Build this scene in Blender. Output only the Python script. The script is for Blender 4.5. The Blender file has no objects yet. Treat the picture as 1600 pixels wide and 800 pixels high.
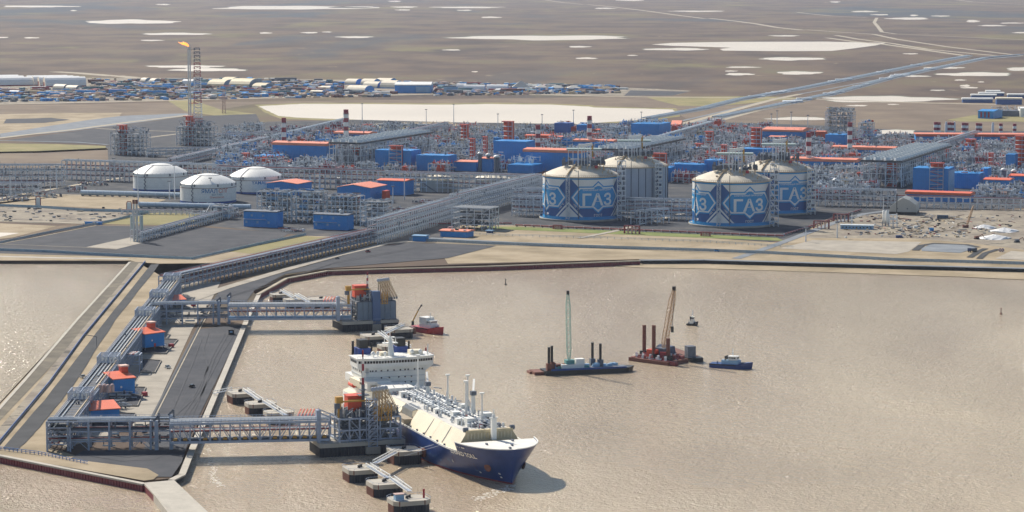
import bpy, bmesh, math, random
from mathutils import Vector, Matrix
R = random.Random(7)
sc = bpy.context.scene
C = sc.collection
PI = math.pi

# ------------------------------------------------------------------ camera
H, FPX, YH = 276.0, 4100.0, -55.0           # camera height (m), focal length in photo pixels, horizon row
pitch = math.atan((400 - YH) / FPX)
cp, sp = math.cos(pitch), math.sin(pitch)
cam = bpy.data.cameras.new('camera'); camo = bpy.data.objects.new('camera', cam); C.objects.link(camo)
camo.location = (0, 0, H); camo.rotation_euler = (PI / 2 - pitch, 0, 0)
cam.sensor_width = 36; cam.lens = 36 * FPX / 1600
cam.clip_start = 1; cam.clip_end = 200000
sc.camera = camo
sc.render.resolution_x = 1024; sc.render.resolution_y = 512

# ------------------------------------------------------------------ sky, sun, exposure
SUN_EL, SUN_AZ = math.radians(39), math.radians(-37)     # azimuth from +Y, negative = to the left
w = bpy.data.worlds.new('World'); sc.world = w; w.use_nodes = True
nt = w.node_tree; bg = nt.nodes['Background']
sky = nt.nodes.new('ShaderNodeTexSky'); sky.sky_type = 'NISHITA'; sky.sun_disc = False
sky.sun_elevation = SUN_EL; sky.sun_rotation = SUN_AZ; sky.air_density = 1.0; sky.dust_density = 0.6; sky.altitude = 100
nt.links.new(sky.outputs[0], bg.inputs[0]); bg.inputs[1].default_value = 0.082
sd = bpy.data.lights.new('sun', 'SUN'); sd.energy = 5.0; sd.angle = math.radians(0.6); sd.color = (1.0, 0.91, 0.78)
so = bpy.data.objects.new('sun', sd); C.objects.link(so)
dirv = Vector((math.sin(SUN_AZ) * math.cos(SUN_EL), math.cos(SUN_AZ) * math.cos(SUN_EL), math.sin(SUN_EL)))
so.rotation_euler = dirv.to_track_quat('Z', 'Y').to_euler(); so.location = (-800, 2000, 900)
sc.view_settings.view_transform = 'Standard'; sc.view_settings.look = 'None'
sc.view_settings.exposure = 0.42; sc.view_settings.gamma = 1

# ------------------------------------------------------------------ haze
def lin(h):
    v = [int(h[i:i + 2], 16) / 255 for i in (0, 2, 4)]
    return tuple((c / 12.92 if c <= .04045 else ((c + .055) / 1.055) ** 2.4) for c in v) + (1,)
hm = bpy.data.materials.new('haze'); hm.use_nodes = True
for n in list(hm.node_tree.nodes): hm.node_tree.nodes.remove(n)
ho = hm.node_tree.nodes.new('ShaderNodeOutputMaterial'); hv = hm.node_tree.nodes.new('ShaderNodeVolumePrincipled')
hv.inputs['Density'].default_value = 1.7e-5; hv.inputs['Color'].default_value = (0.74, 0.82, 1.0, 1); hv.inputs['Anisotropy'].default_value = 0.1
hm.node_tree.links.new(hv.outputs[0], ho.inputs['Volume'])

# ------------------------------------------------------------------ helpers
LZ = 3.0
def G(u, v, z=LZ):
    a = (u - 800) / FPX; b = (400 - v) / FPX
    t = (z - H) / (-sp + b * cp)
    return Vector((a * t, (cp + b * sp) * t, z))
def S(v, z=LZ):                       # photo pixels per metre at a ground row
    return FPX / (G(800, v, z).y * cp + (H - z) * sp)
_m = {}
def mat(name, hexcol=None, rough=.6, metal=0, var=.12, scale=.15, emit=None, spec=None):
    if name in _m: return _m[name]
    m = bpy.data.materials.new(name); m.use_nodes = True; t = m.node_tree; b = t.nodes['Principled BSDF']
    c = lin(hexcol)
    b.inputs['Roughness'].default_value = rough; b.inputs['Metallic'].default_value = metal
    if spec is not None: b.inputs['Specular IOR Level'].default_value = spec
    if var:
        tc = t.nodes.new('ShaderNodeTexCoord'); no = t.nodes.new('ShaderNodeTexNoise'); no.inputs['Scale'].default_value = scale
        no.inputs['Detail'].default_value = 6; no.inputs['Roughness'].default_value = .65
        mp = t.nodes.new('ShaderNodeMapRange'); mp.inputs[1].default_value = .3; mp.inputs[2].default_value = .7
        mp.inputs[3].default_value = 1 - var; mp.inputs[4].default_value = 1 + var
        mx = t.nodes.new('ShaderNodeMix'); mx.data_type = 'RGBA'; mx.blend_type = 'MULTIPLY'; mx.inputs[0].default_value = 1
        cb = t.nodes.new('ShaderNodeCombineColor')
        t.links.new(tc.outputs['Object'], no.inputs['Vector']); t.links.new(no.outputs[0], mp.inputs[0])
        for i in range(3): t.links.new(mp.outputs[0], cb.inputs[i])
        mx.inputs[6].default_value = c; t.links.new(cb.outputs[0], mx.inputs[7]); t.links.new(mx.outputs[2], b.inputs['Base Color'])
    else: b.inputs['Base Color'].default_value = c
    if emit:
        b.inputs['Emission Color'].default_value = lin(emit[0]); b.inputs['Emission Strength'].default_value = emit[1]
    _m[name] = m
    return m
STEEL = mat('galvanised_steel', 'CDD3D9', .5, .1, .18, .3)
STEELD = mat('dark_steel', '5C6470', .6, .1, .25, .3)
DECK = mat('grating', '5E656D', .7, 0, .25, .3)
PIPE = mat('pipe_cladding', 'BEC2C4', .35, .35, .15, .2)
PIPER = mat('red_oxide_pipe', '8E4A48', .6, 0, .2, .2)
PIPED = mat('grey_pipe', '7E8792', .5, .2, .2, .3)
WHITE = mat('white_paint', 'E3E3DE', .45, 0, .06, .2)
CREAM = mat('cream_paint', 'E0D6BE', .5, 0, .06, .1)
BLUE = mat('blue_cladding', '0A84CC', .45, 0, .10, .12)
BLUEL = mat('pale_blue_cladding', '7FA6C6', .45, 0, .1, .12)
NAVY = mat('navy_hull_paint', '0C3572', .35, 0, .22, .09)
ORANGE = mat('orange_paint', 'CC4A28', .5, 0, .12, .3)
ROOFO = mat('orange_roof_sheet', 'D9663F', .5, 0, .10, .2)
ROOFP = mat('faded_orange_roof', 'DE8568', .55, 0, .10, .2)
RED = mat('red_paint', '8C2233', .5, 0, .1, .2)
DRED = mat('sheet_pile_red', '7A3038', .6, 0, .22, .5)
RUST = mat('rusty_steel', '6E4438', .8, 0, .3, .5)
BLACK = mat('black_paint', '15181C', .5, 0, .2, .5)
DKBLUE = mat('shaded_piles', '101B2A', .6, 0, .3, .5)  # dark blue carries the shade on the near pile faces
CONC = mat('concrete', 'A9A499', .85, 0, .14, .12)
CONCD = mat('stained_concrete', '8C877E', .85, 0, .2, .15)
YEL = mat('yellow_paint', 'B88A35', .5, 0, .15, .4)
TAN = mat('beige_paint', 'BDA98A', .55, 0, .15, .4)
PINK = mat('pinkish_metal', 'BFA39A', .5, .2, .15, .3)
GLASS = mat('dark_glass', '161C26', .12, 0, 0)
TEAL = mat('teal_paint', '4F8C8C', .5, 0, .15, .5)
TENT = mat('tent_fabric', 'DCDDDC', .5, 0, .05, .1)
TENTC = mat('cream_fabric', 'DDD2BC', .6, 0, .06, .1)
GREYT = mat('grey_fabric', 'AEAEA8', .6, 0, .06, .1)
GAZB = mat('wall_dark_blue', '055596', .45, 0, .05, .05)
GAZM = mat('wall_mid_blue', '0C8ECB', .45, 0, .05, .05)
GAZW = mat('wall_white', 'DFE0DE', .45, 0, .05, .05)
DOMEM = mat('dome_concrete', 'C6BEAC', .7, 0, .15, .08)

class MB:
    def __init__(s): s.v = []; s.f = []
    def box(s, x, y, z, sx, sy, sz, rz=0):          # centre x,y ; z = bottom
        hx, hy = sx / 2, sy / 2; n = len(s.v)
        if rz:
            c, q = math.cos(rz), math.sin(rz)
            P = [(x + a * c - b * q, y + a * q + b * c) for a, b in ((-hx, -hy), (hx, -hy), (hx, hy), (-hx, hy))]
        else: P = [(x - hx, y - hy), (x + hx, y - hy), (x + hx, y + hy), (x - hx, y + hy)]
        s.v += [(a, b, z) for a, b in P] + [(a, b, z + sz) for a, b in P]
        s.f += [(n, n + 3, n + 2, n + 1), (n + 4, n + 5, n + 6, n + 7), (n, n + 1, n + 5, n + 4), (n + 1, n + 2, n + 6, n + 5), (n + 2, n + 3, n + 7, n + 6), (n + 3, n, n + 4, n + 7)]
        return s
    def beam(s, p, q, t, t2=None):
        p = Vector(p); q = Vector(q); d = q - p
        if d.length < 1e-6: return s
        d.normalize(); up = Vector((0, 0, 1)) if abs(d.z) < .95 else Vector((0, 1, 0))
        a = d.cross(up).normalized() * (t / 2); b = d.cross(a).normalized() * ((t2 or t) / 2); n = len(s.v)
        for o in (p, q): s.v += [tuple(o + a + b), tuple(o - a + b), tuple(o - a - b), tuple(o + a - b)]
        s.f += [(n, n + 1, n + 5, n + 4), (n + 1, n + 2, n + 6, n + 5), (n + 2, n + 3, n + 7, n + 6), (n + 3, n, n + 4, n + 7), (n + 3, n + 2, n + 1, n), (n + 4, n + 5, n + 6, n + 7)]
        return s
    def tube(s, p, q, r, k=6, r2=None, cap=True):
        p = Vector(p); q = Vector(q); d = q - p
        if d.length < 1e-6: return s
        d.normalize(); up = Vector((0, 0, 1)) if abs(d.z) < .95 else Vector((0, 1, 0))
        a = d.cross(up).normalized(); b = a.cross(d).normalized(); n = len(s.v); r2 = r if r2 is None else r2
        for o, rr in ((p, r), (q, r2)):
            for i in range(k):
                t = 2 * PI * i / k; s.v.append(tuple(o + a * (rr * math.cos(t)) + b * (rr * math.sin(t))))
        for i in range(k): j = (i + 1) % k; s.f.append((n + i, n + j, n + k + j, n + k + i))
        if cap: s.f.append(tuple(n + k + i for i in range(k))); s.f.append(tuple(n + i for i in reversed(range(k))))
        return s
    def lathe(s, prof, k=48, cx=0, cy=0):             # prof: (r,z)
        n = len(s.v)
        for r, z in prof:
            for i in range(k):
                t = 2 * PI * i / k; s.v.append((cx + r * math.cos(t), cy + r * math.sin(t), z))
        for j in range(len(prof) - 1):
            for i in range(k):
                i2 = (i + 1) % k; a = n + j * k
                s.f.append((a + i, a + i2, a + k + i2, a + k + i))
        s.f.append(tuple(n + (len(prof) - 1) * k + i for i in range(k)))
        return s
    def prism(s, pts, z0, z1):
        A = sum(pts[i][0] * pts[(i + 1) % len(pts)][1] - pts[(i + 1) % len(pts)][0] * pts[i][1] for i in range(len(pts)))
        if A < 0: pts = pts[::-1]
        n = len(s.v); k = len(pts)
        s.v += [(x, y, z0) for x, y in pts] + [(x, y, z1) for x, y in pts]
        s.f.append(tuple(n + k + i for i in range(k))); s.f.append(tuple(n + i for i in reversed(range(k))))
        for i in range(k): j = (i + 1) % k; s.f.append((n + i, n + j, n + k + j, n + k + i))
        return s
    def poly(s, pts):
        n = len(s.v); s.v += [tuple(p) for p in pts]; s.f.append(tuple(range(n, n + len(pts)))); return s
    def extrude_x(s, prof, x0, x1):                  # prof in (y,z), swept along x
        n = len(s.v); k = len(prof)
        s.v += [(x0, y, z) for y, z in prof] + [(x1, y, z) for y, z in prof]
        s.f.append(tuple(n + i for i in range(k))); s.f.append(tuple(n + k + i for i in reversed(range(k))))
        for i in range(k): j = (i + 1) % k; s.f.append((n + j, n + i, n + k + i, n + k + j))
        return s
    def mesh(s, name, m, smooth=False):
        me = bpy.data.meshes.new(name); me.from_pydata(s.v, [], s.f)
        if smooth: me.polygons.foreach_set('use_smooth', [True] * len(me.polygons))
        me.materials.append(m); me.update(); return me
    def build(s, name, m, parent=None, smooth=False, kind=None):
        if not s.f: return None
        o = bpy.data.objects.new(name, s.mesh(name, m, smooth)); C.objects.link(o)
        if parent is not None: o.parent = parent
        if kind: o['kind'] = kind
        return o
def inst(name, me, parent, loc=(0, 0, 0), rz=0, scale=None):
    o = bpy.data.objects.new(name, me); C.objects.link(o); o.parent = parent; o.location = loc; o.rotation_euler = (0, 0, rz)
    if scale: o.scale = scale
    return o
LAB = []
def tag(o, label, cat, group=None, u=None):
    o['label'] = label; o['category'] = cat
    if group: o['group'] = group
    LAB.append(o); return o
def thing(name, label, cat, loc=(0, 0, 0), rz=0, group=None):
    o = bpy.data.objects.new(name, None); C.objects.link(o); o.empty_display_size = 1
    o.location = loc; o.rotation_euler = (0, 0, rz)
    return tag(o, label, cat, group)
def frame(u0, v0, u1, v1, z=LZ):                      # ground frame from two picture points: origin, angle, length
    a, b = G(u0, v0, z), G(u1, v1, z); d = b - a
    return a, math.atan2(d.y, d.x), d.length
def copy_tree(root, loc, rz, label, group=None):
    r = root.copy(); C.objects.link(r); r.location = loc; r.rotation_euler = (0, 0, rz); r['label'] = label; LAB.append(r)
    if group: r['group'] = group
    for ch in list(root.children):
        c = ch.copy(); C.objects.link(c); c.parent = r
        for g in list(ch.children):
            d = g.copy(); C.objects.link(d); d.parent = c
    return r
def text_bm(s, size, offset=0.0, align='CENTER'):
    cu = bpy.data.curves.new('t', 'FONT'); cu.body = s; cu.size = size; cu.offset = offset; cu.align_x = align; cu.align_y = 'CENTER'; cu.resolution_u = 3
    o = bpy.data.objects.new('t', cu); C.objects.link(o); dg = bpy.context.evaluated_depsgraph_get(); dg.update()
    me = bpy.data.meshes.new_from_object(o.evaluated_get(dg))
    bm = bmesh.new(); bm.from_mesh(me); bpy.data.objects.remove(o); bpy.data.curves.remove(cu); bpy.data.meshes.remove(me)
    return bm
def fit(bm, w, h, cx=0, cz=0):
    x0 = min(v.co.x for v in bm.verts); x1 = max(v.co.x for v in bm.verts); y0 = min(v.co.y for v in bm.verts); y1 = max(v.co.y for v in bm.verts)
    for v in bm.verts: v.co.x = (v.co.x - (x0 + x1) / 2) * w / (x1 - x0) + cx; v.co.y = (v.co.y - (y0 + y1) / 2) * h / (y1 - y0) + cz
def bm_split(bm, L):
    bmesh.ops.triangulate(bm, faces=bm.faces[:])
    for _ in range(8):
        es = [e for e in bm.edges if e.calc_length() > L]
        if not es: break
        bmesh.ops.subdivide_edges(bm, edges=es, cuts=1); bmesh.ops.triangulate(bm, faces=bm.faces[:])
def bm_obj(bm, name, m, parent, fn):
    for v in bm.verts: v.co = fn(v.co.x, v.co.y)
    me = bpy.data.meshes.new(name); bm.to_mesh(me); bm.free(); me.materials.append(m)
    o = bpy.data.objects.new(name, me); C.objects.link(o); o.parent = parent; return o

# ------------------------------------------------------------------ ground materials
def noise_mat(name, cols, scale, stretch=(1, 1, 1), rough=.9, detail=8, extra=None, bump=0, dist=0.0):
    m = bpy.data.materials.new(name); m.use_nodes = True; t = m.node_tree; b = t.nodes['Principled BSDF']; b.inputs['Roughness'].default_value = rough
    b.inputs['Specular IOR Level'].default_value = .15
    g = t.nodes.new('ShaderNodeNewGeometry'); mp = t.nodes.new('ShaderNodeMapping'); mp.inputs['Scale'].default_value = stretch
    t.links.new(g.outputs['Position'], mp.inputs[0])
    no = t.nodes.new('ShaderNodeTexNoise'); no.inputs['Scale'].default_value = scale; no.inputs['Detail'].default_value = detail; no.inputs['Roughness'].default_value = .62; no.inputs['Distortion'].default_value = dist
    t.links.new(mp.outputs[0], no.inputs['Vector'])
    cr = t.nodes.new('ShaderNodeValToRGB'); e = cr.color_ramp.elements
    while len(e) > 1: e.remove(e[-1])
    e[0].position = cols[0][0]; e[0].color = lin(cols[0][1])
    for p_, c_ in cols[1:]: q = e.new(p_); q.color = lin(c_)
    t.links.new(no.outputs[0], cr.inputs[0]); out = cr.outputs[0]
    for (sc2, st2, lo, hi, col) in (extra or []):
        m2 = t.nodes.new('ShaderNodeMapping'); m2.inputs['Scale'].default_value = st2; t.links.new(g.outputs['Position'], m2.inputs[0])
        n2 = t.nodes.new('ShaderNodeTexNoise'); n2.inputs['Scale'].default_value = sc2; n2.inputs['Detail'].default_value = 7; n2.inputs['Roughness'].default_value = .6; n2.inputs['Distortion'].default_value = .6
        t.links.new(m2.outputs[0], n2.inputs['Vector'])
        r2 = t.nodes.new('ShaderNodeMapRange'); r2.inputs[1].default_value = lo; r2.inputs[2].default_value = hi; t.links.new(n2.outputs[0], r2.inputs[0])
        mx = t.nodes.new('ShaderNodeMix'); mx.data_type = 'RGBA'; t.links.new(r2.outputs[0], mx.inputs[0]); t.links.new(out, mx.inputs[6]); mx.inputs[7].default_value = lin(col)
        out = mx.outputs[2]
    t.links.new(out, b.inputs['Base Color'])
    if bump:
        bp = t.nodes.new('ShaderNodeBump'); bp.inputs['Distance'].default_value = bump; bp.inputs['Strength'].default_value = 1
        t.links.new(no.outputs[0], bp.inputs['Height']); t.links.new(bp.outputs[0], b.inputs['Normal'])
    return m
TUNDRA = noise_mat('tundra', [(.34, '423A35'), (.46, '564940'), (.56, '665748'), (.68, '666048')], .0035, (1, .6, 1), detail=10,
    extra=[(.0006, (1, .35, 1), .54, .62, '3F464C'), (.0016, (1, .5, 1), .56, .68, '706A48'), (.012, (1, .4, 1), .66, .74, '8A7C66')])
SAND = noise_mat('sand', [(.3, '80745F'), (.45, '93866F'), (.55, '9F917A'), (.7, 'AA9D87')], .02, extra=[(.05, (1, 1, 1), .6, .75, '857560')])
SANDD = noise_mat('disturbed_ground', [(.3, '6E665C'), (.45, '857D72'), (.6, '989080'), (.75, 'A89F8E')], .03, detail=10, extra=[(.06, (1, 1, 1), .56, .66, '57544E')])
GRAV = noise_mat('dark_gravel', [(.3, '3C3F46'), (.5, '45484E'), (.7, '505156')], .05, extra=[(.008, (1, 1, 1), .55, .75, '56575A')])
YARD = noise_mat('plant_yard_ground', [(.3, '32383F'), (.5, '43474D'), (.68, '625F5C')], .03, detail=10)
ROADL = noise_mat('pale_road', [(.3, '9A9282'), (.7, 'B3AA98')], .05)
ROADB = noise_mat('grey_road', [(.3, '6E757D'), (.7, '878D93')], .05)
APRON = noise_mat('concrete_apron', [(.3, '928C82'), (.5, 'A19B90'), (.7, 'ADA69A')], .06, extra=[(.02, (1, 1, 1), .6, .75, '837D74')])
GRASS = noise_mat('grass_strip', [(.3, '5E6B3A'), (.55, '75804A'), (.7, '8D875C')], .05)
OLIVE = noise_mat('moss_ground', [(.3, '74704A'), (.5, '87815A'), (.7, '978A64')], .02)
BROWN = noise_mat('brown_heath', [(.3, '65594C'), (.5, '74675A'), (.7, '827562')], .01, detail=10)
LAKE = mat('lake_surface', 'C9C0B1', .5, 0, .07, .004)
SHORE = mat('lake_shore', '6E7062', .9, 0, .1, .02)
ASPH = noise_mat('asphalt', [(.3, '3A3D41'), (.7, '4B4D50')], .05)

def water_mat():
    m = bpy.data.materials.new('water'); m.use_nodes = True; t = m.node_tree; b = t.nodes['Principled BSDF']
    b.inputs['Roughness'].default_value = .1; b.inputs['IOR'].default_value = 1.33
    g = t.nodes.new('ShaderNodeNewGeometry')
    def noise(scale, st, det, rough=.6, rot=0):
        mp = t.nodes.new('ShaderNodeMapping'); mp.inputs['Scale'].default_value = st; mp.inputs['Rotation'].default_value = (0, 0, rot); t.links.new(g.outputs['Position'], mp.inputs[0])
        n = t.nodes.new('ShaderNodeTexNoise'); n.inputs['Scale'].default_value = scale; n.inputs['Detail'].default_value = det; n.inputs['Roughness'].default_value = rough; n.inputs['Distortion'].default_value = .4
        t.links.new(mp.outputs[0], n.inputs['Vector']); return n.outputs[0]
    big = noise(.0045, (1, .35, 1), 5, .6, .25); rip = noise(.16, (1, .75, 1), 6, .68, .5); rip2 = noise(.55, (1, .8, 1), 3, .6, -.4)
    cr = t.nodes.new('ShaderNodeValToRGB'); cr.color_ramp.elements[0].position = .3; cr.color_ramp.elements[0].color = lin('A3917A')
    cr.color_ramp.elements[1].position = .7; cr.color_ramp.elements[1].color = lin('CCBBA0'); t.links.new(big, cr.inputs[0])
    t.links.new(cr.outputs[0], b.inputs['Base Color'])
    ad = t.nodes.new('ShaderNodeMath'); ad.operation = 'MULTIPLY_ADD'; ad.inputs[1].default_value = .7; t.links.new(rip2, ad.inputs[0]); t.links.new(rip, ad.inputs[2])
    bp = t.nodes.new('ShaderNodeBump'); bp.inputs['Strength'].default_value = 1; bp.inputs['Distance'].default_value = 2.0
    pt = noise(.0022, (1, .22, 1), 6, .62, .35); mr = t.nodes.new('ShaderNodeMapRange'); mr.inputs[1].default_value = .36; mr.inputs[2].default_value = .64; mr.inputs[3].default_value = .8; mr.inputs[4].default_value = 2.9
    t.links.new(pt, mr.inputs[0]); t.links.new(mr.outputs[0], bp.inputs['Distance'])
    t.links.new(ad.outputs[0], bp.inputs['Height']); t.links.new(bp.outputs[0], b.inputs['Normal'])
    return m
WATER = water_mat()

# ------------------------------------------------------------------ setting
def sheet(name, pts, z, m, px=True):
    P = [G(u, v, z) for u, v in pts] if px else [Vector((x, y, z)) for x, y in pts]
    A = sum(P[i].x * P[(i + 1) % len(P)].y - P[(i + 1) % len(P)].x * P[i].y for i in range(len(P)))
    if A < 0: P = P[::-1]
    mb = MB(); mb.poly(P); o = mb.build(name, m); o['kind'] = 'structure'; return o
def strip(name, pts, wm, z, m):                      # a ribbon of wm metres along picture points
    P = [G(u, v, z) for u, v in pts]; mb = MB(); n = len(P)
    for i, p in enumerate(P):
        d = (P[min(i + 1, n - 1)] - P[max(i - 1, 0)]); d.z = 0; d.normalize(); q = Vector((-d.y, d.x, 0)) * (wm / 2)
        mb.v += [tuple(p + q), tuple(p - q)]
    for i in range(n - 1): mb.f.append((2 * i + 1, 2 * i + 3, 2 * i + 2, 2 * i))
    o = mb.build(name, m); o['kind'] = 'structure'; return o

sheet('water', [(-9000, 100), (9000, 100), (9000, 6500), (-9000, 6500)], 0, WATER, False)
def gp(*a): return [tuple(G(u, v, LZ).xy) for u, v in a]
land = [(-35000, 90000), (-35000, G(-700, 407).y)] + gp((-60, 407), (205, 407), (120, 500), (36, 597), (-75, 722), (-62, 696), (0, 712), (225, 752), (268, 747), (292, 700), (381, 505), (400, 462), (396, 455), (445, 430), (510, 420), (760, 412), (1000, 405), (1100, 406), (1600, 420), (2300, 442)) + [(35000, 1700), (35000, 90000)]
mb = MB(); mb.prism(land, -2, LZ); o = mb.build('tundra', TUNDRA); o['kind'] = 'structure'

Z1, Z2, Z3, Z4 = LZ + .12, LZ + .24, LZ + .36, LZ + .48
# far lakes
lakes = [(60, 10, 60, 1.3), (205, 34, 72, 3.2), (275, 53, 53, 1.6), (237, 63, 18, .9), (-5, 58.5, 18, 1), (49, 59, 12, .9), (290, 104, 58, 1.9), (325, 109, 58, 2.4), (455, 12, 118, 2.8), (555, 11.3, 40, 1.2), (255, 7, 11, .9), (115, 16.5, 5, .8),
 (617, 2, 10, .9), (632, 11, 20, 1.1), (630, 15.5, 12, .9), (730, 11.5, 55, 1.2), (726, 16, 12, .8), (767, 27, 16, 1), (415, 51.5, 10, 1), (484, 51, 13, 1), (511, 50, 8, .7), (555, 58, 27, 1.3), (706, 78, 14, .9), (742, 112, 5, .8),
 (850, 59, 133, 3.4), (905, 73, 17, 1.2), (916, 91, 17, 1.2), (988, 86.5, 8, .7), (945, 13, 16, .9), (985, .5, 22, .9), (1090, 17.5, 42, 1), (1057, 77, 50, 1.7), (1237, 92, 50, 2.3), (1160, 105, 25, 1), (1142, 111, 10, .8), (1155, 116, 22, 1.7), (1248, 114, 34, 2.4), (1226, 56, 22, .9),
 (1423, 84, 12, .8), (1420, 29, 32, 1.7), (1428, 24, 6, 1.2), (1470, 25, 15, .8), (1520, 33, 10, 1.8), (1550, 40, 20, 1), (1582, 36, 20, .8), (1525, 116, 58, 2.8), (1600, 108, 28, 2.6), (1430, 119, 23, 1.1), (1475, 106, 30, 1.3), (1500, 125, 9, 1), (1508, 134, 8, 1.6), (1515, 137, 14, 1), (1465, 141, 12, .8), (1533, 128, 5, .8),
 (1380, 155, 98, 4.6), (1340, 165, 16, 1), (1395, 163, 9, .7), (1248, 185.5, 46, 2.4), (1395, 206, 38, 3.2), (1305, 3, 8, 1), (1350, 18, 20, 1), (1375, 23, 14, .8), (1595, 51, 12, 1)]
for (cx, cy, a, b) in lakes:
    pts = []; n = 40
    k1, k2, k3 = R.uniform(0, 6), R.uniform(0, 6), R.uniform(0, 6)
    for i in range(n):
        t = 2 * PI * i / n; rr = 1 + .10 * math.sin(3 * t + k1) + .08 * math.sin(5 * t + k2) + .06 * math.sin(9 * t + k3)
        pts.append((cx + a * rr * math.copysign(abs(math.cos(t)) ** 1.15, math.cos(t)), cy + b * rr * math.sin(t)))
    sheet('lake', pts, Z1, LAKE)
    if cy > 40 and a > 20:
        sheet('lake_shore', [(cx + (x - cx) * 1.05, cy + (y - cy) * 1.16 - .25) for x, y in pts], LZ + .05, SHORE)
sheet('lake', [(1018, 69.5), (1050, 67), (1100, 66), (1150, 65.3), (1290, 65), (1385, 67), (1368, 71), (1330, 76), (1300, 79.5), (1220, 80), (1130, 79), (1124, 76.5), (1142, 74.5), (1100, 73), (1050, 71.5)], Z1, LAKE)
def wob(pts, amp, n=6):
    out = []
    for i in range(len(pts)):
        a, b = pts[i], pts[(i + 1) % len(pts)]
        for k in range(n):
            t = k / n; out.append((a[0] + (b[0] - a[0]) * t + R.uniform(-1, 1) * amp * 2, a[1] + (b[1] - a[1]) * t + R.uniform(-1, 1) * amp * .35))
    return out
sheet('lake_shore', wob([(398, 164), (470, 160.5), (560, 160.5), (700, 161.5), (760, 160.3), (860, 161.8), (925, 164.3), (930, 166), (1000, 168), (1056, 169), (1062, 182), (1010, 189), (900, 196), (700, 194), (560, 190), (440, 186), (415, 176)], .8), LZ + .05, OLIVE)
sheet('lake', wob([(404, 166), (430, 164.5), (470, 162.3), (560, 162.5), (700, 163.5), (760, 162.5), (860, 163.5), (920, 166.3), (930, 168), (1000, 169.5), (1052, 171), (1056, 179), (1010, 187), (900, 194), (700, 191), (560, 187), (470, 184), (435, 181), (418, 173)], .5), Z1, LAKE)
# heath and settlement ground
sheet('heath_ground', [(-60, 165), (1060, 150), (1420, 158), (1700, 165), (1700, 215), (1100, 200), (1040, 168), (400, 162), (300, 178), (-60, 200)], LZ + .03, BROWN)
sheet('moss_ground', wob([(262, 157), (300, 156), (345, 171), (400, 178), (360, 184), (290, 174)], .5), LZ + .08, OLIVE)
sheet('moss_ground', wob([(1010, 152), (1180, 150), (1260, 153), (1120, 166), (1060, 165)], .5), LZ + .08, OLIVE)
sheet('settlement_yard', wob([(-60, 125), (60, 122), (200, 121.5), (400, 122.5), (560, 125), (660, 128), (800, 132), (940, 135.5), (1010, 138), (1080, 141.5), (1060, 148), (1000, 150), (700, 147), (500, 150.5), (300, 157), (0, 162.5), (-60, 164)], .4), LZ + .06, SANDD)
sheet('gravel_yard', [(985, 141), (1078, 143), (1050, 149.5), (975, 149.5)], Z1, GRAV)
strip('road', [(-60, 163.6), (0, 162.8), (120, 160.5), (300, 156), (430, 153), (560, 150), (700, 146.5), (800, 147), (950, 150.5), (1100, 152.3), (1250, 154), (1450, 161), (1700, 166)], 22, Z2, ROADL)
strip('track', [(85, 112), (120, 114), (175, 118.5), (182, 118.5), (212, 121.5)], 40, Z1, ROADL)
strip('track', [(1370, 28), (1366, 35), (1372, 42), (1378, 50), (1400, 53), (1600, 62)], 16, Z1, ROADL)
strip('track', [(1245, 19), (1260, 21), (1300, 25), (1355, 27.5)], 20, Z1, ROADL)
strip('track', [(1495, 0), (1520, 3), (1600, 7)], 25, Z1, ROADL)
strip('road', [(845, -1), (880, 4), (912, 7)], 28, Z1, ROADL)
strip('road', [(917, 7), (960, 11), (1010, 17), (1060, 24), (1101, 29)], 28, Z1, ROADL)
strip('road', [(1108, 28.5), (1150, 33), (1180, 37), (1215, 43), (1254, 47)], 28, Z1, ROADL)
strip('road', [(1260, 46.5), (1310, 50), (1365, 53.5), (1400, 61), (1480, 73), (1596, 87)], 20, Z2, ROADL)
strip('road', [(1306, 55), (1340, 61), (1395, 68), (1450, 77), (1556, 87)], 22, Z2, ROADL)
strip('road', [(1292, 59), (1335, 65), (1380, 69), (1430, 76), (1515, 88)], 24, Z2, ROADL)
# pipeline corridors
for pts, wm in (([(1598, 87), (1540, 92), (1400, 121), (1300, 148), (1200, 169), (1120, 185), (1080, 192)], 20), ([(1515, 88.5), (1455, 99), (1360, 118), (1250, 140), (1150, 158), (1095, 172), (1000, 188)], 18), ([(1555, 88), (1500, 97), (1410, 117), (1300, 138), (1220, 152), (1130, 174), (1060, 190)], 9)):
    strip('pipeline_embankment', pts, wm, Z2, ROADB)
strip('road', [(1250, 147), (1210, 155), (1180, 163), (1110, 182), (1060, 195)], 15, Z3, ROADL)
strip('road', [(1290, 150), (1240, 160), (1190, 171), (1130, 187)], 12, Z3, ROADL)
# left middle ground
sheet('sandy_ground', wob([(-60, 180), (60, 177), (190, 176), (185, 190), (120, 197), (60, 206), (-60, 214)], .6), Z1, SAND)
sheet('dark_ground_patch', wob([(10, 186), (80, 184), (110, 187), (70, 192), (5, 193)], .5), Z2, GRAV)
sheet('moss_ground', wob([(120, 190), (190, 181), (290, 177), (300, 180), (180, 196), (100, 206), (0, 215), (0, 209)], .5), Z2, ROADB)
sheet('gravel_yard', [(10, 219), (110, 206), (200, 194), (296, 182), (400, 178), (420, 215), (180, 226), (60, 222)], Z2, GRAV)
strip('road', [(-60, 222), (0, 215.5), (60, 208.5), (110, 203), (200, 191), (296, 179.5)], 14, Z3, ROADL)
strip('track', [(150, 200.5), (185, 202.5), (290, 206), (330, 205)], 7, Z3, ROADL)
strip('track', [(222, 216), (262, 211), (290, 208)], 9, Z3, ROADL)
sheet('moss_ground', wob([(-60, 226), (0, 224), (90, 225), (165, 228), (168, 234), (60, 239), (-60, 240)], .5), Z2, OLIVE)
sheet('heath_ground', [(-60, 238), (60, 236), (168, 231), (170, 262), (-60, 262)], Z2, BROWN)
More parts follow.
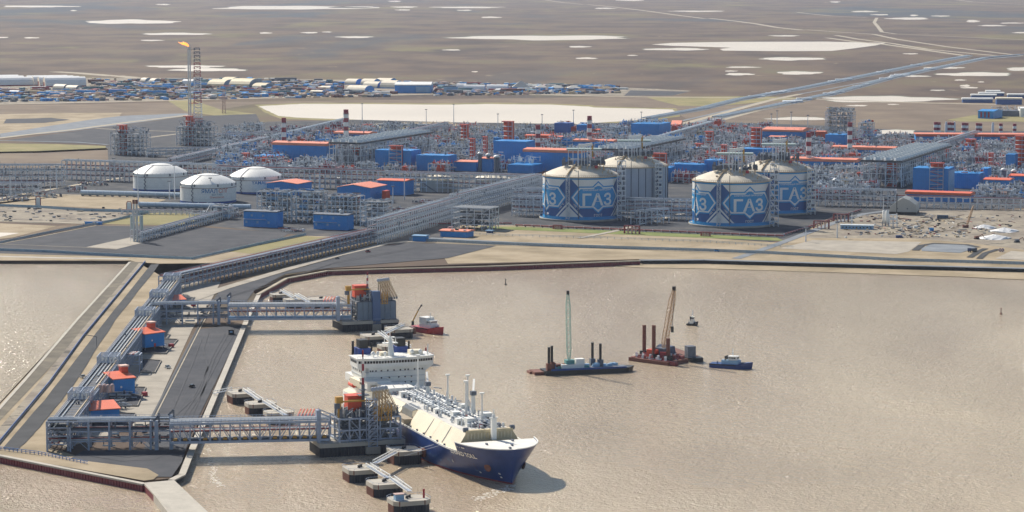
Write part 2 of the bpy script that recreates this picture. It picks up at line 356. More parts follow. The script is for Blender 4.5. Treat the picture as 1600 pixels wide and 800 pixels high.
strip('road', [(-60, 219), (0, 219.5), (120, 222), (170, 226)], 10, Z3, ROADB)
# plant yard
sheet('plant_yard', [(165, 228), (300, 205), (420, 190), (560, 187), (800, 190), (960, 192), (1100, 190), (1290, 196), (1420, 204), (1660, 205), (1660, 322), (1300, 338), (1235, 372), (1205, 378), (800, 352), (640, 384), (420, 362), (240, 345), (130, 316), (-60, 330), (-60, 262), (165, 262)], LZ + .09, YARD)
sheet('sandy_ground', wob([(600, 192), (700, 190), (725, 196), (640, 200), (560, 197)], .5), Z1 + .04, SAND)
sheet('moss_ground', wob([(556, 196), (640, 200), (620, 206), (540, 202)], .5), Z1 + .07, OLIVE)
sheet('sandy_ground', wob([(-60, 326), (0, 315), (55, 303), (180, 305), (260, 312), (205, 328), (60, 321), (-60, 322)], .4), Z1, SAND)
strip('road', [(-60, 325), (0, 310), (60, 299), (130, 287), (200, 276)], 9, Z3, ROADL)
strip('road', [(55, 303), (110, 305), (240, 310)], 5, Z3, ROADL)
sheet('rough_ground', wob([(-60, 321), (60, 324), (190, 330), (230, 334), (130, 350), (40, 348), (-60, 344)], .4), Z1, SANDD)
strip('road', [(-60, 343), (60, 346), (130, 349)], 8, Z3, ROADL)
sheet('sandy_ground', [(-60, 346), (90, 353), (20, 371), (-60, 380)], Z1, SAND)
sheet('pond', [(-60, 362), (30, 364), (0, 370), (-60, 374)], Z2, LAKE)
sheet('moss_ground', wob([(150, 350), (200, 336), (250, 332), (330, 336), (290, 352)], .4), Z1, OLIVE)
sheet('gravel_yard', [(2, 381), (150, 352.5), (205, 353), (300, 354), (452, 364), (440, 372), (300, 405), (150, 400), (-60, 394), (-60, 383)], Z2, GRAV)
sheet('concrete_apron', [(135, 386), (203, 371), (224, 379), (183, 389)], Z3, APRON)
strip('kerb_strip', [(2, 381), (70, 384), (135, 386.5), (183, 389.5)], 1.6, Z4, ROADL)
strip('kerb_strip', [(0, 381), (60, 370), (150, 352.3), (205, 353)], 2.2, Z4, ROADL)
sheet('sandy_ground', [(-60, 394), (150, 400), (300, 405), (470, 368), (590, 372), (262, 437), (215, 410), (205, 407), (-60, 407)], Z1, SAND)
sheet('moss_ground', wob([(350, 392), (470, 368), (520, 372), (400, 397)], .4), Z2, OLIVE)
strip('stone_bank', [(-60, 399.5), (0, 400.5), (100, 403), (200, 404.5)], 9, Z2, CONC)
# shore east of the plant
sheet('sandy_ground', [(720, 352), (800, 352), (1230, 380), (1240, 371), (1300, 338), (1660, 325), (1660, 421), (1600, 420), (1100, 406), (1000, 405), (700, 412), (680, 380)], LZ + .10, SAND)
sheet('rough_ground', wob([(1305, 340), (1420, 330), (1660, 326), (1660, 398), (1520, 380), (1420, 372), (1260, 372)], .5), Z1, SANDD)
sheet('grass_strip', wob([(742, 353.5), (800, 354), (1000, 362), (1215, 371.5), (1225, 376.5), (1000, 367.5), (770, 357.5)], .25), Z2, GRASS)
strip('grey_road', [(670, 372), (800, 379), (960, 385), (1200, 395), (1400, 406), (1660, 412)], 13, Z2, ROADB)
strip('kerb_strip', [(640, 377), (760, 382.5), (860, 385), (960, 388), (1200, 398)], 2.5, Z3, ROADL)
strip('grey_road', [(1150, 404), (1205, 385), (1240, 372), (1300, 349), (1350, 334), (1420, 325)], 9, Z3, ROADB)
sheet('excavated_pit', [(1218, 388), (1270, 375), (1440, 378), (1420, 393), (1400, 397)], Z2, APRON)
sheet('excavated_pit', [(1440, 388), (1455, 381), (1520, 382.5), (1525, 388), (1500, 395), (1440, 392)], Z3, ROADB)
strip('earth_bank', [(1430, 391), (1440, 383), (1460, 380), (1510, 382), (1528, 386)], 7, Z4, ASPH)
strip('earth_bank', [(1530, 404), (1540, 395), (1560, 389)], 6, Z4, ASPH)
strip('earth_bank', [(1515, 402), (1530, 392), (1540, 388)], 6, Z4, ASPH)
sheet('concrete_apron', [(1555, 404), (1580, 392), (1660, 398), (1660, 409)], Z3, APRON)
sheet('gravel_yard', [(342, 456), (390, 441), (590, 384), (680, 380), (775, 384), (700, 403), (511, 419), (446, 428), (398, 453), (384, 472), (334, 468)], Z3, GRAV)
strip('concrete_road', [(300, 469), (350, 450), (450, 420), (530, 398), (600, 381), (640, 377)], 10, Z4, APRON)
# jetty surface
sheet('sandy_ground', [(206, 409), (250, 412), (330, 411), (262, 437), (190, 520), (75, 700), (100, 706), (230, 749), (0, 711), (-60, 696)], Z1, SAND)
sheet('concrete_apron', [(262, 440), (345, 440), (330, 469), (300, 515), (235, 656), (240, 660), (100, 700), (90, 690), (190, 520)], Z2, APRON)
sheet('gravel_yard', [(309, 514), (381, 507), (300, 672), (292, 697), (284, 722), (268, 745), (240, 745), (110, 716), (130, 704), (225, 702), (236, 656)], Z3, GRAV)
strip('drain_channel', [(334, 468), (308, 514), (234, 657)], 1.2, Z4, BLACK)
strip('drain_channel', [(337, 469), (312, 514), (239, 657)], .8, Z4, ROADL)
sheet('sandy_ground', wob([(-60, 697), (0, 705), (100, 716), (230, 732), (248, 742), (240, 749), (225, 751), (0, 711)], .15), Z4, SAND)
# embankment road, slope and dark drain
sheet('embankment_slope', [(204, 409), (222, 409.5), (120, 530), (40, 615), (-60, 720), (-75, 720), (34, 599), (118, 502)], Z2, noise_mat('embankment_earth', [(.3, '5A564E'), (.5, '6B665B'), (.7, '7F786A')], .06, detail=9))
strip('concrete_edge', [(203, 409), (119, 501), (35, 598), (-75, 720)], 2.2, Z4, CONC)
strip('dirt_road', [(222, 411), (130, 520), (66, 600), (-10, 688)], 6, Z3, SANDD)
sheet('drainage_ditch', wob([(236, 413), (250, 412), (180, 500), (112, 605), (62, 668), (28, 703), (4, 700), (70, 625), (150, 520)], .5), Z3, ASPH)
# paved beach below the sea wall
mb = MB(); mb.prism([tuple(G(u, v, .4).xy) for u, v in wob([(935, 413), (1000, 409), (1100, 410), (1400, 418), (1700, 424), (1700, 441), (1500, 432.5), (1300, 425.5), (1100, 419.5), (1000, 418)], .4)], -1, .45)
o = mb.build('beach', SAND); o['kind'] = 'structure'
# wall with pier at lower left
mb = MB(); mb.prism([tuple(G(u, v, 4.2).xy) for u, v in [(226, 754), (272, 750), (325, 800), (420, 900), (360, 900), (262, 800)]], -2, 4.2)
o = mb.build('concrete_pier', CONC); o['kind'] = 'structure'

# haze box round everything
mb = MB(); mb.box(0, 20000, -3, 80000, 72000, 296); o = mb.build('haze', hm); o['kind'] = 'stuff'
JST = mat('jetty_steel', '95A2B6', .5, .1, .18, .3); GAPSHADE = mat('gap_shade', '2C323B', .7, 0, .2, .3)  # second colour is the painted shadow between the top rack pipes
# ------------------------------------------------------------------ quay walls of sheet piles
def quay_wall(pts, z1, pitchm, pm, label, capw=2.0, capm=CONC, zc=.9, z0=-1.5, group=None, single=True):
    P = [G(u, v, 0) for u, v in pts]; base = P[0].copy(); t = thing('quay_wall', label, 'quay wall', (base.x, base.y, 0))
    P = [p - base for p in P]; cap = MB(); pm_box = MB().box(0, 0, z0, pitchm * .72, .9, z1 - z0).mesh('pile', pm)
    back = MB(); n = 0; rest = MB()
    for a, b in zip(P, P[1:]):
        d = (b - a); L = d.length; an = math.atan2(d.y, d.x); d.normalize()
        m = (a + b) / 2; nrm = Vector((-d.y, d.x, 0))
        back.box(m.x, m.y, z0, L, .5, z1 - z0 - .01, an)
        mm = m + nrm * .2
        cap.box(mm.x, mm.y, z1, L + .6, capw, zc, an)
        k = int(L / pitchm)
        for i in range(k):
            q = a + d * ((i + .5) * L / k) - nrm * .45
            if single and n < 300: inst('pile', pm_box, t, (q.x, q.y, 0), an); n += 1
            else: rest.box(q.x, q.y, z0, pitchm * .7, .9, z1 - z0, an)
    back.build('backing_wall', pm, t); cap.build('cap_beam', capm, t); rest.build('pile', pm, t, kind='stuff')
    return t
quay_wall([(-75, 706), (0, 723), (110, 745), (225, 768)], 3.4, 2.3, DRED, 'red corrugated sheet pile wall with pale concrete cap along the near edge of the jetty', 3.2)
quay_wall([(228, 768), (262, 805), (330, 880)], 3.4, 2.3, DRED, 'red sheet pile side of the concrete pier at the bottom left corner', 2.2)
quay_wall([(268, 760), (284, 752), (303, 704), (384, 510)][::-1], 3.0, 3.5, DKBLUE, 'pale concrete kerb wall beside the dark gravel strip, between the two trestles', 3.8, zc=.8)
quay_wall([(384, 509), (404, 467)][::-1], 3.0, 3.5, DKBLUE, 'short kerb wall north of the far trestle', 3.5, zc=.8)
quay_wall([(402, 468), (448, 442), (512, 430), (600, 427), (760, 423), (1000, 414)][::1], 3.4, 3.2, DRED, 'long dark red sheet pile wall curving along the far shore of the harbour', 3.0, capm=ROADL)
quay_wall([(1000, 412.5), (1100, 412), (1400, 420.5), (1620, 426), (2000, 437)], 3.3, 6, BLACK, 'black faced embankment wall above the sandy beach at right', 8, capm=ROADB, zc=.5, single=False)

# ------------------------------------------------------------------ fences
def fence(pts, h, step, m, label, z=LZ, panel=None, name='fence', railn=2):
    P = [G(u, v, z) for u, v in pts]; base = P[0].copy(); t = thing(name, label, 'fence', base)
    P = [p - base for p in P]; rail = MB(); post = MB(); pn = MB()
    for a, b in zip(P, P[1:]):
        L = (b - a).length; k = max(1, int(L / step)); d = (b - a) / k
        for i in range(k): q = a + d * i; post.box(q.x, q.y, 0, .35, .35, h)
        for r in range(railn): hz = h * (1 - r * .45) - .1; rail.beam(a + Vector((0, 0, hz)), b + Vector((0, 0, hz)), .28)
        if panel:
            m2 = (a + b) / 2; an = math.atan2(d.y, d.x); pn.box(m2.x, m2.y, .3, L, .12, h - .5, an)
    post.build('post', m, t, kind='stuff'); rail.build('rail', m, t); pn.build('mesh_panel', panel or m, t); return t
BFEN = mat('blue_fence', '4F78B4', .5, 0, .1, .3)
GFEN = mat('grey_blue_fence', '8FA9B8', .5, 0, .15, .3); LFEN = mat('pale_fence_mesh', 'A9B2B6', .6, 0, .2, .4)
fence([(227, 410), (130, 527), (77, 600), (0, 692), (-20, 716)], 1.9, 5, BFEN, 'blue mesh fence running down the embankment beside the dirt road', panel=mat('blue_mesh', '7895BE', .6, 0, .15, .4))
fence([(-5, 703), (60, 711), (137, 727)], 2.2, 3, BFEN, 'blue railing at the near left corner of the jetty')
fence([(0, 381), (70, 366), (150, 351)], 2.6, 4, LFEN, 'pale slatted fence along the left side of the dark gravel yard', panel=LFEN)
fence([(-30, 391), (75, 395), (150, 399), (300, 406)], 2.6, 5, GFEN, 'pale blue fence in front of the dark gravel yard', panel=GFEN)
fence([(300, 406), (400, 384), (478, 368)], 2.6, 5, GFEN, 'pale blue fence on the right side of the dark gravel yard', panel=GFEN)
fence([(-20, 322), (60, 325), (130, 330), (232, 333)], 3, 5, GFEN, 'grey blue fence between the sandy ground and the rough ground at left', panel=GFEN)
fence([(150, 352), (232, 333)], 2.5, 5, GFEN, 'short pale fence beside the blue gate at left', panel=GFEN)
fence([(640, 376), (760, 382), (900, 387), (1100, 393), (1200, 397), (1400, 408), (1640, 415)], 3, 7, GFEN, 'long wire fence on the shore side of the grey road', panel=LFEN)
fence([(690, 365), (780, 369), (960, 374), (1100, 379), (1240, 388)], 2.5, 7, GFEN, 'wire fence between the grass strip and the sandy ground')
fence([(520, 192), (700, 194), (900, 196)], 3, 12, STEELD, 'perimeter fence in front of the large pale lake')

# ------------------------------------------------------------------ pipe racks
def rack(u0, v0, u1, v1, wd, h, levels, bay, label, npipe=6, post=.8, z=LZ, name='pipe_rack', pcols=None, zpost=0, brace=True, posts=True, pr=(.25, .55), stuffing=0, toprail=False, on_jetty=False):
    a, an, L = frame(u0, v0, u1, v1, z)
    t = thing(name, label, 'pipe rack', a, an); n = max(1, round(L / bay)); bay = L / n
    cols = pcols or [PIPE, PIPE, PIPED, PIPE, PIPER]
    pm = MB().box(0, 0, zpost, post, post, h - zpost).mesh('post', JST if on_jetty else STEEL)
    fr = MB(); br = MB()
    for i in range(n + 1):
        for y in (0, wd): 
            if posts: inst('post', pm, t, (i * bay, y, 0))
        for k in range(1, levels + 1):
            zz = zpost + (h - zpost) * k / levels; fr.beam((i * bay, 0, zz - .3), (i * bay, wd, zz - .3), .5, .6)
        if brace and i < n and i % 3 == 1: 
            for y in (0, wd):
                z2 = zpost + (h - zpost) / levels
                br.beam((i * bay, y, zpost + .2), (i * bay + bay / 2, y, z2), .3); br.beam(((i + 1) * bay, y, zpost + .2), (i * bay + bay / 2, y, z2), .3)
    for k in range(1, levels + 1):
        zz = zpost + (h - zpost) * k / levels
        for y in (0, wd): fr.beam((0, y, zz - .35), (L, y, zz - .35), .45, .7)
    fr.build('beam_frame', JST if on_jetty else STEEL, t); tr = MB()
    if on_jetty: tr.box(L / 2, wd / 2, h - .35, L, wd - .8, .2); tr.build('gap_shade', GAPSHADE, t); br.build('bracing', JST if on_jetty else STEEL, t)  # dark sheet added under the top pipes as painted gap shadow
    for k in range(1, levels + 1):
        zz = zpost + (h - zpost) * k / levels; m_ = npipe if k == levels else max(3, npipe - 2)
        for j in range(m_):
            y = wd * (j + .7) / (m_ + .4); r = R.uniform(*pr)
            x0 = 0 if R.random() < .7 else R.uniform(0, L * .3); x1 = L if R.random() < .7 else R.uniform(L * .7, L)
            MB().tube((x0, y, zz + r), (x1, y, zz + r), r, 6).build('pipe', R.choice(cols) if k == levels or j == 0 else R.choice([PIPED, STEELD, PIPER, STEELD]), t)  # inner pipes below the top get darker colours for the shaded rack interior
    if toprail:
        g = MB(); 
        for y in (0, wd): g.beam((0, y, h + 1.3), (L, y, h + 1.3), .15)
        for i in range(int(L / 3)): g.box(i * 3, 0, h, .15, .15, 1.3); g.box(i * 3, wd, h, .15, .15, 1.3)
        g.build('handrail', JST if on_jetty else STEEL, t)
    if stuffing:
        s = MB(); s2 = MB()
        for _ in range(stuffing):
            x = R.uniform(0, L); y = R.uniform(0, wd); zz = R.uniform(h * .1, h * .95); 
            q = R.random()
            if q < .4: s.box(x, y, zz, R.uniform(.5, 3), R.uniform(.5, 2), R.uniform(.5, 2))
            elif q < .7: s.tube((x, y, zz), (x, y, zz + R.uniform(1, h * .3)), R.uniform(.2, .6), 6)
            else: s2.tube((x, y, zz), (x + R.uniform(2, 8), y, zz), R.uniform(.3, .8), 6)
        s.build('fittings', STEELD, t, kind='stuff'); s2.build('small_pipework', PIPE, t, kind='stuff')
    return t

# jetty racks
def jr(*a, **k): return rack(*a, on_jetty=True, **k)
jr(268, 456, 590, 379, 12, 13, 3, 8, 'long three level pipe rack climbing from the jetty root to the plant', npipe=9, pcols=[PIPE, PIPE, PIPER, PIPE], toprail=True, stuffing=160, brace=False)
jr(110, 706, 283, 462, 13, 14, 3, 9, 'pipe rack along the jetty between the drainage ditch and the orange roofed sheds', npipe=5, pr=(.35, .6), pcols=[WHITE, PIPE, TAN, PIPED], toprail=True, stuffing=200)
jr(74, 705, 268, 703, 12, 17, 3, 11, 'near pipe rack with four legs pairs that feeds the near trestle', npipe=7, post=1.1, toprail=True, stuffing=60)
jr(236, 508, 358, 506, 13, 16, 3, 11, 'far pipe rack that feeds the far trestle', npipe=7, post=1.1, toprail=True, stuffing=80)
# expansion loop frames on top of the jetty rack
for i, v in enumerate([466, 494, 524, 602, 662]):
    u = 110 + (706 - v) / 244 * 173
    a = G(u, v); e = thing('expansion_loop_frame', ['expansion loop cage on the jetty rack nearest the shore', 'second expansion loop cage from the shore on the jetty rack', 'tall expansion loop cage beside the far trestle and orange shed', 'expansion loop cage on the jetty rack beside the middle orange shed', 'small expansion loop cage nearest the jetty corner'][i], 'pipe loop', a + Vector((0, 0, 0)), frame(110, 706, 283, 462)[1], 'expansion loop cages along the jetty rack')
    f = MB(); p = MB()
    for x in (0, 5, 10, 15, 20):
        for y in (0, 6, 13): f.box(x, y, 13, .5, .5, 6)
        for zz in (15, 18.8): f.beam((x, 0, zz), (x, 13, zz), .45)
    for y in (0, 6, 13):
        for zz in (15, 18.8): f.beam((0, y, zz), (20, y, zz), .45)
    f.build('cage', JST, e)
    for j in range(5):
        y = j * 2.6; p = MB(); p.tube((2 + j, y, 14), (2 + j, y, 18), .45).tube((2 + j, y, 18), (18 - j, y, 18), .45).tube((18 - j, y, 18), (18 - j, y, 14), .45); p.build('loop_pipe', WHITE, e)

# trestles (steel truss bridges)
def trestle(u0, v0, u1, v1, zdeck, hh, wd, nb, label, yellow=False):
    a, an, L = frame(u0, v0, u1, v1, zdeck); t = thing('trestle_bridge', label, 'bridge', a, an); b = L / nb
    chord = MB()
    for y in (0, wd):
        for zz in (0, hh): chord.beam((0, y, zz), (L, y, zz), 1.1, 1.3)
    chord.build('chord', JST, t)
    vm = MB().box(0, 0, .5, .7, .7, hh - .9).mesh('post', JST)
    dg = MB().beam((0, 0, .4), (b, 0, hh - .4), .45).mesh('diagonal', JST); dg2 = MB().beam((0, 0, hh - .4), (b, 0, .4), .45).mesh('diagonal', JST)
    for i in range(nb + 1):
        for y in (0, wd): inst('post', vm, t, (i * b, y, 0))
    for i in range(nb):
        for y in (0, wd): inst('diagonal', dg if i > nb * .5 else dg2, t, (i * b, y, 0))
    fl = MB(); fl.box(L / 2, wd / 2, -.4, L, wd - 1.5, .5); fl.build('deck', DECK, t)
    mid = MB(); 
    for i in range(nb + 1): mid.beam((i * b, 0, hh * .5), (i * b, wd, hh * .5), .5); mid.beam((i * b, 0, hh), (i * b, wd, hh), .5)
    mid.build('cross_beam', JST, t)
    for j in range(5): MB().tube((0, 2 + j * (wd - 4) / 4, hh * .5 + .9), (L, 2 + j * (wd - 4) / 4, hh * .5 + .9), .55, 8).build('pipe', [PIPER, WHITE, PIPE, WHITE, PIPER][j], t)
    for j in range(5): MB().tube((0, 1.5 + j * (wd - 3) / 4, hh + 1.2), (L, 1.5 + j * (wd - 3) / 4, hh + 1.2), .5, 8).build('pipe', [PIPE, WHITE, PIPE, WHITE, PIPED][j], t)
    MB().box(L / 2, wd / 2 - 1, .2, L, 5, 1.4).build('walkway', BLUEL if not yellow else STEELD, t)
    if yellow:
        ym = MB().tube((0, 0, 0), (b * .4, 0, 0), .8, 8).mesh('yellow_support', YEL)
        for i in range(nb): 
            if i not in (2, 9): inst('yellow_support', ym, t, (i * b + b * .3, 1.2, 1.6))
    g = MB()
    for y in (-.3, wd + .3):
        for zz in (1.3, 2.4): g.beam((0, y, hh + zz), (L, y, hh + zz), .18)
        for i in range(int(L / 2.2) + 1): g.box(i * 2.2, y, hh, .2, .2, 2.6)
    g.build('handrail', JST, t); return t
trestle(266, 692, 515, 687, 9.2, 10.5, 12, 16, 'near steel truss trestle carrying pipes across the water to the near platform', True)
trestle(357, 499, 549, 498, 9.2, 10, 13, 13, 'far steel truss trestle carrying pipes across the water to the far platform')
for nm, u, v, hgt in (('slim vent post at the shore end of the near trestle', 245, 704, 20), ('vent post with valve where the near trestle leaves the quay', 268, 703, 23), ('valve post at the root of the far trestle', 342, 507, 21), ('tall valve post where the far trestle leaves the quay', 358, 506, 24)):
    t = thing('valve_post', nm, 'valve', G(u, v)); MB().box(0, 0, 0, 2, 2, hgt - 3).build('column', JST, t); MB().tube((-1.5, 0, hgt - 3), (1.5, 0, hgt), .7).tube((1.5, 0, hgt), (1.5, 0, hgt - 4), .5).build('valve_head', STEELD, t)

# sheds on the jetty
def shed(u0, v0, u1, v1, depth, h, label, roof=ROOFO, wall=BLUE, raised=2.5, name='blue_shed', tower=True, slope=2.2):
    a, an, L = frame(u0, v0, u1, v1); t = thing(name, label, 'shed', a, an)
    MB().extrude_x([(0, raised), (depth, raised), (depth, h + slope), (0, h)], 0, L).build('wall', wall, t)
    r = MB(); r.extrude_x([(-.8, h + .02), (depth + .8, h + slope + .2), (depth + .8, h + slope + .7), (-.8, h + .5)], -.8, L + .8); r.build('roof', roof, t)
    rb = MB()
    for i in range(int(L / 1.2)): rb.box(i * 1.2 + .3, -.06, raised + .2, .18, .12, h - raised - .4)
    rb.build('wall_rib', wall, t, kind='stuff')
    lg = MB().box(0, 0, 0, .6, .6, raised).mesh('leg', STEELD)
    for x in (0.5, L / 2, L - .5):
        for y in (.5, depth - .5): inst('leg', lg, t, (x, y, 0))
    d = MB().box(L * .5, -.15, raised, 1.6, .2, 2.4).build('door', ORANGE, t)
    MB().tube((L * .35, -.1, h * .6), (L * .35, -.35, h * .6), .7, 10).build('louvre', WHITE, t)
    w2 = MB(); w2.box(L + 1.2, depth / 2, raised - .2, 2.2, depth, .3); 
    for y in range(int(depth / 1.5)): w2.box(L + 2.2, y * 1.5, raised, .15, .15, 1.2)
    w2.beam((L + 2.2, 0, raised + 1.2), (L + 2.2, depth, raised + 1.2), .15); w2.build('walkway', JST, t)
    if tower:
        MB().box(L - 2, depth - 1.5, h + slope, 4.5, 4.5, 3.6).build('roof_unit', ORANGE, t); MB().box(L - 2, depth - 1.5, h + slope + 3.6, 5.5, 5.5, 1).build('unit_cap', mat('pale_pink', 'D8B8A8', .6), t)
        MB().box(L + 1.2, depth - 2, 0, 2.6, 3, h).build('air_handler', WHITE, t)
    rr = MB(); rr.box(L + 7, 1, .4, 3, 3, 2.4).build('red_hose_cabinet', mat('crimson', '9A1F2C', .5), t)
    return t
def pad(pts, label): 
    base = G(*pts[0]); t = thing('bunded_pad', label, 'pad', base); P = [G(u, v) - base for u, v in pts]
    MB().poly([p + Vector((0, 0, .62)) for p in P]).build('gravel', GRAV, t); k = MB()
    for i in range(len(P)): k.beam(P[i] + Vector((0, 0, .7)), P[(i + 1) % len(P)] + Vector((0, 0, .7)), .5, 1)
    k.build('kerb', CONCD, t)
pad([(205, 554), (259, 554), (278, 532), (228, 530)], 'dark gravel pad under the far jetty shed')
pad([(218, 583), (242, 584), (252, 565), (222, 563)], 'empty dark gravel pad between two sheds')
pad([(165, 635), (215, 636), (228, 607), (180, 606)], 'dark gravel pad under the middle jetty shed')
pad([(125, 674), (200, 675), (212, 648), (140, 646)], 'dark gravel pad under the near jetty shed')
shed(227, 549, 257, 545, 14, 12, 'far blue jetty shed with orange roof and orange roof unit')
shed(178, 624, 211, 621, 15, 12.5, 'middle blue jetty shed with orange roof and orange roof unit')
shed(142, 665, 187, 662, 17, 9, 'wide low blue jetty shed nearest the near trestle, orange roof', tower=False)
shed(258, 482, 290, 480, 12, 6, 'small blue shed with orange roof tucked behind the far trestle', tower=False)
def pipe_table(u0, v0, u1, v1, depth, h, label, stripes):
    a, an, L = frame(u0, v0, u1, v1); t = thing('pipe_support_table', label, 'pipe support', a, an)
    f = MB(); 
    for x in (0, L): 
        for y in (0, depth): f.box(x, y, 0, .7, .7, h)
    for x in (0, L): f.beam((x, 0, h), (x, depth, h), .7); f.beam((x, 0, h * .5), (x, depth, h * .5), .5)
    for y in (0, depth): f.beam((0, y, h), (L, y, h), .7); f.beam((0, y, h * .5), (L, y, h * .5), .5)
    f.build('frame', JST, t)
    for i, m in enumerate(stripes): MB().tube((L * (.2 + .12 * i), 0, h + .7), (L * (.35 + .12 * i), depth, h + .7), .5).build('pipe', m, t)
pipe_table(195, 583, 218, 583, 12, 12, 'pipe table with pink and white pipes between the two sheds', [STEELD, PINK, WHITE, PIPER, WHITE])
pipe_table(258, 462, 283, 461, 12, 12, 'pipe table with red and white pipes near the jetty root', [STEELD, PINK, WHITE, PIPER, WHITE, PIPER])
for i, (u, v) in enumerate([(190, 543), (195, 536), (150, 612), (148, 646), (160, 640), (240, 480), (170, 628), (215, 520)]):
    a = G(u, v); t = thing('pipework_cluster', 'low pipework cluster by the jetty rack', 'pipework', a, frame(74, 705, 268, 703)[1], 'pipework clusters beside the jetty rack')
    p = MB(); q = MB()
    for _ in range(9): y = R.uniform(0, 12); zz = R.uniform(1, 5); p.tube((0, y, zz), (R.uniform(8, 18), y, zz), R.uniform(.3, .6)); q.box(R.uniform(0, 14), y, 0, 1, 1, zz + R.uniform(0, 2))
    p.build('pipe', PIPE, t, kind='stuff'); q.build('support', STEELD, t, kind='stuff')
t = thing('roof_drum_group', 'cluster of upright drums on the wide low shed beside the near trestle', 'tank', G(157, 641)); 
for i in range(4): MB().lathe([(0.1, 0), (1.3, 0), (1.3, 4.2), (.9, 5), (.05, 5.2)], 10, i * 2.4, (i % 2) * 2).build('drum', PINK, t).location.z = 11
t = thing('street_light', 'curved street light leaning over the drainage ditch', 'street light', G(151, 543)); MB().tube((0, 0, 0), (0, 0, 8), .2).tube((0, 0, 8), (-7, 0, 9), .25).build('pole', STEELD, t); MB().box(-8, 0, 8.9, 2.4, .7, .4).build('lamp_head', STEELD, t)
t = thing('dark_booth', 'small dark booth on the gravel strip below the far trestle', 'booth', G(357, 524)); MB().box(2, 2, 0, 4, 3.5, 4.2).build('body', BLACK, t); MB().box(2, .1, 2, 2, .2, 1.2).build('window', BLUEL, t)
t = thing('parked_car', 'small grey car on the pale road above the gravel', 'car', G(527, 405), .9); MB().box(0, 0, .4, 4.6, 1.9, .8).build('body', STEELD, t); MB().box(-.2, 0, 1.2, 2.4, 1.7, .6).build('cabin', GLASS, t)
for x, y in ((-1.4, -.9), (1.4, -.9), (-1.4, .9), (1.4, .9)): MB().tube((x, y - .1, .4), (x, y + .1, .4), .4, 8).build('wheel', BLACK, t)

# ------------------------------------------------------------------ dolphins and gangways
def dolphin(u, v, wid, dep, label, zt=6.8, cap=2.3, fender=False, blue_box=False, bollard=True, rot=.36, post=None, piles=True):
    a = G(u, v, 0); t = thing('mooring_dolphin', label, 'mooring dolphin', a, rot, 'mooring dolphins')
    c = wid * .14; k = [(0, c), (c, 0), (wid - c, 0), (wid, c), (wid, dep - c), (wid - c, dep), (c, dep), (0, dep - c)]
    MB().prism(k, zt - cap, zt).build('concrete_cap', CONC, t)
    MB().prism([(x + (.5 if x < wid / 2 else -.5), y + (.5 if y < dep / 2 else -.5)) for x, y in k], -1, zt - cap + .01).build('pile_wall', DKBLUE, t)
    sp = MB().box(0, 0, -1, .7, .5, zt - cap + .9).mesh('sheet_pile', DKBLUE); sr = MB().box(0, 0, -1, .5, .9, zt - cap + .9).mesh('sheet_pile', RUST)  # front piles take the painted shade colour, left piles plain rust
    for i in range(int((wid - 2 * c) / 1.5)): inst('sheet_pile', sp, t, (c + .7 + i * 1.5, .3, 0))
    for i in range(int((dep - 2 * c) / 1.5)): inst('sheet_pile', sr, t, (.3, c + .7 + i * 1.5, 0))
    rl = MB()
    for i in range(8):
        x0, y0 = k[i]; x1, y1 = k[(i + 1) % 8]; rl.beam((x0, y0, zt + 1.1), (x1, y1, zt + 1.1), .12); rl.box(x0, y0, zt, .14, .14, 1.1)
    rl.build('handrail', JST, t)
    MB().box(wid * .8, -.03, zt - cap + .1, .5, .2, cap).box(wid * .13, .02, zt - cap + .1, .5, .3, cap).build('rust_streak', RUST, t)
    if bollard: b = MB(); b.lathe([(.9, 0), (.7, 1), (1.1, 1.3), (.1, 1.6)], 8, wid * .45, dep * .5).lathe([(.9, 0), (.7, 1), (1.1, 1.3), (.1, 1.6)], 8, wid * .55, dep * .62); o = b.build('mooring_hook', BLACK, t); o.location.z = zt
    if fender: MB().box(wid + .6, dep * .3, zt - 4, 1.6, dep * .5, 4.5).build('fender', RUST, t)
    if blue_box: MB().box(wid * .2, dep * .35, zt, 4.5, 3.5, 3).build('shelter', BLUEL, t); MB().box(wid * .2, dep * .35, zt + 3, 5, 4, .3).build('shelter_roof', PINK, t)
    if post: MB().tube((wid * .88, dep * .4, zt), (wid * .88, dep * .4, zt + 4.5), .6, 8).build('red_post', mat('crimson', '9A1F2C', .5), t)
    return t
dolphin(547, 756, 17, 17, 'left concrete dolphin of the three in front of the near platform')
dolphin(585, 779, 17, 17, 'middle dolphin of the three at the bottom, joined by two gangways')
dolphin(617, 806, 20, 16, 'dolphin at the bottom edge with a pale blue shelter and red post', blue_box=True, post=True)
dolphin(617, 728, 17, 18, 'breasting dolphin between the near platform and the blue ship', fender=True, zt=7.5)
dolphin(364, 633, 15, 19, 'leftmost dolphin behind the near trestle, nearest the quay')
dolphin(390, 650, 18, 15, 'second dolphin behind the near trestle, in front of the leftmost one')
dolphin(419, 664, 17, 14, 'dolphin mostly hidden behind the near trestle rail')
dolphin(427, 474, 17, 14, 'dolphin in the far corner of the basin beside the red sheet pile wall')
dolphin(448, 482, 17, 14, 'dolphin half hidden behind the far trestle')
dolphin(488, 482, 20, 16, 'dolphin with an orange frame behind the far trestle')
dolphin(612, 530, 18, 20, 'breasting dolphin between the far platform and the red tug', fender=True)
dolphin(572, 541, 17, 17, 'left dolphin in front of the far platform')
dolphin(598, 557, 17, 16, 'dolphin just behind the radar mast of the ship')
dolphin(632, 572, 20, 14, 'dolphin with a red post directly behind the bridge of the ship', fender=True, post=True, blue_box=True)
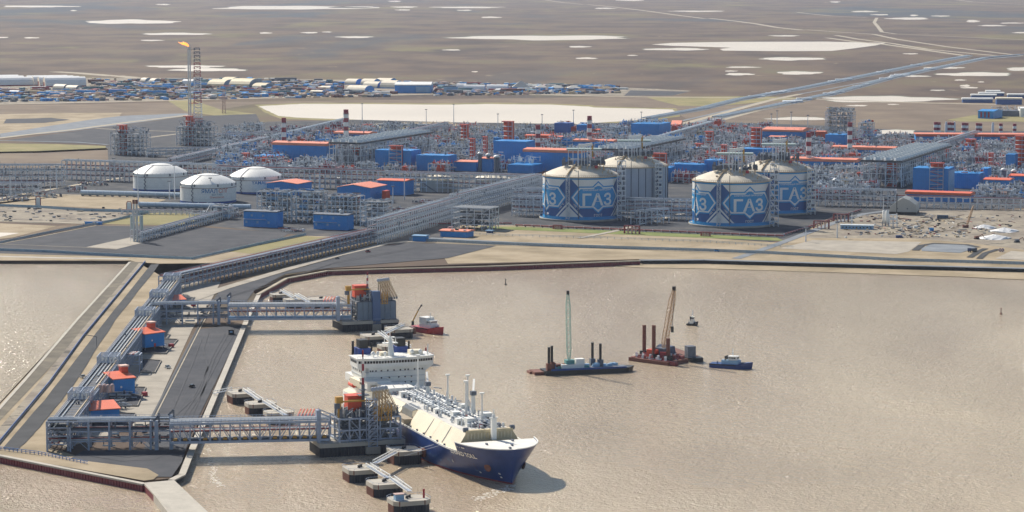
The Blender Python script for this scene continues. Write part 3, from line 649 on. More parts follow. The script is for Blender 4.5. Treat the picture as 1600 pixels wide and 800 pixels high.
def gangway(u0, v0, u1, v1, z0, z1, label, wd=2.6):
    p, q = G(u0, v0, z0), G(u1, v1, z1); d = q - p; L = d.length; t = thing('gangway', label, 'gangway', p, math.atan2(d.y, d.x), 'white gangways between dolphins')
    dz = q.z - p.z; f = MB(); x1 = math.hypot(d.x, d.y)
    for y in (-wd / 2, wd / 2):
        for h in (0, 1.6): f.beam((0, y, h), (x1, y, dz + h), .35)
        n = max(3, int(L / 2.5))
        for i in range(n + 1): s = i / n; f.beam((x1 * s, y, dz * s), (x1 * s, y, dz * s + 1.6), .2)
    f.build('side_truss', WHITE, t); MB().beam((0, 0, .1), (x1, 0, dz + .1), wd - .3, .15).build('walkway', JST, t)
for a in [(575, 728, 606, 747, 'gangway linking the left and middle dolphins at the bottom'), (612, 748, 640, 768, 'gangway linking the middle dolphin to the one with the blue shelter'), (586, 724, 620, 706, 'gangway rising from the left front dolphin to the breasting dolphin'),
          (383, 610, 408, 627, 'gangway between the two leftmost dolphins behind the near trestle'), (413, 628, 446, 649, 'gangway from the second dolphin toward the near trestle'), (440, 455, 463, 468, 'gangway on the dolphin in the far corner'), (463, 461, 482, 472, 'gangway behind the far trestle'),
          (593, 520, 614, 536, 'gangway on the left dolphin in front of the far platform'), (602, 521, 630, 508, 'gangway rising to the breasting dolphin beside the red tug'), (622, 534, 640, 543, 'gangway reaching the dolphin behind the bridge')]:
    gangway(a[0], a[1], a[2], a[3], 7.2, 7.2, a[4])
gangway(333, 615, 362, 609, 4.5, 7, 'thin footbridge from the quay to the leftmost dolphin', 1.4)
t = thing('fender_frame', 'orange red frame on the hidden dolphin behind the near trestle', 'frame', G(464, 655, 5)); f = MB()
for i in range(6): f.beam((i * 2, 0, 1), (i * 2 + 2, 7, 5), .7)
f.build('bar', ORANGE, t); MB().box(6, 4, 0, 12, 7, 2).build('base', STEELD, t)
t = thing('fender_frame', 'orange frame on the dolphin behind the far trestle', 'frame', G(505, 473, 5)); f = MB()
for i in range(5): f.beam((i * 2.4, 0, 1), (i * 2.4 + 2, 7, 4), .7)
f.build('bar', ORANGE, t); MB().box(5, 4, 0, 11, 6, 1.6).build('base', STEELD, t)

# ------------------------------------------------------------------ jetty platforms
def platform(u, v, wd, dp, label, far=False, rot=.32):
    a = G(u, v, 0); t = thing('loading_platform', label, 'platform', a, rot)
    MB().box(wd / 2, dp / 2, 5.4, wd, dp, 2.3).build('concrete_deck', CONC, t)
    MB().box(wd / 2, dp / 2, -1, wd - 1.2, dp - 1.2, 6.38).build('pile_wall', DKBLUE, t)
    sp = MB().box(0, 0, -1, .9, .6, 6.38).mesh('sheet_pile', DKBLUE)
    for i in range(int(wd / 1.9)): inst('sheet_pile', sp, t, (1.3 + i * 1.9, .3, 0))
    for i in range(int(dp / 1.9)): inst('sheet_pile', sp, t, (.3, 1.3 + i * 1.9, 0), PI / 2)
    z0 = 7.7; fr = MB()
    X0, X1, Y0, Y1 = (12, wd - 2, 3, dp - 3); nx = 6
    hh = 13 if not far else 14
    for i in range(nx + 1):
        for y in (Y0, (Y0 + Y1) / 2, Y1): fr.box(X0 + (X1 - X0) * i / nx, y, z0, .9, .9, hh)
    for zz in (.8, hh * .5, hh):
        for y in (Y0, (Y0 + Y1) / 2, Y1): fr.beam((X0, y, z0 + zz), (X1, y, z0 + zz), .8, .9)
        for i in range(nx + 1): x = X0 + (X1 - X0) * i / nx; fr.beam((x, Y0, z0 + zz), (x, Y1, z0 + zz), .7)
    if not far:
        for i in range(nx):
            x = X0 + (X1 - X0) * i / nx; x2 = X0 + (X1 - X0) * (i + 1) / nx
            fr.beam((x, Y0, z0 + .8), ((x + x2) / 2, Y0, z0 + hh * .5), .45); fr.beam((x2, Y0, z0 + .8), ((x + x2) / 2, Y0, z0 + hh * .5), .45)
            if i % 2: fr.beam((x, Y0, z0 + hh), (x2, Y0, z0 + hh * .5), .45)
    fr.build('steel_frame', JST if not far else STEELD, t)
    MB().box((X0 + X1) / 2, (Y0 + Y1) / 2, z0 + hh * .5 + .3, X1 - X0, Y1 - Y0, .2).box((X0 + X1) / 2, (Y0 + Y1) / 2, z0 + hh + .4, X1 - X0, Y1 - Y0, .2).build('grating_floor', DECK, t)
    if far:
        pn = MB().box(0, 0, 0, (X1 - X0) / 7 - .3, .25, hh - 1).mesh('wind_panel', mat('slate_panel', '66788A', .6, 0, .12, .2))
        for i in range(7): inst('wind_panel', pn, t, (X0 + (X1 - X0) * (i + .5) / 7, Y0 - .7, z0 + 1))
    st = MB(); s2 = MB(); s3 = MB()
    for _ in range(230):
        x = R.uniform(X0 + 1, X1 - 1); y = R.uniform(Y0 + 1, Y1 - 1); zz = z0 + hh + .6; q = R.random()
        if q < .35: st.box(x, y, zz, R.uniform(.4, 2), R.uniform(.4, 2), R.uniform(1, 5))
        elif q < .7: s2.tube((x, y, zz + R.uniform(0, 4)), (x + R.uniform(1, 5), y + R.uniform(-1, 1), zz + R.uniform(0, 5)), R.uniform(.2, .45))
        else: s2.tube((x, y, zz), (x, y, zz + R.uniform(2, 6)), R.uniform(.2, .5))
        if _ < 120: s3.tube((R.uniform(X0, X1 - 6), y, z0 + R.uniform(1, 11)), (R.uniform(X0 + 6, X1), y, z0 + R.uniform(1, 11)), R.uniform(.2, .5))
    st.build('valve_station', STEELD, t, kind='stuff'); s2.build('top_pipework', PIPE, t, kind='stuff'); s3.build('inner_pipework', PIPED, t, kind='stuff')
    rl = MB()
    for (x0, y0, x1, y1) in ((0, 0, wd, 0), (wd, 0, wd, dp), (0, 0, 0, dp)): rl.beam((x0, y0, 8.9), (x1, y1, 8.9), .15)
    for i in range(int(wd / 2)): rl.box(i * 2, 0.1, 7.7, .14, .14, 1.2)
    rl.build('handrail', JST, t)
    return t, z0 + hh
pl, ztop = platform(500, 715.5, 50, 26, 'near loading platform with steel frames, beside the blue ship')
pl2, ztop2 = platform(536, 519, 44, 34, 'far loading platform clad in slate panels, with no ship alongside', True)
def plat_gear(pl, zt, dx, far):
    lab = 'far platform' if far else 'near platform'
    M = pl.matrix_basis.copy(); rz = pl.rotation_euler.z
    def at(x, y, z=0): c, s = math.cos(rz), math.sin(rz); return Vector((pl.location.x + x * c - y * s, pl.location.y + x * s + y * c, z))
    W = 50 if not far else 44
    x0 = (19 if not far else 12)
    b = thing('control_cabin', 'orange control cabin raised on the ' + lab, 'cabin', at(x0, 10, zt), rz); MB().box(5, 4, 3, 10, 8, 8.5).build('wall', ORANGE, b); MB().box(5, 4, 11.5, 10.6, 8.6, .5).build('roof', ORANGE, b)
    for x in (.6, 9.4):
        for y in (.6, 7.4): MB().box(x, y, 0, .6, .6, 3).build('leg', STEELD, b)
    MB().box(5, -.1, 9, 10, .3, 1).build('trim_band', YEL, b)
    c = thing('pedestal_crane', 'yellow pedestal crane beside the orange cabin on the ' + lab, 'crane', at(x0 - 6, 6, zt - 1), rz); MB().lathe([(1.1, 0), (1, 10), (1.3, 10.2)], 10).build('pedestal', YEL, c); MB().box(-.2, 0, 10, 4, 3.5, 3.6).build('crane_house', YEL, c); MB().box(-1.6, -1, 7, 3, 2, 3).build('winch', STEELD, c); MB().beam((1, 0, 10.6), (22 if not far else 18, 2, 10.2), .9).build('boom', YEL, c)
    tw = thing('access_tower', 'tall lattice stair tower standing at the front of the near platform' if not far else 'tall slate blue panelled tower at the front of the far platform', 'tower', at(28 if not far else 24, -2 if not far else 0, 5), rz)
    hh = 27 if not far else 25
    if far: MB().box(2.5, 2.5, 0, 6, 5, hh).build('panel_cladding', mat('slate_blue', '43608A', .5), tw); MB().box(2.5, 2.5, -5, 7, 6, 5).build('foot', CONCD, tw)
    else:
        f = MB(); s = MB()
        for x in (0, 5):
            for y in (0, 5): f.box(x, y, 0, .5, .5, hh)
        for k in range(10):
            z = k * hh / 9
            for p, q in (((0, 0), (5, 0)), ((5, 0), (5, 5)), ((0, 0), (0, 5)), ((0, 5), (5, 5))): f.beam((*p, z), (*q, z), .35)
            if k < 9: f.beam((0, 0, z), (5, 0, z + hh / 9), .3); f.beam((5, 5, z), (0, 5, z + hh / 9), .3); s.beam((1, 2.5, z), (4, 2.5, z + hh / 9), 1.2, .3)
        f.build('lattice', JST, tw); s.build('stair_flight', DECK, tw); MB().box(2.5, 2.5, -4, 8, 7, 4).build('foot', CONCD, tw)
    mt = thing('signal_mast', 'red and white striped lattice mast on the ' + lab, 'mast', at(x0 + (9 if not far else 10), 10, zt + 2), rz); z = 0
    hs = 36 if not far else 20
    MB().tube((0, 0, 0), (0, 0, hs * .45), 1, 8).build('lower_mast', STEELD, mt); MB().box(0, 0, hs * .28, 6, 6, .4).box(0, 0, hs * .36, 4, 4, .4).build('ring_platform', STEELD, mt)
    for k in range(5): MB().tube((0, 0, hs * (.45 + .11 * k)), (0, 0, hs * (.45 + .11 * (k + 1)) - .02), .75 if k < 3 else .5, 6).build('mast_band', RED if k % 2 == 0 else WHITE, mt)
    for i in range(5):
        x = x0 + 13 + i * 2.1; y = 3 + i * .9
        if far: y = 4 + i * 1.2; x = x0 + 17 + i * 2.2
        A = thing('loading_arm', 'beige loading arm folded upright, %s of the five on the %s' % (['leftmost', 'second from left', 'middle one', 'fourth from left', 'rightmost'][i], lab), 'loading arm', at(x, y, zt), rz, 'loading arms on the ' + lab)
        MB().tube((0, 0, 0), (0, 0, 16), .45, 8).tube((1.3, 0, 0), (1.3, 0, 15), .25, 6).build('riser', TAN, A)
        MB().tube((0, 0, 16), (6.5, -1, 2.5), .4, 8).tube((.6, 0, 17), (7, -1, 3), .2, 6).build('outboard_arm', TAN, A)
        MB().tube((0, -.4, 16.2), (0, .4, 16.2), 1.3, 12).build('pulley', JST, A); MB().box(6.6, -1, 1.2, 1.2, 1.2, 1.6).build('coupler', STEELD, A)
    gf = thing('arm_frame', 'yellow ochre framework beneath the loading arms on the ' + lab, 'frame', at(x0 + 13.5, 2, zt - 2), rz); f = MB()
    for i in range(6):
        f.box(i * 2, 0, 0, .45, .45, 9)
        for k in range(2): f.beam((i * 2, 0, k * 4.4 + .5), (min(10, i * 2 + 2), 0, k * 3.4 + .5), .35); f.beam((i * 2, 0, k * 4.4), (min(10, i * 2 + 2), 0, k * 4.4 + 4), .25)
    f.build('lattice', YEL, gf)
    cv = thing('inclined_gallery', 'inclined pipe gallery rising from the trestle end of the ' + lab, 'gallery', at(1 if not far else -2, 6, 7.7), rz); f = MB()
    for y in (0, 3): f.beam((0, y, 17), (13, y, 11), .6); f.beam((0, y, 19), (13, y, 13), .4)
    f.box(0, 1.5, 0, 2.5, 3.5, 18.5); f.build('gallery_frame', JST, cv)
plat_gear(pl, ztop, 0, False); plat_gear(pl2, ztop2, 0, True)

# wear on the jetty surfaces
TRK = noise_mat('tyre_mark', [(.35, '45484E'), (.65, '505257')], .2); JNT = noise_mat('slab_joint', [(.4, '7E7A72'), (.6, '8C877D')], .2)
for pts in ([(352, 520), (330, 560), (312, 610), (282, 655), (262, 690)], [(356, 522), (334, 562), (317, 612), (288, 657)], [(370, 515), (345, 555), (322, 600), (300, 650), (285, 700)], [(326, 520), (318, 545), (325, 575), (300, 625), (262, 660)], [(315, 530), (300, 570), (270, 640)], [(140, 712), (190, 720), (240, 718), (275, 700)], [(150, 709), (200, 714), (262, 706)],
            [(350, 466), (420, 446), (520, 412), (640, 390), (700, 388)], [(360, 462), (430, 440), (530, 408), (660, 385)], [(30, 385), (140, 389), (300, 396), (400, 376)], [(60, 381), (150, 366), (260, 370), (380, 370)], [(50, 384), (160, 392), (290, 400)]):
    strip('tyre_track', pts, .9, LZ + .55, TRK)
for f in range(11):
    v0 = 470 + f * 18; u0 = 300 - (v0 - 470) * .36; strip('slab_joint', [(u0 - 34, v0), (u0 + 28 - f * 1.0, v0)], .35, LZ + .33, JNT)

# ------------------------------------------------------------------ the gas carrier
def carrier():
    bow, st = G(800, 757, 0), G(584, 640, 0); d = bow - st; L = d.length; an = math.atan2(d.y, d.x)
    t = thing('gas_carrier_ship', 'long navy blue gas carrier with cream deck and white bridge moored at the near platform', 'ship', st, an)
    B = 23.5; ZD = 14.0; ZF = 19.6; xb = L - 28
    def hb(x, z):
        q = max(0, min(1, z / 20)); xs = (L - 86) * (1 - q) + (L - 46) * q; xe = L + 4 * q; 
        y = B
        if x > xs: u = min(1, (x - xs) / (xe - xs)); y = B * max(0, 1 - u ** (1.7 + 1.4 * q)) ** (.95 - .42 * q)
        if x < 14: u = (14 - x) / 14; y = B * (1 - .45 * u ** 2.2)
        return y
    def shell(x0, x1, zs, nx, m, name, off=0.0, dens=1.0):
        mb = MB(); 
        for side in (-1, 1):
            n = len(mb.v)
            for i in range(nx + 1):
                f = i / nx; 
                for z in zs:
                    xe = L + 4 * max(0, min(1, z / 20)); X1 = xe if x1 is None else x1
                    x = x0 + (X1 - x0) * (1 - (1 - f) ** dens); mb.v.append((x, side * (hb(x, z) + off), z))
            k = len(zs)
            for i in range(nx):
                for j in range(k - 1):
                    a = n + i * k + j; q = (a, a + k, a + k + 1, a + 1); mb.f.append(q if side < 0 else q[::-1])
        if x0 <= 0.01: mb.poly([(0, -hb(0, z), z) for z in zs] + [(0, hb(0, z), z) for z in reversed(zs)])
        return mb.build(name, m, t, True)
    shell(58, None, [0.9, 4, 8, 11, ZD], 110, NAVY, 'hull', dens=1.5)
    shell(xb, None, [ZD, 16.5, 18.5, ZF], 80, NAVY, 'forecastle_plating', dens=1.6)
    shell(0, None, [-2, 0.9], 50, mat('red_boot_topping', '7E2A2C', .5, 0, .2, .1), 'boot_topping', dens=1.5)
    shell(0, 58, [0.9, 3], 12, NAVY, 'stern_hull'); shell(0, 58, [3, 8, ZD + 1.5], 16, WHITE, 'stern_casing')
    def deck(x0, x1, z, m, name, nx=30):
        mb = MB(); P = [(x0 + (x1 - x0) * (1 - (1 - i / nx) ** 1.8)) for i in range(nx + 1)]
        mb.poly([(x, -hb(x, z) + .05, z) for x in P] + [(x, hb(x, z) - .05, z) for x in reversed(P)]); return mb.build(name, m, t)
    deck(0, 57.9, ZD + 1.3, CREAM, 'stern_deck'); deck(58, xb + 2, ZD - .4, mat('deck_cream', 'D3C7AB', .6, 0, .1, .1), 'main_deck'); deck(xb, L + 3.8, ZF - .7, mat('deck_white', 'DCDAD2', .6, 0, .1, .1), 'forecastle_deck')
    r = MB()
    for s in (-1, 1):
        for i in range(40): x = 60 + (xb - 62) * i / 40; x2 = 60 + (xb - 62) * (i + 1) / 40; r.beam((x, s * (hb(x, ZD) - .2), ZD + .3), (x2, s * (hb(x2, ZD) - .2), ZD + .3), .5, .9)
        for i in range(26):
            x = xb + (L + 3.85 - xb) * (1 - (1 - i / 26) ** 2); x2 = xb + (L + 3.85 - xb) * (1 - (1 - (i + 1) / 26) ** 2); r.beam((x, s * hb(x, ZF), ZF + .1), (x2, s * hb(x2, ZF), ZF + .1), .4, .5)
    r.build('gunwale', WHITE, t)
    # trunk with sloped sides, interrupted at the manifold
    xa, xm0, xm1, xz = 62, L * .5 - 14, L * .5 + 10, L - 36
    ZT = 22.5; yo, yi = 21, 15
    def prof(x):
        k = 1.0 if x < L - 75 else max(.9, 1 - (x - (L - 75)) / 39 * .1)
        return yo * k, yi * k
    def trunk(x0, x1, name, cut=False):
        mb = MB(); xs_ = [x0, x1] if x1 < L - 75 else [x0, L - 75, x1]
        for xA, xB in zip(xs_, xs_[1:]):
            a, b = prof(xA), prof(xB); c = 5 if cut else 0
            A = [(-a[0] + c, ZD - .4), (-a[1] + (1 if cut else 0), ZT), (a[1] - (1 if cut else 0), ZT), (a[0] - c, ZD - .4)]; Bq = [(-b[0] + c, ZD - .4), (-b[1] + (1 if cut else 0), ZT), (b[1] - (1 if cut else 0), ZT), (b[0] - c, ZD - .4)]
            n = len(mb.v); mb.v += [(xA, y, z) for y, z in A] + [(xB, y, z) for y, z in Bq]
            for i in range(3): mb.f.append((n + i + 1, n + i, n + 4 + i, n + 5 + i))
            mb.f.append((n, n + 1, n + 2, n + 3)); mb.f.append((n + 7, n + 6, n + 5, n + 4))
        return mb.build(name, CREAM, t)
    trunk(xa, xm0, 'trunk_deck_cover'); trunk(xm0 + .01, xm1 - .01, 'trunk_deck_cover', True); trunk(xm1, L - 75.2, 'trunk_deck_cover'); trunk(L - 74.8, xz, 'trunk_deck_cover')
    for x0, x1 in ((xa + .3, xm0 - .3), (xm0 + .3, xm1 - .3), (xm1 + .3, xz - 3)):
        w_ = prof(x1)[1] * 2 - .8; MB().box((x0 + x1) / 2, 0, ZT - .2, x1 - x0, w_, .32).build('trunk_top', mat('trunk_top_grey', 'C4C3BE', .6, 0, .12, .15), t)
    for x in (xm1 + 30, xm1 + 58): pr = prof(x); MB().beam((x, -pr[0] - .05, ZD), (x, -pr[1] - .05, ZT), .25).build('expansion_seam', STEELD, t)
    fb = MB(); a = prof(xz)
    fb.poly([(xz + .1, -a[0], ZD), (xz + .1, a[0], ZD), (xz + .1, a[1], ZT), (xz + .1, -a[1], ZT)]); fb.box(xz - 1, 0, ZT, 3, a[1] * 2, 1.4); o = fb.build('front_bulkhead', mat('bulkhead_beige', 'C5B795', .6, 0, .1, .3), t)
    for i in range(14): MB().box(xz + .3, -a[1] + 1 + i * (a[1] * 2 - 2) / 13, ZF - .6, .5, .35, ZT - ZF + .3).build('stiffener', CREAM, t)
    MB().box(xm0 + 12, -B + 4.5, ZD, 22, 8, 3.4).build('manifold_platform', mat('manifold_deck', '9B8F7C', .6, 0, .2, .3), t)
    MB().box(xm0 + 12, B - 4.5, ZD, 22, 8, 3.4).build('manifold_platform', mat('manifold_deck', '9B8F7C'), t)
    lp = MB().tube((0, 0, 0), (0, 0, 4), .4, 6).tube((0, 0, 4), (0, 5, 5.5), .4, 6).tube((0, 5, 5.5), (0, 7, 4), .4, 6).mesh('manifold_loop', PIPE)
    for i in range(8): inst('manifold_loop', lp, t, (xm0 + 3 + i * 2.4, -B + 6, ZD + 3.4))
    for i in range(4): inst('manifold_loop', lp, t, (xm0 + 3 + i * 4.4, B - 6, ZD + 3.4), PI)
    # trunk top piping
    for i in range(6):
        y = -4.5 + i * 1.9; MB().tube((xa + 6, y, ZT + 2.2), (xz - 14, y, ZT + 2.2), .42 + .12 * (i % 2), 8).build('cargo_pipe', [PIPE, PIPED, STEELD, PIPE, STEELD, WHITE][i], t)
    sp_ = MB().box(0, 0, 0, .5, 12, 2).box(0, 0, 1.8, 2.6, 13, .3).mesh('pipe_support', STEEL)
    for i in range(22): inst('pipe_support', sp_, t, (xa + 8 + i * (xz - xa - 26) / 21, 0, ZT))
    cl = MB(); cl2 = MB(); cl3 = MB()
    for c_ in range(5):
        cx = xa + 16 + c_ * (xz - xa - 24) / 4.3
        for _ in range(64):
            x = cx + R.gauss(0, 8); y = R.gauss(2, 6); q = R.random(); x = min(max(x, xa + 2), xz - 3); y = min(max(y, -12), 13)
            if q < .4: cl.tube((x, y, ZT), (x, y, ZT + R.uniform(1.5, 5)), R.uniform(.2, .7))
            elif q < .75: z = ZT + R.uniform(1, 4.5); cl2.tube((x, y, z), (min(xz - 2, x + R.uniform(2, 8)), y + R.uniform(-3, 3), z), R.uniform(.15, .4))
            else: cl3.box(x, y, ZT, R.uniform(.8, 2.4), R.uniform(.8, 2), R.uniform(.8, 2.6))
    cl.build('valve_group', STEEL, t, kind='stuff'); cl2.build('branch_pipework', PIPED, t, kind='stuff'); cl3.build('deck_locker', STEELD, t, kind='stuff')
    hs = MB().box(0, 0, 0, 4.5, 3.6, 3.4).mesh('deck_house', WHITE); hd = MB().box(2.3, 0, 0, .1, .9, 2).mesh('door', GLASS)
    for x, y, s in ((xm1 + 14, -8.5, .8), (xm1 + 34, -4, 1.2), (xm1 + 52, -8, 1), (xz - 22, -4, 1.3), (xm1 + 10, 9, 1.1), (xz - 30, 8.5, 1.6), (xm0 - 22, -9.5, 1)):
        h_ = inst('deck_house', hs, t, (x, y, ZT), 0, (s, s, s)); inst('door', hd, h_)
    for x, y in ((xm1 + 40, 1), (xz - 30, 1.5), (xz - 14, 0), (xm1 + 58, 3.6), (xm1 + 26, 2)): MB().lathe([(.9, 0), (1, .4), (1, 2.2), (.1, 2.6)], 10, x, y).build('red_hose_drum', mat('crimson', '9A1F2C', .5), t).location.z = ZT + .2
    MB().box(xm1 + 20, -8.3, ZT + .02, 10, 4, .05).build('yellow_deck_mark', mat('pale_yellow', 'C9B873', .6), t)
    # masts
    for x, y, h in ((xa + 22, 2, 23), (xm0 + 30, 1, 20), (xm1 + 38, 1, 21), (xz - 18, 2, 18), (xm0 + 36, 11, 20)):
        m = MB().tube((x, y, ZT), (x, y, ZT + h), .6, 10, .45).build('vent_mast', WHITE, t)
        c = MB().tube((x, y, ZT + h), (x, y, ZT + h + .8), 1.4, 10).box(x, y, ZT + h - 1, 3, .3, .3).build('vent_head', WHITE, t)
        l = MB()
        for dx, dy in ((3, 3), (-3, 3), (0, -4)): l.beam((x + dx, y + dy, ZT), (x, y, ZT + h * .35), .3)
        l.build('mast_stay', STEEL, t)
    def crane(x, y, h, bx, by):
        MB().tube((x, y, ZT), (x, y, ZT + h), 1.4, 12, 1.1).build('crane_pedestal', WHITE, t); MB().box(x, y, ZT + h, 3, 3, 2.4).build('crane_cab', STEELD, t); MB().beam((x, y, ZT + h + 1.4), (x + bx, y + by, ZT + h + 6), 1.1, 1.3).build('crane_boom', WHITE, t)
    crane(xm1 + 36, 6, 13, -16, 6); crane(xm0 - 16, 4, 7, -11, 3)
    # foremast and winches
    fm = MB().box(xz + 4, 1, ZF - .7, 2.6, 2.6, 12).build('foremast', WHITE, t); MB().box(xz + 4, 1, ZF + 11, 1, 5, .4).tube((xz + 4, 1, ZF + 11), (xz + 4, 1, ZF + 16), .4).lathe([(1.2, ZF + 12), (.8, ZF + 13)], 8, xz + 4, 1).build('mast_platform', WHITE, fm)
    for y in (-13.5, 13.5): MB().tube((xz - 1, y - 1.2, ZT + 1.6), (xz - 1, y + 1.2, ZT + 1.6), 1.3, 10).build('mooring_winch', STEELD, t)
    for x, y in ((xz + 12, 9), (xz + 18, -8), (xz + 25, 4), (L - 3, 0)): MB().box(x, y, ZF - .7, 2, 1, .9).build('mooring_bitt', STEELD, t)
    for i in range(12):
        x = xa + 10 + i * (xz - xa - 10) / 12; MB().box(x, -hb(x, ZD) + 1.4, ZD - .4, 1, 1, 1.7).build('deck_vent', STEELD, t)
    # superstructure
    def block(x0, x1, y0, y1, z0, z1, m=WHITE, name='accommodation_block'):
        return MB().box((x0 + x1) / 2, (y0 + y1) / 2, z0, x1 - x0, y1 - y0, z1 - z0).build(name, m, t)
    block(6, 56, -18, 18, ZD + 1.3, ZD + 7); block(16, 46, -19, 19, ZD + 7, ZD + 20); block(24, 40, -17, 17, ZD + 20, ZD + 21, CREAM, 'roof_deck')
    block(56, 78, -15, 2, ZD + 5, ZD + 12, WHITE, 'forward_machinery_house'); block(40, 56, -21, -6, ZD + 7, ZD + 13, WHITE, 'side_house'); block(4, 20, -19.5, -8, ZD + 7, ZD + 11.5, WHITE, 'stern_deck_house')
    sb = MB(); sb.prism([(56, -2), (56, -19), (42, -21), (22, -22), (20, -12)], ZD + 7.01, ZD + 11); sb.build('stepped_side_deck', CREAM, t)
    tx = text_bm('NO SMOKING', 2.2, .02); bm_obj(tx, 'warning_lettering', mat('crimson', '9A1F2C', .5), t, lambda a, b: (78.06, -5 + a, ZD + 9.3 + b))
    for z in (10.5, 13.8, 17.0): MB().box(31, 0, ZD + z, 30.6, 38.6, .25).build('deck_edge', mat('deck_edge_grey', 'B4B9BE'), t)
    zb = ZD + 20.05
    bg_ = MB(); bg_.prism([(30, -24), (46, -24), (49, -10), (49, 10), (46, 24), (30, 24)], zb, zb + 5.2); bw = bg_.build('bridge', WHITE, t)
    wg = MB(); 
    for s in (-1, 1): wg.poly([(46, s * 24, zb), (46, s * 17, zb - 5), (46, s * 17, zb)][::-s]); wg.poly([(45, s * 24, zb), (46, s * 24, zb), (46, s * 17, zb - 5), (45, s * 17, zb - 5)])
    wg.build('wing_bracket', WHITE, t)
    wl = [((46.1, -23.6), (49.1, -10)), ((49.1, -10), (49.1, 10)), ((49.1, 10), (46.1, 23.6))]
    for (p, q) in wl:
        n = int(math.dist(p, q) / 1.7)
        for i in range(n):
            f = (i + .5) / n; x = p[0] + (q[0] - p[0]) * f; y = p[1] + (q[1] - p[1]) * f; MB().box(x, y, zb + 2.6, .15, 1.35, 1.5, math.atan2(q[1] - p[1], q[0] - p[0]) - PI / 2).build('window_pane', GLASS, bw)
    for i in range(6): MB().box(32 + i * 2.2, -24.05, zb + 2.6, 1.6, .12, 1.4).build('window_pane', GLASS, bw)
    MB().prism([(29, -24.6), (46.6, -24.6), (49.8, -10), (49.8, 10), (46.6, 24.6), (29, 24.6)], zb + 5.2, zb + 5.7).build('bridge_roof', WHITE, t)
    rr = MB()
    for i in range(30): rr.box(49 - abs(i - 15) * .2, -24 + i * 1.66, zb + 5.7, .15, .15, 1.3)
    rr.beam((49, -10, zb + 7), (49, 10, zb + 7), .15); rr.beam((49, 10, zb + 7), (46, 24, zb + 7), .15); rr.beam((49, -10, zb + 7), (46, -24, zb + 7), .15); rr.build('roof_rail', WHITE, t)
    pw = MB().box(0, 0, 0, .15, .9, .9).mesh('window', GLASS)
    for z, ys in ((ZD + 17.3, [-16, -14.5, -12.5, -9, -5, -1, 3, 6, 8, 12, 15, 17]), (ZD + 13, [-9, -4, 2, 6, 10, 14]), (ZD + 9.6, [6, 10, 14])):
        for y in ys: inst('window', pw, t, (46.05, y, z))
    pw2 = MB().box(0, 0, 0, 1.1, .15, 1.4).mesh('window', GLASS)
    for x in (41, 43, 45, 48, 50): inst('window', pw2, t, (x, -21.05, ZD + 9.5))
    for x in (20, 24, 28, 33, 37): inst('window', pw2, t, (x, -19.05, ZD + 15.5))
    for y in (-14, 10):
        f = block(18, 27, y - 4, y + 4, ZD + 20, ZD + 29, mat('funnel_blue', '1B3F8A', .45, 0, .06, .2), 'funnel'); MB().box(22.5, y, ZD + 29, 7, 5.5, 5).build('funnel_top', BLACK, f)
        MB().tube((20, y - 5.3, ZD + 20), (20, y - 5.3, ZD + 33), .8, 8).tube((25, y + 5.2, ZD + 20), (25, y + 5.2, ZD + 32), .6, 8).build('exhaust_pipe', BLACK, f)
    rm = MB(); rm.tube((40, -1, zb + 5.7), (38, -1, zb + 17), 2.2, 8, 1.0).box(38, -1, zb + 13, 4, 9, .5).box(38, -1, zb + 16.5, 3, 6, .4).tube((38, -1, zb + 17), (38, -1, zb + 21), .3).beam((38, -4.5, zb + 13), (38, -4.5, zb + 16), .4).beam((38, 2.5, zb + 13), (38, 2.5, zb + 16), .4); rm.build('radar_mast', WHITE, t)
    for x, y, r_ in ((42, -13, 1.4), (42, -10, 1.0), (41, 12, 1.3), (42, 17, 1.2), (44, -6, .9)): MB().lathe([(.3, 0), (.4, 1), (r_, 1.6), (r_ * 1.05, 2.4), (r_ * .6, 3.3), (.05, 3.6)], 12, x, y).build('satellite_dome', WHITE, t, True).location.z = zb + 5.6
    MB().box(38, 15, zb + 5.7, 6, 8, 2.6).box(36, -5, zb + 5.7, 6, 5, 2).build('roof_locker', CREAM, t)
    MB().beam((44, 21, zb + 5.7), (42, 22, zb + 12), .5).beam((40, 22, zb + 5.7), (42, 22, zb + 12), .4).build('signal_yard', WHITE, t)
    MB().lathe([(1.9, 0), (1.7, 6), (1.2, 6), (1.0, 14)], 10, 12, -15).build('stern_vent', WHITE, t).location.z = ZD + 1.3; MB().lathe([(1.2, 0), (1, 1.6)], 8, 12, -15).build('stern_vent_cap', BLACK, t).location.z = ZD + 15.2
    a_ = MB(); a_.box(22, -19, ZD + 5, 8, 1, 5).beam((18, -21, ZD + 9), (30, -21, ZD + 9), .6).build('lifeboat_davit', STEELD, t); MB().tube((19, -21, ZD + 6.5), (28, -21, ZD + 6.5), 1.4, 8).build('lifeboat', ORANGE, t)
    # name and marks on the bow
    def onhull(x, z): return -(hb(x, z) + .45)
    def name_on(s, size, xc, zc, m, nm, sx=1.25):
        bm = text_bm(s, size, .09); bm_split(bm, 1.5); return bm_obj(bm, nm, m, t, lambda a, b: (xc + a * sx, onhull(xc + a * sx, zc + b), zc + b))
    name_on('EDUARD TOLL', 3.4, L - 24, 13.6, WHITE, 'name_lettering', 1.0)
    name_on('v  -  ==', 1.6, L - 22, 17.6, WHITE, 'bow_mark', 1.6); name_on('I', 2.0, L - 38, 7.2, WHITE, 'hull_mark'); name_on('o', 1.6, L - 18, 4.2, WHITE, 'hull_mark')
    SC = mat('scuffed_paint', '46618A', .6, 0, .3, .3); SR = mat('rust_run', '5A3A3A', .7, 0, .3, .3); RD = random.Random(5)
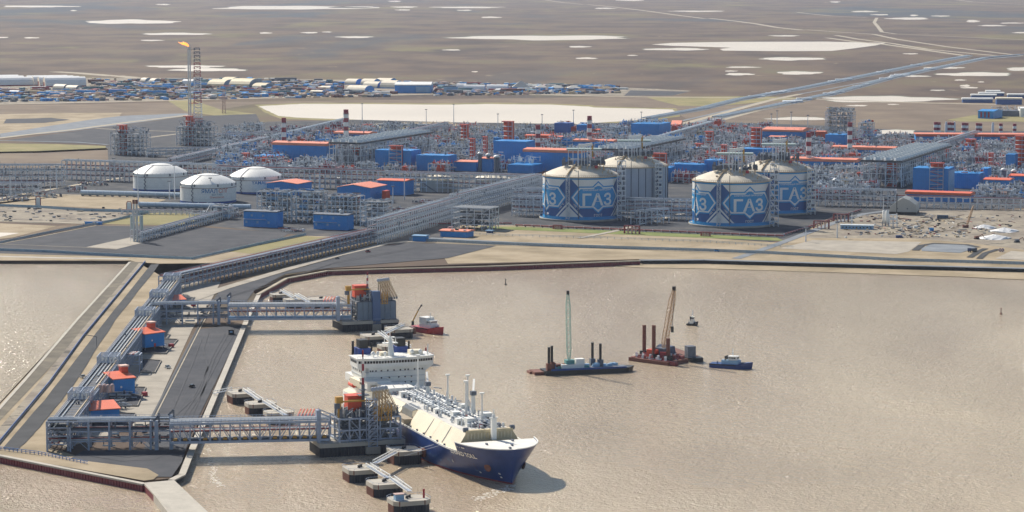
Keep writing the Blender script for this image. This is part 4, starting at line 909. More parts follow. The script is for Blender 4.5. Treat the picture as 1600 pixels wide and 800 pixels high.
    for k in range(26):
        x = RD.choice([RD.gauss(L - 72, 9), RD.uniform(L - 150, L - 12)]); z = RD.uniform(1.2, 8); w_ = RD.uniform(.6, 3); h_ = RD.uniform(.3, 1.6); bm = bmesh.new(); n = 9
        bm.faces.new([bm.verts.new((w_ * math.cos(2 * PI * i / n) * RD.uniform(.5, 1), h_ * math.sin(2 * PI * i / n) * RD.uniform(.5, 1), 0)) for i in range(n)]); bm_split(bm, 1.2)
        bm_obj(bm, 'paint_scuff', SC, t, lambda a, b, x=x, z=z: (x + a, -(hb(x + a, z + b) + .12 + RD.uniform(0, .01)), z + b))
    for k in range(22):
        x = RD.uniform(70, L - 6); z = RD.uniform(7, 13); bm = bmesh.new(); bm.faces.new([bm.verts.new(q + (0,)) for q in ((-.12, 0), (-.05, -RD.uniform(2, 5)), (.1, -RD.uniform(2, 5)), (.14, 0))])
        bm_obj(bm, 'rust_run', SR, t, lambda a, b, x=x, z=z: (x + a, -(hb(x + a, z + b) + .16), z + b))
    for z in (4.5, 9.2):
        for x0 in range(60, int(L - 8), 8):
            bm = bmesh.new(); bm.faces.new([bm.verts.new(q + (0,)) for q in ((0, 0), (7.9, 0), (7.9, .12), (0, .12))]); bm_split(bm, 1.2)
            bm_obj(bm, 'plate_seam', NAVY, t, lambda a, b, x=x0, z=z: (x + a, -(hb(x + a, z + b) + .1), z + b))
    name_on('12', 1.0, L - 5, 5.2, WHITE, 'draught_mark'); name_on('10', 1.0, L - 5, 3.2, WHITE, 'draught_mark')
    x = L - 10; MB().lathe([(2.2, -.1), (2.4, .2), (1.8, .3)], 12).build('anchor_pocket', RUST, t).matrix_local = Matrix.Translation((x, onhull(x, 8) + .1, 8)) @ Matrix.Rotation(PI / 2 + .3, 4, 'X') @ Matrix.Rotation(.5, 4, 'Y')
    x = L - 10; MB().lathe([(2.2, -.1), (2.4, .2), (1.8, .3)], 12).build('anchor_pocket', RUST, t).matrix_local = Matrix.Translation((x, -onhull(x, 8) - .1, 8)) @ Matrix.Rotation(-PI / 2 - .3, 4, 'X')
    return t, L, an, st
SHIP, SL, SAN, SST = carrier()
def sw(x, y, z): c, s = math.cos(SAN), math.sin(SAN); return Vector((SST.x + x * c - y * s, SST.y + x * s + y * c, z))
for i, (p, q, lb) in enumerate([((SL - 52, -22.5, 13.8), G(632, 712, 8), 'mooring line from the bow to the breasting dolphin'), ((SL - 60, -20, 13.6), G(640, 705, 8), 'short mooring line amidships')]):
    a = sw(*p); t = thing('mooring_line', lb, 'rope', q); MB().tube((0, 0, 0), a - q, .12, 4).build('rope', STEEL, t)

# ------------------------------------------------------------------ small craft and barges
def hull_mb(L, B, zt, z0=-1, bow=.35, sheer=1.0, n=14):
    mb = MB(); zs = [z0, zt * .5, zt]
    for s in (-1, 1):
        k0 = len(mb.v)
        for i in range(n + 1):
            f = i / n; x = L * f; e = max(0, (f - (1 - bow)) / bow)
            for j, z in enumerate(zs):
                y = B / 2 * (1 - e ** (1.6 + j * .5)) if e > 0 else B / 2 * (1 - .12 * (1 - min(1, f / .15)) ** 2); y = max(y, .02); zz = z + (sheer * e if j == 2 else 0) ; mb.v.append((x + (j * .6 if e > .9 else 0), s * y, zz))
        for i in range(n):
            for j in range(2): a = k0 + i * 3 + j; q = (a, a + 3, a + 4, a + 1); mb.f.append(q if s < 0 else q[::-1])
    m = (n + 1) * 3
    mb.f.append((0, 2, m + 2, m)); 
    for i in range(n): a = i * 3 + 2; mb.f.append((a, a + 3, m + a + 3, m + a))
    return mb
def tug(u, v, u2, v2, B, label, hm, house, zt=3, red=False):
    a, an, L = frame(u, v, u2, v2, 0); t = thing('tugboat', label, 'tug', a, an)
    hull_mb(L, B, zt, sheer=2).build('hull', hm, t); MB().box(L * .5, 0, zt, L * .42, B * .72, 2.6).build('deckhouse', house, t)
    w = MB().box(L * .56, 0, zt + 2.6, L * .22, B * .55, 2.6).build('wheelhouse', WHITE, t)
    for y in range(5): MB().box(L * .67 + .06, -B * .2 + y * B * .1, zt + 3.9, .12, .6, .9).build('window_pane', GLASS, w)
    for i in range(4): MB().box(L * .48 + i * L * .045, -B * .275 - .06, zt + 3.9, .9, .12, .9).build('window_pane', GLASS, w)
    MB().box(L * .56, 0, zt + 5.2, L * .24, B * .6, .3).build('wheelhouse_roof', WHITE, t)
    MB().tube((L * .54, 0, zt + 5.4), (L * .54, 0, zt + 11), .25).box(L * .54, 0, zt + 8.4, .3, 3, .3).box(L * .54, 0, zt + 7, 1.6, .4, .4).build('mast', STEEL if not red else WHITE, t)
    for y in (-B * .22, B * .22): MB().tube((L * .38, y, zt + 2.5), (L * .38, y, zt + 5.4), .7, 8).build('funnel', BLACK, t)
    MB().lathe([(.6, 0), (.5, 1), (.9, 1.2)], 8, L * .16, 0).box(L * .8, 0, 0, 2.4, 2.4, 1.4).build('towing_winch', STEELD, t).location.z = zt
    f = MB()
    for s in (-1, 1): f.beam((0, s * (B / 2 + .1), zt - .5), (L * .66, s * (B / 2 + .1), zt - .5), .6)
    f.build('rubbing_strake', BLACK, t); r = MB()
    for i in range(12): r.box(L * .3 + i * L * .03, -B * .36, zt + 2.6, .12, .12, 1)
    r.beam((L * .3, -B * .36, zt + 3.6), (L * .66, -B * .36, zt + 3.6), .12); r.build('rail', WHITE, t); return t
tug(1111, 573, 1174, 577, 9, 'dark blue tug heading right, alone at the right of the barges', NAVY, BLUEL)
tug(1074, 508, 1089, 509, 4, 'tiny dark motor boat behind the crane barges', BLACK, WHITE, 1.5)
t = tug(650, 516, 692, 523, 12, 'red hulled service tug with white house beside the far platform', mat('tug_red', '9C2730', .45), WHITE, 4, True); MB().box(13, 0, 6.6, 8, 8, 5).build('upper_house', WHITE, t)
t = thing('knuckle_crane', 'small dark knuckle crane standing on the breasting dolphin by the red tug', 'crane', G(645, 508, 7)); MB().tube((0, 0, 0), (0, 0, 3), 1, 8).build('pedestal', BLACK, t); MB().beam((0, 0, 3), (4, 0, 11), .9).build('lower_boom', YEL, t); MB().beam((4, 0, 11), (6.5, 0, 15), .7).build('upper_boom', BLACK, t); MB().box(6.5, 0, 14.2, 1.4, 1.2, 1.4).build('boom_tip', BLACK, t)
def boom(t, p, q, w0, w1, m, name='lattice_boom', n=16):
    p, q = Vector(p), Vector(q); d = (q - p); mb = MB(); s = d.cross(Vector((0, 1, 0))).normalized(); o = Vector((0, 1, 0)); pts = []
    for i in range(n + 1):
        f = i / n; w = w0 * min(1, .4 + f * 4) if f < .8 else w0 + (w1 - w0) * (f - .8) / .2; w /= 2; c = p + d * f; pts.append([c + s * w + o * w, c - s * w + o * w, c - s * w - o * w, c + s * w - o * w])
    for i in range(n):
        for k in range(4): mb.beam(pts[i][k], pts[i + 1][k], .32); mb.beam(pts[i][k], pts[i + 1][(k + 1) % 4], .22); mb.beam(pts[i][k], pts[i][(k + 1) % 4], .2)
    mb.build(name, m, t)
# crane barge with the upright green boom
a, an, L = frame(848, 585, 988, 579, 0)
t = thing('crane_barge', 'long dark flat barge with an upright pale green lattice boom', 'barge', a, an)
hull_mb(L, 15, 3.2, bow=.12, sheer=.4).build('hull', BLACK, t); MB().box(-3, 4, -.5, 7, 14, 2.6).box(-6, 8, -.5, 4, 8, 2).build('stern_pontoon', RUST, t)
MB().box(L * .5, 0, 3.2, L * .86, 11, .3).build('deck_planking', STEELD, t)
MB().extrude_x([(-7.6, 3.2), (-7.2, 4.3), (-6.8, 4.3), (-6.9, 3.2)], 4, L * .9).build('bulwark', NAVY, t)
MB().box(L * .34, 4, 3.2, 22, 9, 1.6).build('crane_base', TEAL, t); MB().box(L * .31, 3, 4.8, 6, 5, 4).build('crane_house', TEAL, t); MB().box(L * .42, 3, 4.8, 6, 5, 4.6).build('white_cabin', WHITE, t); MB().box(L * .33, 0, 3.5, 16, 2.4, 2.6).build('white_tank', WHITE, t)
boom(t, (L * .305, 3, 8), (L * .3, 5, 54), 2.6, 1.2, mat('pale_green_boom', '9DB9AE', .5)); MB().box(L * .3, 5, 53, 1.6, 1.6, 3).build('boom_head', BLACK, t)
for x, y in ((L * .05, -4), (L * .11, 2), (L * .60, 10), (L * .66, 4)):
    s_ = MB().tube((x, y, -1), (x, y, 19), .95, 10).build('spud_pile', BLACK, t); MB().box(x, y, 3, 3.4, 3.4, 5).build('spud_guide', RUST if x < 20 else STEELD, t)
sf = MB(); 
for _ in range(46): sf.box(R.uniform(6, L * .85), R.uniform(1, 7), 3.4, R.uniform(.6, 4), R.uniform(.6, 3), R.uniform(.6, 2.8))
sf.build('deck_cargo', BLUEL, t, kind='stuff'); sf = MB()
for _ in range(16): sf.box(R.uniform(6, L * .3), R.uniform(1, 7), 3.4, R.uniform(1, 4), R.uniform(.6, 3), R.uniform(1, 3.4))
sf.build('deck_gear', RUST, t, kind='stuff')
# piling barge
a, an, L = frame(985, 563, 1015, 567, 0)
t = thing('piling_platform', 'red piling platform with three tall brown piles and a tan lattice boom', 'barge', a, an)
MB().box(18, 9, -.5, 36, 22, 3).build('pontoon', RUST, t); MB().box(30, 1, -.5, 22, 3.4, 3.4).build('red_float', mat('dull_red', '7A2D30', .6), t)
MB().box(15, 8, 2.5, 8, 7, 6).build('machine_house', ORANGE, t); MB().box(24, 9, 2.5, 5, 5, 5).build('machine_house', mat('tug_red', '9C2730', .45), t)
for x, y, h in ((2.5, 12, 24), (17, 5, 26), (30, 5, 18)): MB().tube((x, y, -1), (x, y, h), 1.35, 10).build('spud_pile', RUST, t); MB().box(x, y, 2.4, 4.4, 4.4, 3.5).build('spud_guide', BLACK, t)
MB().box(19, 12, 2.5, 9, 8, 7).build('crane_house', STEELD, t); boom(t, (20, 12, 8), (26, 16, 51), 3.2, 1.4, mat('tan_boom', 'B7926A', .5)); MB().box(26, 16, 50, 1.8, 1.8, 3).build('boom_head', BLACK, t)
MB().tube((26.3, 16, 50), (26.3, 14, 24), .18, 5).build('hoist_rope', BLACK, t); MB().box(26.3, 14, 21, 1.4, 1.4, 4).build('hook_block', BLACK, t)
MB().extrude_x([(14, 2.5), (24, 2.5), (22, 10), (18, 10)], 10, 22).build('blue_hopper', mat('dark_blue_hopper', '2C4466', .5), t)
sf = MB()
for _ in range(60): sf.box(R.uniform(2, 34), R.uniform(0, 18), 2.5, R.uniform(.5, 3), R.uniform(.5, 3), R.uniform(.5, 3.5))
sf.build('deck_gear', PIPER, t, kind='stuff'); sf = MB()
for _ in range(40): sf.box(R.uniform(2, 34), R.uniform(0, 18), 2.5, R.uniform(.4, 2), R.uniform(.4, 2), R.uniform(.5, 3.5))
sf.build('small_deck_gear', STEEL, t, kind='stuff')
a = G(1048, 568, 0); t = thing('hopper_barge', 'low dark open barge lying behind the red piling platform', 'barge', a, 1.95)
a2, an2, L2 = frame(1089, 566, 1032, 546, 0); t.location = a2; t.rotation_euler.z = an2
hull_mb(L2, 11, 3, bow=.1).build('hull', BLACK, t); MB().box(L2 * .5, 0, 3, L2 * .8, 8, .4).build('hold_cover', RUST, t); MB().box(5, 3, 3, 6, 6, 8).build('bulkhead_block', STEELD, t)
for u, v, m, lb in ((790, 445, BLACK, 'small dark buoy alone in the water north of the barges'), (1564, 491, RUST, 'small rust coloured buoy far to the right'), (1028, 548, ORANGE, 'small orange buoy left of the ship crane barge')):
    if m is ORANGE: continue
    t = thing('buoy', lb, 'buoy', G(u, v, 0)); MB().lathe([(1, -.5), (1.1, .8), (.4, 1), (.3, 4), (.05, 4.3)], 8).build('float', m, t); MB().box(0, 0, 4.2, .8, .8, 1).build('topmark', m, t)

# crew boat wash and foam near the bow (broken water)
FOAM = mat('foam', 'E6DFD2', .6, 0, .05, .5)
for pts, wd in (([(752, 776), (764, 773), (775, 769), (790, 764), (798, 759)], 1.6), ([(742, 780), (750, 779), (756, 777)], 1.0), ([(330, 722), (334, 734), (331, 745), (338, 752), (350, 761)], 1.2), ([(325, 700), (327, 712), (330, 722)], .8)):
    mb = MB()
    for a_, b_ in zip(pts, pts[1:]):
        for k in range(30):
            f = R.random(); p = G(a_[0] + (b_[0] - a_[0]) * f, a_[1] + (b_[1] - a_[1]) * f, .05); q = R.uniform(.15, .7) * wd; c = p + Vector((R.gauss(0, wd), R.gauss(0, wd * 2), 0)); n = 6
            mb.poly([c + Vector((q * math.cos(2 * PI * i / n) * R.uniform(.5, 1.3), q * math.sin(2 * PI * i / n) * R.uniform(.4, 1), 0)) for i in range(n)])
    o = mb.build('foam_streak', FOAM); o['kind'] = 'stuff'

# ------------------------------------------------------------------ LNG storage tanks
def ring_band(mb, r, z0, z1, k=72): mb.lathe([(r, z0), (r, z1)], k); mb.f.pop()
def wrap(polys, r, th0, name, m, parent, step=2.5):
    bm = bmesh.new()
    for P in polys:
        vs = [bm.verts.new((x, z, 0)) for x, z in P]; bm.faces.new(vs)
    bm_split(bm, step)
    return wrapbm(bm, r, th0, name, m, parent)
def wrapbm(bm, r, th0, name, m, parent):
    RW = 41.5
    def fn(x, z): a = th0 + x / RW; return (r * math.sin(a), -r * math.cos(a), z)
    bm.normal_update()
    return bm_obj(bm, name, m, parent, fn)
def gaz_tank(u, v, label, th=25, deco=True, right_plain=False):
    """wall graphics: x is arc length in metres from the centre of a badge, z height"""
    c = G(u, v); RW, HW = 41.5, 47.0
    face = math.atan2(-c.x, c.y)                    # turn so that angle 0 looks at the camera
    t = thing('storage_tank', label, 'storage tank', c, face)
    MB().lathe([(45, 0), (45.5, .8), (45.5, 2.0), (44, 2.4), (42, 2.4)], 72).build('base_slab', CONC, t)
    ft = MB().box(0, 0, -.02, 1.2, 1.2, 1.7).mesh('foundation_pile', CONCD)
    sk = MB(); ring_band(sk, 44.6, 2.2, 3.4); sk.build('skirt', GAZM if deco else CONC, t, True)
    w_ = MB(); ring_band(w_, RW, 2.4, HW); w_.build('wall', GAZB if deco else mat('bare_panel_wall', 'AEB6BE', .6, 0, .08, .05), t, True)
    dm = MB(); prof = [(RW + .6, HW)] + [(RW * math.cos(a) + .0, HW + .9 + 11 * (1 - math.cos(a) ** 2)) for a in [k * PI / 2 / 12 for k in range(12)]] + [(.4, HW + 11.9)]
    prof[1] = (RW + .4, HW + .9); dm.lathe(prof, 72); dm.build('dome_roof', DOMEM, t, True)
    rg = MB(); ring_band(rg, RW + .9, HW - .2, HW + .9); rg.build('rim', TAN, t)
    hr = MB()
    for i in range(120): a = 2 * PI * i / 120; hr.box((RW + .6) * math.sin(a), (RW + .6) * math.cos(a), HW + 1, .25, .25, 1.4)
    hr.lathe([(RW + .7, HW + 2.3), (RW + .7, HW + 2.5)], 48); hr.f.pop(); hr.build('rim_railing', RUST, t, kind='stuff')
    if deco:
        MBt = MB(); ring_band(MBt, RW + .1, HW - 1.8, HW - .4); MBt.build('blue_top_band', GAZM, t); MBb = MB(); ring_band(MBb, RW + .1, 2.5, 5.2); MBb.build('blue_foot_band', GAZM, t)
        P = 2 * PI * RW / 4; hp = P / 2
        hexo = [(-30.5, 26), (-21, 38), (-6.5, 38), (0, 43.6), (6.5, 38), (21, 38), (30.5, 26), (21, 14), (6.5, 14), (0, 8.4), (-6.5, 14), (-21, 14)]
        def inset(pts, d):
            n = len(pts); out = []
            for i in range(n):
                p, a, b = Vector(pts[i]), Vector(pts[i - 1]), Vector(pts[(i + 1) % n])
                e1 = (p - a).normalized(); e2 = (b - p).normalized(); n1 = Vector((e1.y, -e1.x)); n2 = Vector((e2.y, -e2.x))
                m_ = (n1 + n2); m_.normalize(); k = d / max(.35, m_.dot(n1)); out.append(tuple(p + m_ * k))
            return out
        for q in range(4):
            ang = math.radians(th) + q * PI / 2
            aa = (ang + PI) % (2 * PI) - PI
            if abs(aa) > 1.95: continue
            T = lambda r, polys, nm, m: wrap(polys, RW + r, ang, nm, m, t)
            T(.14, [[(-hp + 3.5, HW - 1.9), (-hp + 16.5, 31), (hp - 16.5, 31), (hp - 3.5, HW - 1.9)]], 'white_upper_panel', GAZW)
            T(.20, [hexo], 'badge_outline', GAZM); T(.26, [inset(hexo, 1.3)], 'badge_white_border', GAZW); T(.32, [inset(hexo, 2.9)], 'badge_panel', GAZM)
            T(.38, [[(-4.2, 38.2), (0, 41.2), (4.2, 38.2)], [(-3.6, 13.2), (3.6, 13.2), (0, 10.6)]], 'badge_triangle', GAZW)
            T(.36, [[(-5.2, 37.3), (-5.2, 36.7), (5.2, 36.7), (5.2, 37.3)]], 'badge_line', GAZM)
            for s in (1,):
                x = hp
                T(.16, [[(x - 16, 5.2), (x, 21.5), (x + 16, 5.2), (x + 13.6, 5.2), (x, 18.9), (x - 13.6, 5.2)]], 'white_chevron', GAZW)
                T(.16, [[(x - 11.8, 5.2), (x, 16.6), (x + 11.8, 5.2)]], 'white_foot_triangle', GAZW)
            bm = text_bm('ГАЗ', 19.5, .5); fit(bm, 35, 13.6, 0, 23.8); bm_split(bm, 2.5); wrapbm(bm, RW + .40, ang, 'gas_lettering', GAZW, t)
            bm = text_bm('СЖИЖЕННЫЙ ПРИРОДНЫЙ', 3.1, .06); fit(bm, 34, 2.4, 0, 34.0); bm_split(bm, 2.5); wrapbm(bm, RW + .40, ang, 'small_lettering', GAZW, t)
            bm = text_bm('ГОСТ', 4.0, .1); fit(bm, 9.6, 2.9, 0, 6.9); bm_split(bm, 2.5); wrapbm(bm, RW + .24, ang, 'standard_lettering', GAZW, t)
            for sgn in (-1, 1):
                bm = text_bm('-162 °C', 3.6, .08); fit(bm, 9, 2.3); bmesh.ops.rotate(bm, matrix=Matrix.Rotation(sgn * math.radians(-47), 3, 'Z'), verts=bm.verts); bm_split(bm, 2.5)
                for v_ in bm.verts: v_.co.x += hp + sgn * 8.6; v_.co.y += 16.4
                wrapbm(bm, RW + .22, ang, 'temperature_lettering', GAZW, t)
    else:
        for i in range(28):
            a = -1.6 + i * .2; MB().box((RW + .15) * math.sin(a), -(RW + .15) * math.cos(a), 2.5, .8, .8, HW - 3, -0).build('panel_joint', STEELD, t)
    # stair tower and ladders on the wall
    for a, w2 in ((math.radians(th - 45), 3.4),):
        st = MB(); x, y = (RW + 2) * math.sin(a), -(RW + 2) * math.cos(a); e = Vector((math.cos(a), math.sin(a), 0)); o = Vector((x, y, 0)); f = Vector((math.sin(a), -math.cos(a), 0))
        for s in (-1, 1):
            for dd in (-1, 1.5): p = o + e * s * w2 / 2 + f * dd; st.beam(p, p + Vector((0, 0, HW + 3)), .45)
        for k in range(13):
            z = k * (HW + 2) / 12
            st.beam(o - e * w2 / 2 + Vector((0, 0, z)) + f, o + e * w2 / 2 + Vector((0, 0, z)) + f, .4)
            if k < 12: p = -1 if k % 2 else 1; st.beam(o + e * p * w2 / 2 + Vector((0, 0, z)), o - e * p * w2 / 2 + Vector((0, 0, z + (HW + 2) / 12)), .7, .3)
        st.build('stair_tower', STEEL, t)
    for a in (math.radians(th - 30), -1.15):
        x, y = (RW + .6) * math.sin(a), -(RW + .6) * math.cos(a); MB().tube((x, y, 0), (x, y, HW + 8), .35).build('riser_pipe', STEELD, t)
    # roof gear
    f = MB()
    for i in range(5): f.tube((-3 + i * 3.2, -18, HW + 8), (-3 + i * 3.2, -18, HW + 34), .35)
    f.build('vent_pipe', STEEL, t, kind='stuff')
    rail = MB(); 
    for k in range(14):
        a = k / 14; x = -15 + a * 12; y = -38 * (1 - a) * .95; z = HW + .9 + 11 * max(0, 1 - (x * x + y * y) / RW ** 2); rail.box(x, y, z, 1.4, 3.2, 1.3)
    rail.build('dome_walkway', TAN, t)
    g = MB(); g2 = MB(); g3 = MB()
    for _ in range(70): x = R.uniform(-20, 26); y = R.uniform(-14, 14); g.box(x, y, HW + 11, R.uniform(.5, 3), R.uniform(.5, 3), R.uniform(2, 9))
    for i in range(8):
        for y in (-8, 8): g2.box(-14 + i * 5, y, HW + 10, .6, .6, 17)
    for zz in (17, 27):
        for y in (-8, 8): g2.beam((-14, y, HW + zz), (21, y, HW + zz), .6)
        for i in range(8): g2.beam((-14 + i * 5, -8, HW + zz), (-14 + i * 5, 8, HW + zz), .5)
    for i in range(26): x = R.uniform(-18, 34); y = R.uniform(-27, -14); z = HW + .9 + 11 * max(0.05, 1 - (x * x + y * y) / RW ** 2); g3.box(x, y, z - .5, R.uniform(.6, 2.5), R.uniform(.6, 2), R.uniform(1, 3.5))
    g.build('roof_equipment', STEELD, t, kind='stuff'); g2.build('roof_platform_frame', STEEL, t); g3.build('nozzle_group', TAN, t, kind='stuff')
    MB().box(3, 0, HW + 27.3, 38, 15, 1.6).build('platform_roof', mat('grey_green_sheet', '8FA09C', .5), t)
    MB().tube((12, -7, HW + 20), (12, -7, HW + 34), 1.1).build('crane_post', YEL, t); MB().beam((12, -7, HW + 34), (0, -7, HW + 32), 2.2, 3).box(0, -7, HW + 30, 6, 3, 4).build('roof_crane', WHITE, t)
    MB().box(16, -22, HW + 9, 3.4, 3.4, 3).build('red_box', mat('crimson', '9A1F2C', .5), t); MB().box(24, -24, HW + 7, .5, .5, 7).box(21, -24, HW + 13.4, 7, .5, .5).build('davit', YEL, t)
    return t, c, face
TA, cA, fA = gaz_tank(908, 341, 'left large blue and white tank with the white word for gas, standing nearest the centre', 26)
TB, cB, fB = gaz_tank(1143, 350.5, 'front right large blue and white tank with the white word for gas, facing the harbour', 27)
TC, cC, fC = gaz_tank(1211, 331, 'large blue and white tank half hidden behind the front right one', 31)
TD, cD, fD = gaz_tank(986, 323, 'large unpainted grey panelled tank behind the left blue tank', 30, deco=False)
def side_tower(c, face, a, hh, label, m1=STEEL, wdt=9, bright=False):
    p = Vector((math.sin(a) * 46, -math.cos(a) * 46, 0)); p.rotate(Matrix.Rotation(face, 3, 'Z')); t = thing('lift_tower', label, 'tower', c + p, face)
    f = MB(); 
    for x in (0, wdt * .5, wdt):
        for y in (0, 6): f.box(x, y, 0, .6, .6, hh)
    for k in range(12):
        z = (k + 1) * hh / 12; f.beam((0, 0, z), (wdt, 0, z), .6, .8); f.beam((0, 6, z), (wdt, 6, z), .6); f.beam((0, 0, z), (0, 6, z), .5); f.beam((wdt, 0, z), (wdt, 6, z), .5); f.beam((0, 0, z), (wdt * .5, 0, z - hh / 12), .4)
    f.build('frame', m1, t); pl_ = MB()
    for k in range(11): pl_.box(wdt * (.3 if k % 2 else .7), 3, (k + .2) * hh / 12, wdt * .35, 5, hh / 24)
    pl_.build('landing', STEELD, t)
    return t
side_tower(cD, fD, .62, 52, 'lattice lift tower beside the unpainted grey tank', WHITE, 8)
side_tower(cC, fC, .86, 50, 'pale lattice lift tower on the half hidden blue tank', WHITE, 9)
side_tower(cB, fB, 1.05, 66, 'tall open lattice between the two right tanks')
side_tower(cA, fA, 1.0, 64, 'tall open lattice right of the left blue tank')

# white product tanks
def white_tank(u, v, rpx, h, label, hexs='E3E3DE', foot=True, lettering=None, ring=True, dome=.33, m=None):
    c = G(u, v); r = rpx / S(v); face = math.atan2(-c.x, c.y); t = thing('white_storage_tank' if foot else 'low_domed_tank', label, 'storage tank', c, face); m = m or WHITE
    w_ = MB(); ring_band(w_, r, 0, h, 56); w_.build('wall', m, t, True)
    R2 = r * 1.0; dm = MB(); dm.lathe([(r + .25, h), (r, h + .25)] + [(R2 * math.cos(a), h + .3 + r * dome * (1 - math.cos(a) ** 2)) for a in [k * PI / 2 / 9 for k in range(1, 9)]] + [(.2, h + .3 + r * dome)], 56); dm.build('dome_roof', m if foot else CREAM, t, True)
    if foot:
        fb = MB(); ring_band(fb, r + .15, 0, 2.4, 56); fb.build('blue_foot_band', mat('deep_blue_band', '1D4C94', .5), t)
        rr = MB(); ring_band(rr, r + .5, h * .80, h * .80 + .5, 56); rr.build('wind_girder', RUST, t); r3 = MB(); ring_band(r3, r * .42 + .05, h + .3 + r * dome * .824, h + .7 + r * dome * .824, 40); r3.build('crown_rail', STEELD, t)
        sh = MB()
        for i in range(3):
            for j in range(24):
                a = 2 * PI * j / 24; 
        for a in (-1.3, -.5, .35, 1.0, 1.35): MB().box((r + .2) * math.sin(a), -(r + .2) * math.cos(a), h - 2.4, 1.6, 1.6, 3).build('foam_chamber', STEELD, t)
        rl = MB()
        for i in range(44): a = 2 * PI * i / 44; rl.box(r * math.sin(a), r * math.cos(a), h + .2, .2, .2, 1.3)
        rl.build('roof_railing', STEELD, t, kind='stuff')
        st = MB()
        for k in range(9):
            a = -.62 + (.07 if k % 2 else 0); a2 = -.62 + (0 if k % 2 else .07); st.beam(((r + .8) * math.sin(a), -(r + .8) * math.cos(a), h * k / 9), ((r + .8) * math.sin(a2), -(r + .8) * math.cos(a2), h * (k + 1) / 9), .9, .4)
        st.build('zigzag_stair', STEELD, t)
        wk = MB()
        for k in range(12): f = k / 12; a = -.62; q = r * (1 - f * .6); z = h + .3 + r * dome * (1 - (q / r) ** 2); q2 = r * (1 - (k + 1) / 12 * .6); z2 = h + .3 + r * dome * (1 - (q2 / r) ** 2); wk.beam((q * math.sin(a), -q * math.cos(a), z + .3), (q2 * math.sin(a), -q2 * math.cos(a), z2 + .3), 1.1, .4)
        wk.build('roof_walkway', STEELD, t)
        cs = MB()
        for z in (h * .25, h * .5): ring_band(cs, r + .04, z, z + .12, 56)
        cs.build('shell_seam', mat('seam_grey', 'B9BEC2', .5), t)
    else:
        kk = MB()
        for i in range(40): a = 2 * PI * i / 40; kk.box(r * math.sin(a), r * math.cos(a), h, .3, .3, 1.2)
        kk.lathe([(r * .66, h + .1), (r * .66, h + 1.2)], 40); kk.f.pop(); kk.build('roof_railing', STEELD, t, kind='stuff')
        sm = MB()
        for k in range(18): a = -1.1 + k * .06; a2 = a + .06; sm.beam(((r + .5) * math.sin(a), -(r + .5) * math.cos(a), h * (1 - k / 18)), ((r + .5) * math.sin(a2), -(r + .5) * math.cos(a2), h * (1 - (k + 1) / 18)), 1.2, .6)
        sm.build('spiral_stair', STEELD, t); g = MB()
        for _ in range(10): g.box(R.uniform(-r * .2, r * .6), R.uniform(-4, 4), h + r * dome, R.uniform(.6, 2), R.uniform(.6, 2), R.uniform(.6, 2))
        g.build('roof_equipment', STEELD, t, kind='stuff')
    for (s, size, x0, z0, mm) in (lettering or []):
        bm = text_bm(s, size, .05 * size / 4); bm_split(bm, 3)
        rr_ = r + .12
        bm_obj(bm, 'lettering', mm, t, lambda a, b, rr_=rr_, x0=x0, z0=z0: (rr_ * math.sin((a + x0) / rr_), -rr_ * math.cos((a + x0) / rr_), z0 + b))
    return t
LB = mat('lettering_blue', '1F6FA8', .5, 0, 0); LR = mat('lettering_red', 'C97A66', .5, 0, 0); LG = mat('lettering_grey', '6F8CA0', .5, 0, 0)
white_tank(251, 296, 42.5, 21, 'left white domed tank with blue foot band, no lettering visible')
white_tank(325.5, 315, 43.5, 22, 'front white domed tank with blue and red lettering', lettering=[('ЯМАЛ', 6.4, 1.5, 14.5, LB), ('СПГ', 6.4, 18.6, 14.5, LR), ('633-Т-002', 3, 10.5, 10.6, LG), ('Огнеопасно', 3, 10.5, 7.6, LR)])
white_tank(400, 300, 41, 20, 'right white domed tank partly behind the blue gabled hall', lettering=[('YAMAL', 5.6, 4, 13.5, LB)])
white_tank(684, 298, 29, 14, 'low grey tank with a small cream dome, left of two', foot=False, m=mat('grey_tank', 'A9A9A4', .6), dome=.22)
white_tank(769, 296, 30, 13, 'low grey tank with a cream dome, right of two, by the diagonal rack', foot=False, m=mat('grey_tank', 'A9A9A4', .6), dome=.28)

